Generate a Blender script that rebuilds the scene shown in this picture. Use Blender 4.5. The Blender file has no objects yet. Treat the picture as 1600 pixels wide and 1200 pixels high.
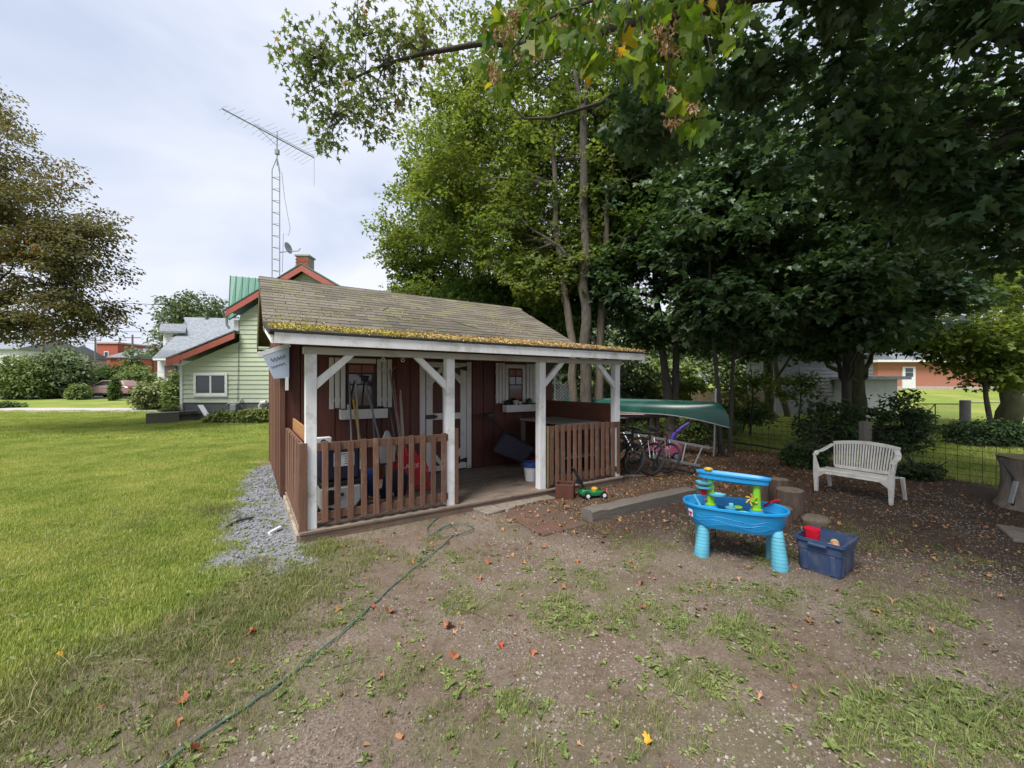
import bpy, bmesh, math, random
import numpy as np
from mathutils import Vector, Matrix, noise as mnoise

random.seed(7); rng = np.random.default_rng(7)
S = bpy.context.scene; C = S.collection
R = math.radians

# ------------------------------------------------------------------ camera, sky, sun
FPX, EYE = 640.0, 1.65                       # focal length in pixels of the 1600 px photograph, eye height
cam = bpy.data.objects.new('camera', bpy.data.cameras.new('camera')); C.objects.link(cam)
cam.data.sensor_width = 36.0; cam.data.lens = 36.0 * FPX / 1600.0
cam.data.clip_start = 0.05; cam.data.clip_end = 3000
cam.location = (0, 0, EYE); cam.rotation_euler = (R(90), 0, 0)
S.camera = cam

SUN_EL, SUN_AZ = R(58), R(215)               # azimuth clockwise from +Y: behind the viewer, to the left
sun = bpy.data.objects.new('sun', bpy.data.lights.new('sun', 'SUN')); C.objects.link(sun)
sun.data.energy = 3.7; sun.data.angle = R(26); sun.data.color = (1.0, 0.96, 0.9)
sd = Vector((math.sin(SUN_AZ) * math.cos(SUN_EL), math.cos(SUN_AZ) * math.cos(SUN_EL), math.sin(SUN_EL)))
sun.rotation_euler = sd.to_track_quat('Z', 'Y').to_euler()

W = bpy.data.worlds.new("World"); S.world = W; W.use_nodes = True
wt = W.node_tree; wn = wt.nodes; wn.clear()
def N(t, kind, **kw):
    n = t.nodes.new(kind)
    for k, v in kw.items(): setattr(n, k, v)
    return n
sky = N(wt, 'ShaderNodeTexSky', sky_type='NISHITA', sun_disc=False)
sky.sun_elevation = SUN_EL; sky.sun_rotation = SUN_AZ; sky.air_density = 1.0; sky.dust_density = 2.0
tc = N(wt, 'ShaderNodeTexCoord')
mp = N(wt, 'ShaderNodeMapping'); mp.inputs['Scale'].default_value = (1.0, 1.0, 2.6)
wt.links.new(tc.outputs['Generated'], mp.inputs['Vector'])
n1 = N(wt, 'ShaderNodeTexNoise'); n1.inputs['Scale'].default_value = 1.9; n1.inputs['Detail'].default_value = 4.5; n1.inputs['Roughness'].default_value = 0.5
n1.inputs['Distortion'].default_value = 0.35
wt.links.new(mp.outputs['Vector'], n1.inputs['Vector'])
cr = N(wt, 'ShaderNodeValToRGB')
e = cr.color_ramp.elements
e[0].position = 0.34; e[0].color = (.58, .655, .82, 1)
e[1].position = 0.66; e[1].color = (.88, .90, 1.0, 1)
m = cr.color_ramp.elements.new(0.5); m.color = (.74, .79, .92, 1)
wt.links.new(n1.outputs['Fac'], cr.inputs['Fac'])
mul = N(wt, 'ShaderNodeVectorMath', operation='SCALE'); mul.inputs['Scale'].default_value = 6.75
wt.links.new(cr.outputs['Color'], mul.inputs[0])
mx = N(wt, 'ShaderNodeMix', data_type='RGBA'); mx.inputs['Factor'].default_value = 0.93
wt.links.new(sky.outputs['Color'], mx.inputs[6]); wt.links.new(mul.outputs['Vector'], mx.inputs[7])
bg = N(wt, 'ShaderNodeBackground'); bg.inputs['Strength'].default_value = 0.1
wo = N(wt, 'ShaderNodeOutputWorld')
wt.links.new(mx.outputs[2], bg.inputs['Color']); wt.links.new(bg.outputs['Background'], wo.inputs['Surface'])

S.view_settings.view_transform = 'Standard'; S.view_settings.look = 'None'
S.view_settings.gamma = 1; S.view_settings.use_curve_mapping = False
S.view_settings.exposure = 0.74
S.cycles.use_denoising = True
S.cycles.max_bounces = 6; S.cycles.diffuse_bounces = 3; S.cycles.glossy_bounces = 3
S.cycles.transmission_bounces = 4; S.cycles.transparent_max_bounces = 6
S.cycles.caustics_reflective = False; S.cycles.caustics_refractive = False
S.cycles.use_adaptive_sampling = True; S.cycles.adaptive_threshold = 0.02

# ------------------------------------------------------------------ helpers
def sstep(x, a, b):
    t = np.clip((x - a) / (b - a), 0, 1); return t * t * (3 - 2 * t)
def height(x, y):
    """the terrain: level round the shed, rising gently far behind the houses"""
    x = np.asarray(x, float); y = np.asarray(y, float)
    l = 0.47 * sstep(y, 20, 36); r = 1.15 * sstep(y, 19, 37)
    k = sstep(x, -2, 8)
    return l * (1 - k) + r * k
def hz(x, y): return float(height(x, y))
def gp(px, py):
    """point of the ground that lies on this line of sight"""
    k = (px - 800) / FPX; t = (py - 600) / FPX
    Y = EYE / max(t, 0.004)
    for _ in range(30): Y = 0.5 * Y + 0.5 * (EYE - hz(k * Y, Y)) / max(t, 0.004)
    return Vector((k * Y, Y, hz(k * Y, Y)))
def at(px, py, Y): return Vector(((px - 800) / FPX * Y, Y, EYE - (py - 600) / FPX * Y))

def tag(o, label=None, cat=None, group=None, kind=None):
    if label: o['label'] = label
    if cat: o['category'] = cat
    if group: o['group'] = group
    if kind: o['kind'] = kind
    return o
def empty(name, loc=(0, 0, 0), rz=0, label=None, cat=None, group=None):
    o = bpy.data.objects.new(name, None); C.objects.link(o); o.location = loc; o.rotation_euler = (0, 0, rz)
    o.empty_display_size = .1
    return tag(o, label, cat, group)
def obj(name, mesh, parent=None, loc=None, rot=None, scale=None):
    o = bpy.data.objects.new(name, mesh); C.objects.link(o)
    if parent: o.parent = parent
    if loc is not None: o.location = loc
    if rot is not None: o.rotation_euler = rot
    if scale is not None: o.scale = scale if hasattr(scale, '__len__') else (scale,) * 3
    return o
def copy_tree(root, loc=None, rz=None, label=None, scale=None):
    def rec(o, par):
        c = o.copy(); C.objects.link(c)
        if par: c.parent = par
        for ch in [q for q in C.objects if q.parent == o]: rec(ch, c)
        return c
    r = rec(root, None)
    if loc is not None: r.location = loc
    if rz is not None: r.rotation_euler = (0, 0, rz)
    if label: r['label'] = label
    if scale: r.scale = (scale,) * 3
    return r

class MB:
    def __init__(s): s.v = []; s.f = []; s.m = []
    def add(s, vs, fs, mi=0):
        b = len(s.v); s.v += [tuple(p) for p in vs]; s.f += [tuple(b + i for i in f) for f in fs]; s.m += [mi] * len(fs); return s
    def box(s, c, size, rot=None, mi=0):
        x, y, z = (q / 2 for q in size)
        P = [Vector((i * x, j * y, k * z)) for k in (-1, 1) for j in (-1, 1) for i in (-1, 1)]
        if rot is not None:
            M = rot if isinstance(rot, Matrix) else Matrix.Rotation(rot, 3, 'Z')
            P = [M @ p for p in P]
        c = Vector(c)
        return s.add([p + c for p in P], [(0, 2, 3, 1), (4, 5, 7, 6), (0, 1, 5, 4), (2, 6, 7, 3), (0, 4, 6, 2), (1, 3, 7, 5)], mi)
    def b2(s, a, b, mi=0):
        a = Vector(a); b = Vector(b); return s.box((a + b) / 2, [abs(q) for q in (b - a)], mi=mi)
    def bar(s, p0, p1, w, t, up=(0, 0, 1), mi=0):
        """a square bar from p0 to p1, w wide across and t thick along up"""
        p0 = Vector(p0); p1 = Vector(p1); d = (p1 - p0); L = d.length; d.normalize()
        r = d.cross(Vector(up)).normalized(); n = r.cross(d)
        M = Matrix((d, r, n)).transposed()
        return s.box((p0 + p1) / 2, (L, w, t), M, mi)
    def tube(s, pts, rad, n=8, caps=True, mi=0):
        pts = [Vector(p) for p in pts]
        if not hasattr(rad, '__len__'): rad = [rad] * len(pts)
        base = len(s.v); ref = None
        for i, p in enumerate(pts):
            d = (pts[min(i + 1, len(pts) - 1)] - pts[max(i - 1, 0)]).normalized()
            if ref is None: ref = d.orthogonal().normalized()
            ref = (ref - d * ref.dot(d)); ref = ref.normalized() if ref.length > 1e-6 else d.orthogonal().normalized()
            o = d.cross(ref)
            for k in range(n):
                a = 2 * math.pi * k / n
                s.v.append(tuple(p + (ref * math.cos(a) + o * math.sin(a)) * rad[i]))
        for i in range(len(pts) - 1):
            for k in range(n):
                a = base + i * n + k; b = base + i * n + (k + 1) % n
                s.f.append((a, b, b + n, a + n)); s.m.append(mi)
        if caps:
            s.f.append(tuple(base + k for k in range(n))[::-1]); s.f.append(tuple(base + (len(pts) - 1) * n + k for k in range(n))); s.m += [mi, mi]
        return s
    def lathe(s, prof, c=(0, 0, 0), n=20, mi=0, sx=1, sy=1, axis=None, closed=False):
        """prof: (radius, z) pairs turned about z"""
        base = len(s.v); c = Vector(c)
        for r, z in prof:
            for k in range(n):
                a = 2 * math.pi * k / n; p = Vector((r * math.cos(a) * sx, r * math.sin(a) * sy, z))
                if axis is not None: p = axis @ p
                s.v.append(tuple(p + c))
        m_ = len(prof)
        for i in range(m_ - (0 if closed else 1)):
            for k in range(n):
                a = base + i * n + k; b = base + i * n + (k + 1) % n; j = ((i + 1) % m_ - i) * n
                s.f.append((a, b, b + j, a + j)); s.m.append(mi)
        if not closed:
            if prof[0][0] > 1e-5: s.f.append(tuple(base + k for k in range(n))[::-1]); s.m.append(mi)
            if prof[-1][0] > 1e-5: s.f.append(tuple(base + (m_ - 1) * n + k for k in range(n))); s.m.append(mi)
        return s
    def prism(s, poly, d0, d1, fn=None, mi=0):
        """polygon (x, z) extruded along y from d0 to d1; fn maps (x, y, z)"""
        n = len(poly); fn = fn or (lambda x, y, z: (x, y, z))
        vs = [fn(x, d0, z) for x, z in poly] + [fn(x, d1, z) for x, z in poly]
        fs = [tuple(range(n)), tuple(range(2 * n - 1, n - 1, -1))] + [(i, i + n, (i + 1) % n + n, (i + 1) % n) for i in range(n)]
        return s.add(vs, fs, mi)
    def mesh(s, name, mats, smooth=False):
        me = bpy.data.meshes.new(name); me.from_pydata(s.v, [], s.f)
        for m_ in (mats if isinstance(mats, (list, tuple)) else [mats]): me.materials.append(m_)
        me.polygons.foreach_set('material_index', s.m)
        bm = bmesh.new(); bm.from_mesh(me); bmesh.ops.recalc_face_normals(bm, faces=bm.faces); bm.to_mesh(me); bm.free()
        if smooth:
            me.polygons.foreach_set('use_smooth', [True] * len(me.polygons))
            me.set_sharp_from_angle(angle=R(42))
        me.update(); return me
    def build(s, name, mats, parent=None, bevel=0, smooth=False, loc=None, rot=None):
        o = obj(name, s.mesh(name, mats, smooth), parent, loc, rot)
        if bevel:
            b = o.modifiers.new('bevel', 'BEVEL'); b.width = bevel; b.segments = 1; b.limit_method = 'ANGLE'; b.angle_limit = R(50)
        return o
def bev(o, w):
    b = o.modifiers.new('bevel', 'BEVEL'); b.width = w; b.segments = 1; b.limit_method = 'ANGLE'; b.angle_limit = R(50); return o

# ------------------------------------------------------------------ materials
def mat(name, c1, c2=None, rough=.7, scale=6, stretch=(1, 1, 1), bump=.15, bscale=None, rnd=.0, metal=0, spec=.4,
        dirt=None, dscale=2.5, dlo=.5, dhi=.65, detail=6, trans=None, coat=0, attr=None):
    """two-tone noise colour, a dirt / stain layer, fine relief; rnd: brightness differs from object to object"""
    m = bpy.data.materials.new(name); m.use_nodes = True; t = m.node_tree; L = t.links
    b = t.nodes['Principled BSDF']; out = t.nodes['Material Output']
    tc = N(t, 'ShaderNodeTexCoord'); mp = N(t, 'ShaderNodeMapping'); mp.inputs['Scale'].default_value = stretch
    oi = N(t, 'ShaderNodeObjectInfo'); vm = N(t, 'ShaderNodeVectorMath', operation='SCALE'); vm.inputs[0].default_value = (7.1, 5.3, 9.7)
    L.new(oi.outputs['Random'], vm.inputs['Scale']); va = N(t, 'ShaderNodeVectorMath', operation='ADD')
    L.new(tc.outputs['Object'], va.inputs[0]); L.new(vm.outputs['Vector'], va.inputs[1]); L.new(va.outputs['Vector'], mp.inputs['Vector'])
    n = N(t, 'ShaderNodeTexNoise'); n.inputs['Scale'].default_value = scale; n.inputs['Detail'].default_value = detail; n.inputs['Roughness'].default_value = .65
    L.new(mp.outputs['Vector'], n.inputs['Vector'])
    c2 = c2 or tuple(q * .75 for q in c1)
    rp = N(t, 'ShaderNodeValToRGB'); rp.color_ramp.elements[0].position = .3; rp.color_ramp.elements[1].position = .7
    rp.color_ramp.elements[0].color = (*c2, 1); rp.color_ramp.elements[1].color = (*c1, 1)
    L.new(n.outputs['Fac'], rp.inputs['Fac']); col = rp.outputs['Color']
    if dirt:
        d = N(t, 'ShaderNodeTexNoise'); d.inputs['Scale'].default_value = dscale; d.inputs['Detail'].default_value = 8; d.inputs['Roughness'].default_value = .7
        L.new(va.outputs['Vector'], d.inputs['Vector'])
        mr = N(t, 'ShaderNodeMapRange'); mr.inputs['From Min'].default_value = dlo; mr.inputs['From Max'].default_value = dhi
        L.new(d.outputs['Fac'], mr.inputs['Value']); mx = N(t, 'ShaderNodeMix', data_type='RGBA')
        L.new(mr.outputs['Result'], mx.inputs['Factor']); L.new(col, mx.inputs[6]); mx.inputs[7].default_value = (*dirt, 1); col = mx.outputs[2]
    if attr:
        a = N(t, 'ShaderNodeAttribute'); a.attribute_name = attr; mu = N(t, 'ShaderNodeMix', data_type='RGBA', blend_type='MULTIPLY'); mu.inputs['Factor'].default_value = 1
        L.new(col, mu.inputs[6]); L.new(a.outputs['Color'], mu.inputs[7]); col = mu.outputs[2]
    if rnd:
        mr = N(t, 'ShaderNodeMapRange'); mr.inputs['To Min'].default_value = 1 - rnd; mr.inputs['To Max'].default_value = 1 + rnd
        L.new(oi.outputs['Random'], mr.inputs['Value']); h = N(t, 'ShaderNodeHueSaturation'); L.new(mr.outputs['Result'], h.inputs['Value']); L.new(col, h.inputs['Color']); col = h.outputs['Color']
    L.new(col, b.inputs['Base Color'])
    b.inputs['Roughness'].default_value = rough; b.inputs['Metallic'].default_value = metal; b.inputs['Specular IOR Level'].default_value = spec
    b.inputs['Coat Weight'].default_value = coat
    if bump:
        bn = n
        if bscale:
            bn = N(t, 'ShaderNodeTexNoise'); bn.inputs['Scale'].default_value = bscale; bn.inputs['Detail'].default_value = 6; L.new(mp.outputs['Vector'], bn.inputs['Vector'])
        bp = N(t, 'ShaderNodeBump'); bp.inputs['Strength'].default_value = bump; bp.inputs['Distance'].default_value = .02
        L.new(bn.outputs['Fac'], bp.inputs['Height']); L.new(bp.outputs['Normal'], b.inputs['Normal'])
    if trans:
        tr = N(t, 'ShaderNodeBsdfTranslucent'); sh = N(t, 'ShaderNodeMixShader'); sh.inputs['Fac'].default_value = trans
        L.new(col, tr.inputs['Color']); L.new(b.outputs['BSDF'], sh.inputs[1]); L.new(tr.outputs['BSDF'], sh.inputs[2]); L.new(sh.outputs['Shader'], out.inputs['Surface'])
    return m

def leaf_mat(name, c1, c2, c3, trans=.42, tcol=1.9, rough=.55, spec=.25, odd=None, oddat=.965, nsc=.55):
    """leaves: colour differs from leaf to leaf (attribute tone), from spray to spray and over the crown"""
    m = bpy.data.materials.new(name); m.use_nodes = True; t = m.node_tree; L = t.links
    b = t.nodes['Principled BSDF']; out = t.nodes['Material Output']
    a = N(t, 'ShaderNodeAttribute'); a.attribute_name = 'tone'
    g = N(t, 'ShaderNodeNewGeometry'); n = N(t, 'ShaderNodeTexNoise'); n.inputs['Scale'].default_value = nsc; n.inputs['Detail'].default_value = 5; n.inputs['Roughness'].default_value = .65
    L.new(g.outputs['Position'], n.inputs['Vector']); oi = N(t, 'ShaderNodeObjectInfo')
    s1 = N(t, 'ShaderNodeMath', operation='MULTIPLY_ADD'); s1.inputs[1].default_value = .45; L.new(a.outputs['Fac'], s1.inputs[0])
    s2 = N(t, 'ShaderNodeMath', operation='MULTIPLY_ADD'); s2.inputs[1].default_value = .25; s2.inputs[2].default_value = -.17; L.new(oi.outputs['Random'], s2.inputs[0])
    s3 = N(t, 'ShaderNodeMath', operation='ADD'); L.new(s2.outputs[0], s3.inputs[0]); L.new(n.outputs['Fac'], s3.inputs[1]); L.new(s3.outputs[0], s1.inputs[2])
    rp = N(t, 'ShaderNodeValToRGB'); e = rp.color_ramp.elements
    e[0].position = .25; e[0].color = (*c1, 1); e[1].position = .85; e[1].color = (*c3, 1); q = e.new(.55); q.color = (*c2, 1)
    if odd: q = e.new(.93); q.color = (*c3, 1); q = e.new(oddat); q.color = (*odd, 1)
    L.new(s1.outputs[0], rp.inputs['Fac']); col = rp.outputs['Color']
    L.new(col, b.inputs['Base Color']); b.inputs['Roughness'].default_value = rough; b.inputs['Specular IOR Level'].default_value = spec
    tr = N(t, 'ShaderNodeBsdfTranslucent'); mu = N(t, 'ShaderNodeMix', data_type='RGBA', blend_type='MULTIPLY'); mu.inputs['Factor'].default_value = 1
    L.new(col, mu.inputs[6]); mu.inputs[7].default_value = (tcol * 1.15, tcol * 1.08, tcol * .6, 1); L.new(mu.outputs[2], tr.inputs['Color'])
    sh = N(t, 'ShaderNodeMixShader'); sh.inputs['Fac'].default_value = trans
    L.new(b.outputs['BSDF'], sh.inputs[1]); L.new(tr.outputs['BSDF'], sh.inputs[2]); L.new(sh.outputs['Shader'], out.inputs['Surface'])
    return m

def glass_mat(name, c=(.02, .025, .03), rough=.06):
    m = mat(name, c, c, rough=rough, bump=0, spec=.8); return m

M = {}
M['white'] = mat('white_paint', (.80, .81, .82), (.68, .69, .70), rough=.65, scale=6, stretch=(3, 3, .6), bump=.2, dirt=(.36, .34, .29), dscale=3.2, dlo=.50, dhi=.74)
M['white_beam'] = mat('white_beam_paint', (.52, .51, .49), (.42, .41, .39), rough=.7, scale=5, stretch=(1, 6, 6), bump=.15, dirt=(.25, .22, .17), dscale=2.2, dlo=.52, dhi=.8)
M['white_shut'] = mat('shutter_paint', (.66, .64, .61), (.56, .54, .52), rough=.7, scale=5, stretch=(8, 8, 1), bump=.12, dirt=(.33, .28, .23), dscale=4, dlo=.55, dhi=.8)
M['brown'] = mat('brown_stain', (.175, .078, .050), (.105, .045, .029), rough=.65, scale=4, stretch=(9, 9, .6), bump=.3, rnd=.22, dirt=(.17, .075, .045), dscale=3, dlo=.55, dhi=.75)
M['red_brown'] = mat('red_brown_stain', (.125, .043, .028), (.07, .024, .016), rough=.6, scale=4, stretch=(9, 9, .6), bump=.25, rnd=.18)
M['picket'] = mat('picket_stain', (.185, .098, .065), (.115, .057, .038), rough=.75, scale=5, stretch=(9, 9, .8), bump=.35, rnd=.2, dirt=(.24, .17, .12), dscale=6, dlo=.55, dhi=.75)
M['deck'] = mat('deck_wood', (.27, .21, .165), (.17, .13, .10), rough=.85, scale=4, stretch=(.6, 9, 9), bump=.35, rnd=.14, dirt=(.09, .07, .055), dscale=2.2, dlo=.5, dhi=.7)
M['deck_edge'] = mat('deck_edge_wood', (.20, .14, .10), (.12, .08, .058), rough=.85, scale=4, stretch=(.6, 9, 9), bump=.35, rnd=.1, dirt=(.08, .065, .05), dscale=3, dlo=.5, dhi=.75)
M['cream_board'] = mat('weathered_skirt', (.42, .36, .28), (.30, .24, .18), rough=.85, scale=6, stretch=(6, 1, 6), bump=.4, dirt=(.14, .10, .07), dscale=5, dlo=.48, dhi=.65)
M['orange_wood'] = mat('orange_wood', (.42, .21, .09), (.32, .15, .06), rough=.6, scale=4, stretch=(9, .7, 9), bump=.2)
M['shingle'] = mat('brown_shingle', (.185, .160, .135), (.115, .10, .085), rough=.95, scale=40, bump=.5, rnd=.24, dirt=(.135, .14, .055), dscale=1.6, dlo=.46, dhi=.68)
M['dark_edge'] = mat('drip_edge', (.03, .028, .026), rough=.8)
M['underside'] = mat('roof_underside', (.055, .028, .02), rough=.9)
M['black_iron'] = mat('black_iron', (.02, .02, .02), rough=.45, spec=.5)
M['glass'] = glass_mat('window_glass', (.03, .018, .018), .08)
M['curtain'] = mat('pink_curtain', (.33, .13, .10), (.22, .08, .07), rough=.5, scale=3, stretch=(8, 8, 1), bump=.1)
M['muntin'] = mat('dark_muntin', (.06, .03, .025), rough=.6)
M['soil_dark'] = mat('potting_soil', (.04, .028, .02), rough=1, scale=30, bump=.8)
M['steel'] = mat('galvanised_steel', (.42, .43, .44), (.33, .34, .35), rough=.4, metal=.7, scale=14, bump=.05)
M['dark_steel'] = mat('dull_dark_steel', (.10, .10, .105), rough=.45, metal=.5, bump=0)
M['antenna'] = mat('weathered_aluminium', (.33, .34, .34), (.25, .26, .26), rough=.55, metal=.2, bump=0)
M['wood_grey'] = mat('grey_weathered_wood', (.17, .15, .13), (.10, .088, .075), rough=.9, scale=5, stretch=(1, 8, 8), bump=.5, dirt=(.13, .13, .07), dscale=5, dlo=.55, dhi=.75)
M['wood_post'] = mat('weathered_post', (.22, .19, .165), (.13, .11, .095), rough=.9, scale=5, stretch=(8, 8, .7), bump=.5, rnd=.1)
M['bark'] = mat('maple_bark', (.105, .092, .076), (.042, .036, .029), rough=.95, scale=9, stretch=(2.2, 2.2, .5), bump=1.0, bscale=14, dirt=(.10, .11, .05), dscale=2.2, dlo=.55, dhi=.7)
M['bark_light'] = mat('pale_bark', (.165, .14, .11), (.075, .064, .05), rough=.95, scale=7, stretch=(2, 2, .4), bump=1.0, bscale=12, dirt=(.15, .14, .08), dscale=2, dlo=.55, dhi=.7)
M['bark_dark'] = mat('dark_bark', (.07, .06, .05), (.03, .026, .022), rough=.95, scale=9, stretch=(2, 2, .5), bump=1.0, bscale=14)
M['bark_moss'] = mat('mossy_bark', (.10, .105, .05), (.05, .045, .03), rough=.95, scale=5, stretch=(1.5, 1.5, .6), bump=1.0, bscale=14)
M['log_bark'] = mat('log_bark', (.145, .105, .08), (.07, .05, .038), rough=.95, scale=8, stretch=(2.5, 2.5, .5), bump=.9)
M['log_end'] = mat('log_end_grain', (.20, .155, .12), (.12, .09, .068), rough=.9, scale=14, bump=.4, dirt=(.10, .085, .06), dscale=8)

# leaves (c1 dark, c2 mid, c3 light)
M['leaf_light'] = leaf_mat('leaf_bright_maple', (.048, .085, .020), (.085, .132, .028), (.145, .185, .045), trans=.45, tcol=1.9)
M['leaf_mid'] = leaf_mat('leaf_mid_maple', (.028, .065, .016), (.048, .095, .020), (.075, .13, .026), trans=.35, tcol=1.5)
M['leaf_dark'] = leaf_mat('leaf_dark_maple', (.024, .058, .028), (.044, .090, .040), (.075, .125, .050), trans=.32, tcol=1.4, rough=.42, spec=.5)
M['leaf_silver'] = leaf_mat('leaf_silver_maple', (.06, .10, .035), (.095, .14, .05), (.15, .185, .07), trans=.42, tcol=1.7, odd=(.20, .10, .03))
M['leaf_near'] = leaf_mat('leaf_near_maple', (.035, .085, .010), (.06, .12, .012), (.12, .17, .015), trans=.5, tcol=2.0, odd=(.35, .22, .02), oddat=.99)
M['leaf_red'] = leaf_mat('leaf_bronze', (.062, .062, .036), (.098, .098, .048), (.15, .145, .068), trans=.42, tcol=1.6, odd=(.16, .06, .03))
M['leaf_bush'] = leaf_mat('leaf_bush', (.065, .11, .035), (.12, .175, .055), (.20, .26, .09), trans=.3, tcol=1.3)
M['leaf_far'] = leaf_mat('leaf_far', (.06, .095, .045), (.10, .145, .065), (.16, .205, .095), trans=.2, tcol=1.2)
M['leaf_shrub'] = leaf_mat('leaf_fence_shrub', (.018, .042, .018), (.032, .065, .022), (.06, .10, .03), trans=.25, tcol=1.2)
M['leaf_hyd'] = leaf_mat('leaf_hydrangea', (.02, .055, .02), (.06, .11, .03), (.26, .30, .13), trans=.2, tcol=1.2)
M['seed'] = leaf_mat('maple_seed', (.16, .085, .04), (.26, .15, .075), (.38, .25, .14), trans=.3, tcol=1.0)
M['weed'] = leaf_mat('weed_leaf', (.09, .13, .04), (.155, .205, .062), (.27, .31, .12), trans=.3, tcol=1.3)
M['grass'] = leaf_mat('lawn_blade', (.11, .185, .033), (.21, .30, .055), (.44, .45, .16), trans=.35, tcol=1.3, rough=.6, nsc=.9)
M['grass_dull'] = leaf_mat('worn_grass_blade', (.095, .125, .035), (.155, .185, .055), (.25, .26, .10), trans=.25, tcol=1.1, rough=.7)
M['straw'] = leaf_mat('dry_straw', (.20, .16, .09), (.28, .23, .14), (.36, .31, .20), trans=.2, tcol=1.0)
M['litter'] = leaf_mat('dry_leaf_litter', (.075, .038, .022), (.15, .085, .045), (.33, .22, .12), trans=.15, tcol=1.0, rough=.8)
M['litter_orange'] = leaf_mat('orange_leaf_litter', (.24, .07, .03), (.33, .13, .055), (.42, .24, .11), trans=.15, tcol=1.0, rough=.7)
M['moss'] = leaf_mat('roof_moss_seed', (.30, .22, .09), (.46, .33, .15), (.60, .42, .22), trans=.1, tcol=1.0, rough=.9)
M['moss_green'] = leaf_mat('roof_moss_green', (.20, .20, .04), (.36, .33, .07), (.52, .44, .13), trans=.1, tcol=1.0, rough=.9)
M['pebble'] = leaf_mat('pebble', (.09, .078, .068), (.18, .158, .14), (.33, .30, .27), trans=0, rough=.85)
M['crumb'] = leaf_mat('soil_crumb', (.032, .024, .019), (.095, .074, .06), (.26, .215, .18), trans=0, rough=.95)
M['gravel'] = leaf_mat('blue_gravel', (.07, .075, .09), (.135, .143, .165), (.27, .28, .305), trans=0, rough=.85)
M['wall_green'] = mat('pale_green_siding', (.44, .49, .37), (.40, .45, .34), rough=.55, scale=2, bump=.02, rnd=.04)
M['found_grey'] = mat('grey_foundation', (.11, .115, .13), (.085, .09, .10), rough=.8, scale=5, bump=.1)
M['trim_red'] = mat('salmon_trim', (.38, .105, .085), (.32, .09, .07), rough=.55, scale=4, bump=.03)
M['metal_green'] = mat('green_metal_roof', (.075, .19, .135), (.06, .16, .115), rough=.4, scale=2, bump=.02, rnd=.06, spec=.5)
M['roof_grey'] = mat('grey_shingles', (.23, .25, .275), (.10, .112, .13), rough=.95, scale=5, stretch=(1, 1, 3), bump=.3, rnd=.28)
M['house_white'] = mat('white_siding', (.66, .67, .68), (.58, .59, .60), rough=.6, scale=3, bump=.05, rnd=.04)
M['brick'] = mat('red_brick', (.42, .11, .06), (.30, .08, .05), rough=.85, scale=14, bump=.3, rnd=.18)
M['mortar'] = mat('mortar', (.36, .31, .27), rough=.95, scale=20)
M['stone_pale'] = mat('pale_stone', (.45, .40, .36), (.30, .26, .23), rough=.9, scale=5, bump=.5)
M['garage'] = mat('grey_siding', (.22, .23, .24), (.18, .19, .20), rough=.65, scale=3, bump=.05, rnd=.06)
M['stucco'] = mat('grey_stucco', (.29, .29, .29), (.23, .23, .23), rough=.9, scale=6, bump=.3, dirt=(.22, .21, .2), dscale=1.2)
M['pane'] = glass_mat('dark_pane', (.02, .025, .028), .05)
M['concrete'] = mat('worn_concrete', (.25, .215, .18), (.17, .145, .12), rough=.92, scale=7, bump=.5, rnd=.1, dirt=(.12, .10, .08), dscale=3, dlo=.5, dhi=.7)
M['rust_slab'] = mat('rust_red_slab', (.16, .075, .055), (.09, .045, .034), rough=.92, scale=6, bump=.5, dirt=(.085, .062, .048), dscale=4, dlo=.40, dhi=.56)
M['road'] = mat('pale_gravel_drive', (.44, .40, .40), (.34, .31, .31), rough=.95, scale=3, bump=.3)
M['asphalt'] = mat('asphalt', (.075, .075, .08), rough=.9)

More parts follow.
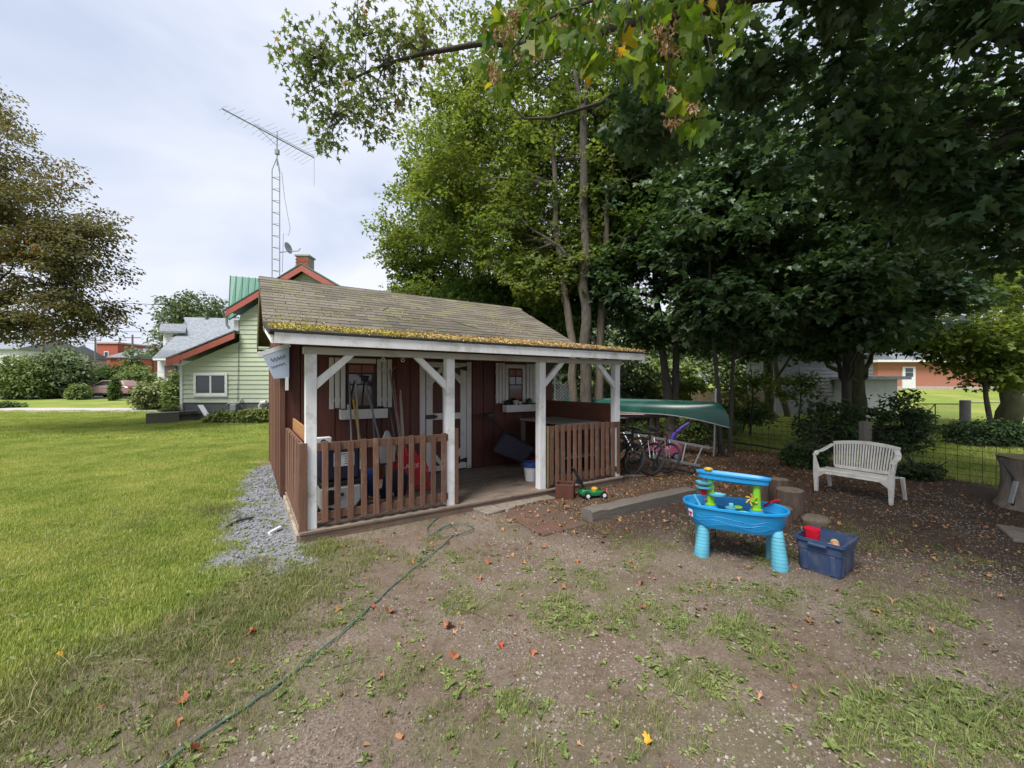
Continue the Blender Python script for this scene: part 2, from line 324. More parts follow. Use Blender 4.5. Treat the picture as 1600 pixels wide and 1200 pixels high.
# ------------------------------------------------------------------ scatter: many small pieces on one object
def scatter(name, mats, variants, pts, rots, scls, parent=None, label=None, cat=None, kind='stuff', picks=None):
    """variants: list of (verts, faces, tones per face, material index); every point carries one of them"""
    nv = len(variants); V = []; Fc = []; mi = []; tone = []; vid = []
    for k, (vs, fs, tn, mm) in enumerate(variants):
        b = len(V); V += [tuple(p) for p in vs]; Fc += [tuple(b + i for i in f) for f in fs]
        mi += [mm] * len(fs) if not hasattr(mm, '__len__') else list(mm); tone += list(tn); vid += [k] * len(vs)
    n0 = len(V); P = np.asarray(pts, float).reshape(-1, 3); n = len(P)
    me = bpy.data.meshes.new(name); me.from_pydata(V + [tuple(p) for p in P], [], Fc)
    for m_ in mats: me.materials.append(m_)
    me.polygons.foreach_set('material_index', mi)
    a = me.attributes.new('tone', 'FLOAT', 'FACE'); a.data.foreach_set('value', np.array(tone, np.float32))
    a = me.attributes.new('vid', 'INT', 'POINT'); a.data.foreach_set('value', np.array(vid + [-1] * n, np.int32))
    pk = np.asarray(picks if picks is not None else rng.integers(0, nv, n), np.int32)
    a = me.attributes.new('pick', 'INT', 'POINT'); a.data.foreach_set('value', np.concatenate([np.zeros(n0, np.int32), pk]))
    a = me.attributes.new('rot', 'FLOAT_VECTOR', 'POINT'); a.data.foreach_set('vector', np.concatenate([np.zeros((n0, 3)), np.asarray(rots, float).reshape(n, 3)]).astype(np.float32).ravel())
    a = me.attributes.new('scl', 'FLOAT', 'POINT'); a.data.foreach_set('value', np.concatenate([np.ones(n0), np.asarray(scls, float)]).astype(np.float32))
    g = bpy.data.node_groups.new(name + '_nodes', 'GeometryNodeTree')
    g.interface.new_socket('Geometry', in_out='INPUT', socket_type='NodeSocketGeometry'); g.interface.new_socket('Geometry', in_out='OUTPUT', socket_type='NodeSocketGeometry')
    gi = N(g, 'NodeGroupInput'); go = N(g, 'NodeGroupOutput'); L = g.links
    def attr(nm, ty):
        q = N(g, 'GeometryNodeInputNamedAttribute', data_type=ty); q.inputs['Name'].default_value = nm; return q.outputs['Attribute']
    av = attr('vid', 'INT')
    def sep(k):
        c = N(g, 'FunctionNodeCompare', data_type='INT', operation='EQUAL'); L.new(av, c.inputs[2]); c.inputs[3].default_value = k
        s_ = N(g, 'GeometryNodeSeparateGeometry', domain='POINT'); L.new(gi.outputs[0], s_.inputs[0]); L.new(c.outputs[0], s_.inputs[1]); return s_.outputs[0]
    g2i = N(g, 'GeometryNodeGeometryToInstance')
    for k in reversed(range(nv)): L.new(sep(k), g2i.inputs[0])
    iop = N(g, 'GeometryNodeInstanceOnPoints'); L.new(sep(-1), iop.inputs['Points']); L.new(g2i.outputs[0], iop.inputs['Instance'])
    iop.inputs['Pick Instance'].default_value = True; L.new(attr('pick', 'INT'), iop.inputs['Instance Index'])
    er = N(g, 'FunctionNodeEulerToRotation'); L.new(attr('rot', 'FLOAT_VECTOR'), er.inputs[0]); L.new(er.outputs[0], iop.inputs['Rotation'])
    L.new(attr('scl', 'FLOAT'), iop.inputs['Scale']); L.new(iop.outputs[0], go.inputs[0])
    o = obj(name, me, parent); md = o.modifiers.new('scatter', 'NODES'); md.node_group = g
    tag(o, label, cat, kind=kind); return o

LEAF = {
 'maple': [(0, 0), (.10, .02), (.34, -.10), (.30, .10), (.58, .22), (.50, .34), (.56, .56), (.30, .48), (.20, .62), (.22, .80), (0, 1.0)],
 'star': [(0, 0), (.08, .06), (.34, -.06), (.20, .20), (.55, .42), (.24, .42), (.12, .58), (0, 1.0)],
 'oval': [(0, 0), (.22, .18), (.30, .45), (.18, .78), (0, 1.0)],
 'diamond': [(0, 0), (.34, .42), (0, 1.0)],
 'blob': [(0, 0), (.42, .2), (.45, .6), (0, .95)],
}
def leaf_geo(kind, L, fold=.12, curl=.15):
    h = LEAF[kind]; out = h + [(-x, y) for x, y in reversed(h[1:-1])]
    vs = [Vector((x * L, y * L, fold * abs(x) * L * 2 - curl * y * y * L)) for x, y in out]; n = len(out)
    if n <= 8:
        k = len(h); a = list(range(0, k)); b = [0] + list(range(k - 1, n))
        return vs, [tuple(a), tuple(b)] if k > 3 else [(0, 1, 2), (0, 2, 3)]
    vs.append(Vector((0, .34 * L, -.02 * L)))
    return vs, [(i, (i + 1) % n, n) for i in range(n)]
def rotmat(rx, ry, rz): return Matrix.Rotation(rz, 3, 'Z') @ Matrix.Rotation(ry, 3, 'Y') @ Matrix.Rotation(rx, 3, 'X')
def spray(kind, n, L, rad, thick=.3, droop=.5, rnd=random, mi=0):
    """a twig's worth of leaves: n leaves in a flattened clump"""
    V = []; Fc = []; T = []
    for _ in range(n):
        a = rnd.uniform(0, 6.283); r = rad * math.sqrt(rnd.random()); p = Vector((r * math.cos(a), r * math.sin(a), rnd.uniform(-1, 1) * thick * rad - .25 * r * r / rad))
        vs, fs = leaf_geo(kind, L * rnd.uniform(.7, 1.15))
        Mx = rotmat(-rnd.uniform(0, 1) * droop * 1.6 + rnd.gauss(0, .25), rnd.gauss(0, .4), a - math.pi / 2 + rnd.gauss(0, .7))
        b = len(V); V += [Mx @ q + p for q in vs]; Fc += [tuple(b + i for i in f) for f in fs]; T += [rnd.random()] * len(fs)
    return V, Fc, T, mi

def ellipsoid_points(c, r, n, thresh=-.12, ns=.55, shell=.45, seed=0, zs=1.9):
    """points in an ellipsoid, thinned by noise into clumps with gaps between"""
    out = []; tries = 0; rr = random.Random(seed)
    while len(out) < n and tries < n * 8:
        tries += 1
        d = Vector((rr.gauss(0, 1), rr.gauss(0, 1), rr.gauss(0, 1))).normalized(); q = rr.random() ** shell
        q *= 1 + .22 * mnoise.noise(d * 2.3 + Vector((seed, 0, 0)))
        p = Vector((c[0] + d.x * r[0] * q, c[1] + d.y * r[1] * q, c[2] + d.z * r[2] * q))
        if mnoise.noise(Vector((p.x * ns, p.y * ns, p.z * ns * zs)) + Vector((seed * 3.1, 1, 2))) > thresh: out.append(p)
    return out

def tree(name, label, cat, group, stems, crown, leafmat, bark, leaf='maple', L=.11, nl=14, rad=.30, droop=.5, dens=1.0, limbs=14, twigs=60,
         thresh=-.10, ns=.75, extra=None, nvar=4, limb_r=.05, seed=1, lo=.35):
    """stems: lists of (point, radius); crown: list of (centre, radii, number of sprays)"""
    rr = random.Random(seed); base = stems[0][0][0]
    root = empty(name, tuple(base), 0, label, cat, group); off = Vector(base)
    mb = MB()
    for i, st in enumerate(stems):
        pts = [Vector(p) - off for p, _ in st]; rs = [r for _, r in st]; P = []; Q = []
        for j in range(len(pts) - 1):
            for k in range(5):
                t = k / 5; p = pts[j].lerp(pts[j + 1], t); w = rs[j] * (1 - t) + rs[j + 1] * t
                P.append(p + Vector((mnoise.noise(p * 1.3 + Vector((seed, 0, 0))), mnoise.noise(p * 1.3 + Vector((0, seed, 0))), 0)) * w * .7)
                fl = 1 + .5 * max(0, 1 - p.z / .35) if i == 0 else 1
                Q.append(w * fl * rr.uniform(.94, 1.07))
        P.append(pts[-1]); Q.append(rs[-1]); mb.tube(P, Q, 10 if rs[0] > .08 else 7)
    tr = mb.build('trunk', bark, root, smooth=True)
    allp = []
    for ci, (c, r, n) in enumerate(crown): allp += ellipsoid_points(c, r, int(n * dens), thresh, ns, seed=seed + ci * 7)
    sp = [(Vector(p), r) for st in stems for p, r in st if Vector(p).z > base[2] + lo]
    lm = MB(); nodes = []
    if allp:
        for _ in range(limbs):
            q = rr.choice(allp); cand = [s for s in sp if s[0].z < q.z + .4] or sp
            s0, r0 = min(cand, key=lambda s: (s[0] - q).length * rr.uniform(.8, 1.3))
            mid = s0.lerp(q, .5) + Vector((rr.gauss(0, .15), rr.gauss(0, .15), .12 * (q - s0).length)); ps = []
            for k in range(9):
                t = k / 8; ps.append(s0 * (1 - t) ** 2 + mid * 2 * t * (1 - t) + q * t * t + Vector((rr.gauss(0, .03), rr.gauss(0, .03), rr.gauss(0, .03))))
            rb = min(limb_r, r0 * .7); lm.tube([p - off for p in ps], [rb * (1 - .82 * k / 8) for k in range(9)], 6, False); nodes += ps[2:]
        for _ in range(twigs):
            q = rr.choice(allp)
            if not nodes: break
            s0 = min(rr.sample(nodes, min(40, len(nodes))), key=lambda s: (s - q).length)
            if (s0 - q).length > 2.2: continue
            mid = s0.lerp(q, .5) + Vector((rr.gauss(0, .1), rr.gauss(0, .1), rr.uniform(0, .2)))
            lm.tube([s0 - off, mid - off, q - off], [.012, .008, .004], 4, False)
    if lm.v: lm.build('branches', bark, root, smooth=True)
    if allp:
        va = [spray(leaf, nl, L, rad, droop=droop, rnd=rr) for _ in range(nvar)]; mats = [leafmat]
        P = np.array([tuple(p - off) for p in allp])
        rots = np.column_stack([rng.normal(0, .25, len(P)), rng.normal(0, .25, len(P)), rng.uniform(0, 6.28, len(P))])
        scatter('crown', mats, va, P, rots, rng.uniform(.75, 1.25, len(P)), parent=root)
    return root

# ================================================================== GROUND
def polyx(tab, y): return np.interp(y, [q[0] for q in tab], [q[1] for q in tab])
LA = [(-5, -3.6), (1.8, -3.1), (2.3, -2.9), (2.8, -2.4), (3.5, -2.2), (4.0, -2.35), (4.6, -3.1), (5.3, -3.8), (6.5, -4.35), (7.6, -4.95), (8.6, -5.6), (10, -5.2), (14, -3.5), (18, 0)]
LB = [(-5, -1.6), (1.76, -1.45), (2.9, -1.15), (3.6, -.95), (4.1, -.95), (4.6, -2.3), (5.3, -3.3), (6.5, -3.9), (7.6, -4.6), (8.6, -5.1), (10, -4.6), (14, -2.5), (18, 2)]
def vnoise(x, y, s, seed=0, oct=3):
    """value noise on arrays"""
    r = np.random.default_rng(seed); G = r.random((256, 256)); out = 0; amp = 1; tot = 0
    for o in range(oct):
        X = x * s; Y = y * s; xi = np.floor(X).astype(int); yi = np.floor(Y).astype(int); fx = X - xi; fy = Y - yi
        fx = fx * fx * (3 - 2 * fx); fy = fy * fy * (3 - 2 * fy)
        g = lambda a, b: G[a & 255, b & 255]
        out = out + amp * ((g(xi, yi) * (1 - fx) + g(xi + 1, yi) * fx) * (1 - fy) + (g(xi, yi + 1) * (1 - fx) + g(xi + 1, yi + 1) * fx) * fy)
        tot += amp; amp *= .55; s *= 2.1
    return out / tot
def m_lawn(x, y):
    a = polyx(LA, y); b = polyx(LB, y); w = vnoise(x, y, 1.3, 3) - .5
    l = 1 - sstep(x + w * .7, a, b)
    xf = 5.45 + (11 - y) * .5
    far = sstep(x - xf + w * .8, .1, .7) * sstep(y, 3, 5); back = sstep(y + w * 2, 13, 15)
    return np.maximum(np.maximum(l, far), back)
def m_full(x, y):        # bright dense lawn
    a = polyx(LA, y); w = vnoise(x, y, 1.1, 5) - .5
    return np.maximum(1 - sstep(x + w * .9, a - .35, a + .25), m_lawn(x, y) * (y > 5.5))
def m_gravel(x, y):
    # blue gravel strip along the shed's left side
    a = polyx([(3.3, -2.6), (3.7, -2.75), (4.2, -3.05), (5.3, -3.75), (6.5, -4.35), (7.6, -4.95), (8.6, -5.2)], y)
    b = polyx([(3.3, -2.2), (3.8, -2.0), (4.2, -2.2), (5.3, -2.9), (8.6, -5.0)], y)
    w = (vnoise(x, y, 2.2, 8) - .5) * .6
    return sstep(x + w, a - .15, a + .2) * (1 - sstep(x, b, b + .3)) * sstep(y + w, 3.4, 3.9) * (1 - sstep(y, 7.6, 8.6))
def m_litter(x, y):
    # dry leaves behind and right of the shed
    w = (vnoise(x, y, .9, 11) - .5) * 1.6
    m = sstep(y + w - .42 * (x - 1.0) * (x > 1), 4.6, 5.9) * sstep(x, -.4, .7)
    near = sstep(y + w * .6 + (3 - x) * .25, 5.2, 6.4) * (x > 3)
    return np.maximum(m * (x < 4), near) * (1 - m_lawn(x, y)) * (y < 13)
def blob(x, y, cx, cy, rx, ry): return np.clip(1 - ((x - cx) / rx) ** 2 - ((y - cy) / ry) ** 2, 0, 1)
def m_weed(x, y):
    n = vnoise(x, y, 2.6, 21, 3)
    m = .8 * sstep(n, .49, .66)
    m = m * (1 - .7 * sstep(y, 3.6, 5))
    m = np.maximum(m, 1.2 * blob(x, y, 2.05, 1.95, .75, .38)); m = np.maximum(m, 1.1 * blob(x, y, 1.02, 2.28, .38, .22)); m = np.maximum(m, .9 * blob(x, y, .35, 2.95, .35, .45))
    m = np.maximum(m, .9 * blob(x, y, 1.9, 3.3, 1.1, .18)); m = np.maximum(m, .8 * blob(x, y, 1.0, 2.75, .5, .2)); m = np.maximum(m, .8 * blob(x, y, -1.1, 3.9, 1.0, .22))
    m = np.maximum(m, .9 * blob(x, y, .05, 2.1, .25, .2)); m = np.maximum(m, 1.0 * blob(x, y, 2.9, 3.35, .25, .08)); m = np.maximum(m, .7 * blob(x, y, .9, 1.85, .3, .15))
    return np.clip(m, 0, 1) * (1 - m_full(x, y)) * (y < 6.5)

def axis(segs):
    out = []
    for a, b, s in segs: out += list(np.arange(a, b, s))
    return np.array(out + [segs[-1][1]])
gx = axis([(-900, -200, 100), (-200, -60, 14), (-60, -16, 2), (-16, -6, .4), (-6, 7.5, .045), (7.5, 16, .4), (16, 60, 2), (60, 200, 14), (200, 900, 100)])
gy = axis([(-60, -6, 6), (-6, 1.2, .6), (1.2, 8.2, .045), (8.2, 14, .3), (14, 45, 1.2), (45, 150, 8), (150, 1400, 90)])
XX, YY = np.meshgrid(gx, gy); fine = ((XX > -6.2) & (XX < 7.7) & (YY > 1.1) & (YY < 8.4))
ZZ = height(XX, YY)
law = m_lawn(XX, YY)
rel = (vnoise(XX, YY, 1.1, 31) - .5) * .022 + (vnoise(XX, YY, 9, 33, 3) - .5) * .014 * (1 - .5 * law)
sx_, sy_ = (XX + 2.198) * .8396 + (YY - 4.275) * .5432, -(XX + 2.198) * .5432 + (YY - 4.275) * .8396      # shed frame
pad = sstep(-np.minimum(np.minimum(sx_ + .1, 5.0 - sx_), np.minimum(sy_ + .1, 5.6 - sy_)), 0, .25)            # flat under the shed
ZZ = ZZ + rel * fine * pad - .004 * (1 - pad)
nx, ny = len(gx), len(gy)
V = np.column_stack([XX.ravel(), YY.ravel(), ZZ.ravel()])
ii = (np.arange(ny - 1)[:, None] * nx + np.arange(nx - 1)[None, :]).ravel()
Fq = np.column_stack([ii, ii + 1, ii + nx + 1, ii + nx])
me = bpy.data.meshes.new('ground'); me.vertices.add(len(V)); me.vertices.foreach_set('co', V.ravel())
me.loops.add(Fq.size); me.loops.foreach_set('vertex_index', Fq.ravel()); me.polygons.add(len(Fq))
me.polygons.foreach_set('loop_start', np.arange(0, Fq.size, 4)); me.polygons.foreach_set('loop_total', np.full(len(Fq), 4)); me.update(calc_edges=True)
me.polygons.foreach_set('use_smooth', [True] * len(Fq))
m_dark = lambda x, y: sstep(y + (vnoise(x, y, 1.1, 91) - .5) * 1.2 + .35 * (x - 2.6), 3.1, 4.4) * sstep(x, -.5, 1.2) * (1 - m_lawn(x, y))  # soil under the trees: dark leaf mold, with tree shade put into the colour
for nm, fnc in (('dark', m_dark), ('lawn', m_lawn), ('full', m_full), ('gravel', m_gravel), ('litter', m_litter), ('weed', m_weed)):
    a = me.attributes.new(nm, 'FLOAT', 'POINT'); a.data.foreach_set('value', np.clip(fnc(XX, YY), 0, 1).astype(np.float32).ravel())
gm = bpy.data.materials.new('ground_soil_and_lawn'); gm.use_nodes = True; t = gm.node_tree; L = t.links; pb = t.nodes['Principled BSDF']
tcg = N(t, 'ShaderNodeNewGeometry')
def gn(scale, detail=6, rough=.65):
    n = N(t, 'ShaderNodeTexNoise'); n.inputs['Scale'].default_value = scale; n.inputs['Detail'].default_value = detail; n.inputs['Roughness'].default_value = rough
    L.new(tcg.outputs['Position'], n.inputs['Vector']); return n.outputs['Fac']
def ramp(f, a, b, ca, cb):
    r = N(t, 'ShaderNodeValToRGB'); r.color_ramp.elements[0].position = a; r.color_ramp.elements[1].position = b
    r.color_ramp.elements[0].color = (*ca, 1); r.color_ramp.elements[1].color = (*cb, 1); L.new(f, r.inputs['Fac']); return r.outputs['Color']
def mixc(f, a, b):
    q = N(t, 'ShaderNodeMix', data_type='RGBA'); L.new(f, q.inputs['Factor']); L.new(a, q.inputs[6]); L.new(b, q.inputs[7]); return q.outputs[2]
def at_(nm): q = N(t, 'ShaderNodeAttribute'); q.attribute_name = nm; return q.outputs['Fac']
def mthr(f, a, b):
    q = N(t, 'ShaderNodeMapRange'); q.inputs['From Min'].default_value = a; q.inputs['From Max'].default_value = b; L.new(f, q.inputs['Value']); return q.outputs['Result']
soil = ramp(gn(14, 8, .8), .32, .7, (.080, .056, .041), (.21, .162, .125))
soil = mixc(mthr(gn(1.4, 4), .42, .62), soil, ramp(gn(60, 4, .8), .38, .62, (.095, .07, .053), (.27, .222, .182)))
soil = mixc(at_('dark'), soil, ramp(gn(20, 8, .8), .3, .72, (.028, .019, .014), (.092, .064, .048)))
grs = ramp(gn(9, 8, .7), .3, .7, (.11, .16, .03), (.21, .265, .05))
grs = mixc(mthr(gn(.45, 3), .45, .65), grs, ramp(gn(7, 6), .3, .7, (.19, .20, .045), (.31, .31, .08)))
dull = ramp(gn(22, 8, .7), .3, .7, (.075, .08, .036), (.17, .165, .085))
grv = ramp(gn(60, 3, .8), .35, .65, (.10, .105, .115), (.28, .29, .31))
lit = ramp(gn(26, 6, .8), .35, .7, (.045, .028, .02), (.15, .10, .07))
col = mixc(mthr(at_('weed'), .2, 1.6), soil, dull)
col = mixc(mthr(at_('litter'), 0, 1.1), col, lit)
col = mixc(mthr(at_('lawn'), .1, .9), col, dull); col = mixc(at_('full'), col, grs); col = mixc(mthr(at_('gravel'), .1, .7), col, grv)
L.new(col, pb.inputs['Base Color']); pb.inputs['Roughness'].default_value = .95; pb.inputs['Specular IOR Level'].default_value = .15
bpn = N(t, 'ShaderNodeBump'); bpn.inputs['Strength'].default_value = 1.0; bpn.inputs['Distance'].default_value = .012; L.new(gn(38, 6, .8), bpn.inputs['Height']); L.new(bpn.outputs['Normal'], pb.inputs['Normal'])
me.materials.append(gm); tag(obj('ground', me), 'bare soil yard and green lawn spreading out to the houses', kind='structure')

# ================================================================== SHED
TH = R(32.9); SO = (-2.198, 4.275, 0)
CU, SU = math.cos(TH), math.sin(TH)
def sw(a, b, z=0): return Vector((SO[0] + a * CU - b * SU, SO[1] + a * SU + b * CU, z))
shed = empty('garden_shed', SO, TH, 'brown garden shed with white posts, a front porch and a mossy shingle roof', 'shed')
WB, BB, AL, AR = 1.93, 5.4, -.05, 4.78     # front wall, back wall, left wall, right wall
def pc(name, mb, m, parent=shed, bevel=0, **k): return mb.build(name, m, parent, bevel, **k)
# --- deck
pc('deck_frame', MB().b2((.02, .03, -.02), (4.78, 1.9, .075)), M['deck_edge'])
pc('deck_skirt', MB().b2((-.02, -.035, -.03), (4.80, .0, .088)), M['deck_edge'], bevel=.004)
pc('deck_skirt', MB().b2((-.045, .01, -.03), (-.015, 1.86, .07)), M['cream_board'], bevel=.004)
plank = MB().box((0, 0, 0), (4.82, .136, .03)).mesh('deck_plank', M['deck'])
for i in range(14):
    o = bev(obj('deck_plank', plank, shed, (2.39, .02 + i * .1415, .094 + random.uniform(-.001, .001)), (0, 0, random.uniform(-.001, .001))), .004)
# --- walls: vertical boards
def roofz(b):
    if b < 1.5: return 2.17 + (b + .22) / 1.72 * .29
    return 2.46 + (b - 1.5) / 2.1 * 1.04 if b < 3.6 else 3.5 - (b - 3.6) / 2.1 * 1.04
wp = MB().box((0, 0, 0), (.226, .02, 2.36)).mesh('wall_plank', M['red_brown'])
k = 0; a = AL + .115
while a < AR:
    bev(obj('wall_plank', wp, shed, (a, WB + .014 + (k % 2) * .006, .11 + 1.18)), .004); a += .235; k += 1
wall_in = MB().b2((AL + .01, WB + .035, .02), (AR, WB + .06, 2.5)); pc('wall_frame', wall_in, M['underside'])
sp_ = MB().box((0, 0, 0), (.022, .178, 1.0)).mesh('wall_plank', M['brown'])
b = WB + .03 + .09; k = 0
while b < BB:
    h = roofz(b) - .09; bev(obj('wall_plank', sp_, shed, (AL - .004 - (k % 2) * .012, b, h / 2 + .02), None, (1, 1, h)), .004); b += .185; k += 1
pc('corner_board', MB().b2((AL - .035, WB - .03, .05), (AL + .035, WB + .012, 2.42)), M['brown'], bevel=.004)
pc('corner_board', MB().b2((AL - .035, BB, .0), (AL + .03, BB + .03, 2.42)), M['brown'], bevel=.004)
pc('side_wall', MB().prism([(WB + .06, 0), (BB, 0), (BB, roofz(BB) - .08), (3.6, 3.4), (WB + .06, roofz(WB) - .08)], AL + .012, AL + .03, lambda x, y, z: (y, x, z)), M['underside'])
pc('side_wall', MB().prism([(WB + .06, 0), (BB, 0), (BB, roofz(BB) - .08), (3.6, 3.4), (WB + .06, roofz(WB) - .08)], AR, AR + .03, lambda x, y, z: (y, x, z)), M['brown'])
pc('back_wall', MB().b2((AL, BB - .02, 0), (AR, BB, 2.42)), M['brown'])
# low plywood wall on the right of the porch
pc('half_wall', MB().b2((4.70, .15, .11), (4.73, WB, 1.32)), mat('plywood_brown', (.16, .06, .035), (.10, .038, .024), rough=.6, scale=3, stretch=(1, 1, 5), bump=.1))
# --- roof
RL, RR_ = -.3, 5.14
def slab(name, b0, z0, b1, z1, th, m, a0=RL, a1=RR_, a1b=None):
    a1b = a1b or a1; vs = []
    d = Vector((0, b1 - b0, z1 - z0)).normalized(); n = Vector((0, -d.z, d.y))
    for a, b, z in ((a0, b0, z0), (a1, b0, z0), (a1b, b1, z1), (a0, b1, z1)): vs.append(Vector((a, b, z)) - n * .012)
    vs += [v - n * th for v in vs]
    return pc(name, MB().add(vs, [(0, 1, 2, 3), (7, 6, 5, 4), (0, 4, 5, 1), (1, 5, 6, 2), (2, 6, 7, 3), (3, 7, 4, 0)]), m)
slab('roof_deck', 1.5, 2.46, 3.6, 3.5, .03, M['underside'])
slab('roof_deck', 5.7, 2.46, 3.6, 3.5, .03, M['underside'])
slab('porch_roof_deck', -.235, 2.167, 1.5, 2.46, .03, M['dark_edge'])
sh_ = []
for q in range(3):
    sh_.append(MB().box((0, .075, .004), (.315 + q * .004, .150, .013)).mesh('shingle', M['shingle']))
ang = math.atan2(1.04, 2.1); Ls = math.hypot(1.04, 2.1); nrow = 16; nper = 17; ex = Ls / nrow; wd = (RR_ - RL) / nper
for r in range(nrow):
    for q in range(nper + (r % 2)):
        a = RL + (q + .5) * wd - (.5 * wd if r % 2 else 0); s = 1
        if r % 2 and q == 0: a = RL + wd * .25; s = .5
        if r % 2 and q == nper: a = RR_ - wd * .25; s = .5
        d = r * ex
        obj('shingle', sh_[(r * 7 + q * 3) % 3], shed, (a + random.uniform(-.002, .002), 1.5 + d * math.cos(ang) - .002, 2.46 + d * math.sin(ang) + .003 + random.uniform(0, .003)),
            (ang - .05, 0, random.gauss(0, .003)), (s * .985, 1.0, 1))
mb = MB(); a2 = math.atan2(.29, 1.72)
for r in range(12):
    for q in range(17):
        d = r * 1.744 / 12; M3 = Matrix.Rotation(a2 - .03, 3, 'X'); mb.box((RL + (q + .5) * wd, -.23 + (d + .075) * math.cos(a2), 2.17 + (d + .075) * math.sin(a2) + .006), (wd * .99, .155, .007), M3)
for r in range(14):
    for q in range(17):
        d = r * Ls / 14; M3 = Matrix.Rotation(-ang + .03, 3, 'X'); mb.box((RL + (q + .5) * wd, 5.7 - (d + .085) * math.cos(ang), 2.46 + (d + .085) * math.sin(ang) + .006), (wd * .99, .17, .007), M3)
tag(pc('shingle_rows', mb, M['shingle']), kind='stuff')
capm = MB().add([(0, -.11, -.052), (0, 0, .008), (0, .11, -.052), (.3, -.11, -.052), (.3, 0, .012), (.3, .11, -.052)], [(0, 1, 4, 3), (1, 2, 5, 4)]).mesh('ridge_cap', M['shingle'])
for q in range(19): obj('ridge_cap', capm, shed, (RL - .01 + q * .2885, 3.6, 3.513 + .001 * (q % 2)))
# fascia, rakes, drip edge
pc('fascia', MB().b2((-.255, -.245, 2.043), (5.12, -.22, 2.152)), M['white'], bevel=.003)
pc('drip_edge', MB().b2((-.29, -.262, 2.154), (5.145, -.222, 2.172)), M['dark_edge'])
def rake(name, b0, z0, b1, z1, a, w, m, t=.022):
    return pc(name, MB().prism([(b0, z0), (b1, z1), (b1, z1 - w), (b0, z0 - w)], a, a + t, lambda x, y, z: (y, x, z)), m, bevel=.003)
rake('rake_board', -.22, 2.147, 1.49, 2.435, -.282, .105, M['white'])
rake('rake_board', 1.5, 2.44, 3.6, 3.47, -.296, .10, M['cream_board']); rake('rake_board', 5.7, 2.44, 3.6, 3.47, -.296, .10, M['cream_board'])
rake('rake_board', 1.5, 2.44, 3.6, 3.47, 5.11, .10, M['white']); rake('rake_board', -.22, 2.147, 1.49, 2.435, 5.10, .10, M['white'])
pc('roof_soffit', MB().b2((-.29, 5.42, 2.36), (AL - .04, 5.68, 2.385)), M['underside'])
# --- beam, posts, braces
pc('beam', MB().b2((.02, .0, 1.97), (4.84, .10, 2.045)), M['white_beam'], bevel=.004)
for a in (.095, 1.70, 3.165, 4.735): pc('post', MB().b2((a - .055, .012, .105), (a + .055, .122, 1.97)), M['white'], bevel=.004)
def brace(a0, z0, a1, z1): pc('brace', MB().bar((a0, .065, z0), (a1, .065, z1), .04, .085, (0, 1, 0)).build if False else MB().prism([(a0, z0 - .07), (a0, z0 + .05), (a1 - math.copysign(.0, a1 - a0), z1), (a1 + math.copysign(.1, a1 - a0), z1)], .03, .085), M['white'], bevel=.003)
brace(.15, 1.66, .44, 1.97); brace(1.645, 1.64, 1.33, 1.97); brace(3.22, 1.66, 3.50, 1.97); brace(4.68, 1.64, 4.37, 1.97)
# --- railings: top and bottom rail with pickets
pkt = MB().box((0, 0, .43), (.062, .022, .87)).mesh('picket', M['picket'])
def railing(a0, a1, n, seed):
    rr = random.Random(seed)
    rl = pc('railing', MB().b2((a0, .004, .93), (a1, .036, 1.02)).b2((a0, .004, .19), (a1, .036, .275)), M['picket'], bevel=.004)
    for i in range(n):
        a = a0 + (a1 - a0) * (i + .5) / n
        bev(obj('picket', pkt, rl, (a + rr.gauss(0, .006), -.008, .165 + rr.gauss(0, .006)), (0, rr.gauss(0, .008), 0)), .003)
railing(.15, 1.66, 11, 1); railing(3.24, 4.78, 13, 2)
sr = pc('side_railing', MB().b2((.004, .13, .93), (.036, WB - .03, 1.02)).b2((.004, .13, .19), (.036, WB - .03, .275)), M['picket'], bevel=.004)
for i in range(15): bev(obj('picket', pkt, sr, (-.012, .02 + i * .128, .165 + random.gauss(0, .005)), (random.gauss(0, .008), 0, R(90))), .003)
pc('corner_picket', MB().b2((-.026, -.02, .1), (.055, .0, 1.03)), M['picket'], bevel=.003)
pc('end_picket', MB().b2((1.762, -.006, .12), (1.80, .06, 1.08)), M['picket'], bevel=.003)
pc('end_picket', MB().b2((3.225, -.02, .12), (3.262, .0, 1.03)), mat('mossy_picket', (.20, .17, .08), (.13, .10, .05), rough=.85, scale=8, bump=.3), bevel=.003)
# --- door
dr = pc('door', MB().b2((2.10, WB - .012, .135), (2.86, WB + .002, 2.03)), M['red_brown'])
wm = M['white_shut']; y0, y1 = WB - .034, WB - .012
for nm, p, q in (('stile', (2.10, y0, .135), (2.215, y1, 2.03)), ('stile', (2.745, y0, .135), (2.86, y1, 2.03)), ('stile', (2.40, y0, .135), (2.49, y1, 2.03)),
                 ('cross_rail', (2.215, y0 - .004, 1.03), (2.745, y1, 1.14)), ('cross_rail', (2.215, y0 - .004, .135), (2.745, y1, .225)), ('cross_rail', (2.215, y0 - .004, 1.94), (2.745, y1, 2.03))):
    pc(nm, MB().b2(p, q), wm, dr, .003)
for (xa, za, xb, zb) in ((2.215, .42, 2.40, .225), (2.745, .42, 2.49, .225), (2.215, 1.74, 2.40, 1.94), (2.745, 1.74, 2.49, 1.94)):
    s = 1 if xb > xa else -1; t_ = 1 if zb > za else -1
    pc('corner_brace', MB().prism([(xa, za), (xa, za - t_ * .10), (xb + s * .0, zb - t_ * .0), (xb - s * .10 , zb)] if False else [(xa, za - t_ * .09), (xa, za + t_ * .04), (xb - s * .04, zb), (xb, zb), (xb, zb - t_ * .05)], y0 - .002, y1), wm, dr)
for z in (.28, 1.93):
    pc('hinge', MB().prism([(2.87, z - .045), (2.87, z + .045), (2.70, z + .012), (2.70, z - .012)], y0 - .012, y0 - .003), M['black_iron'], dr)
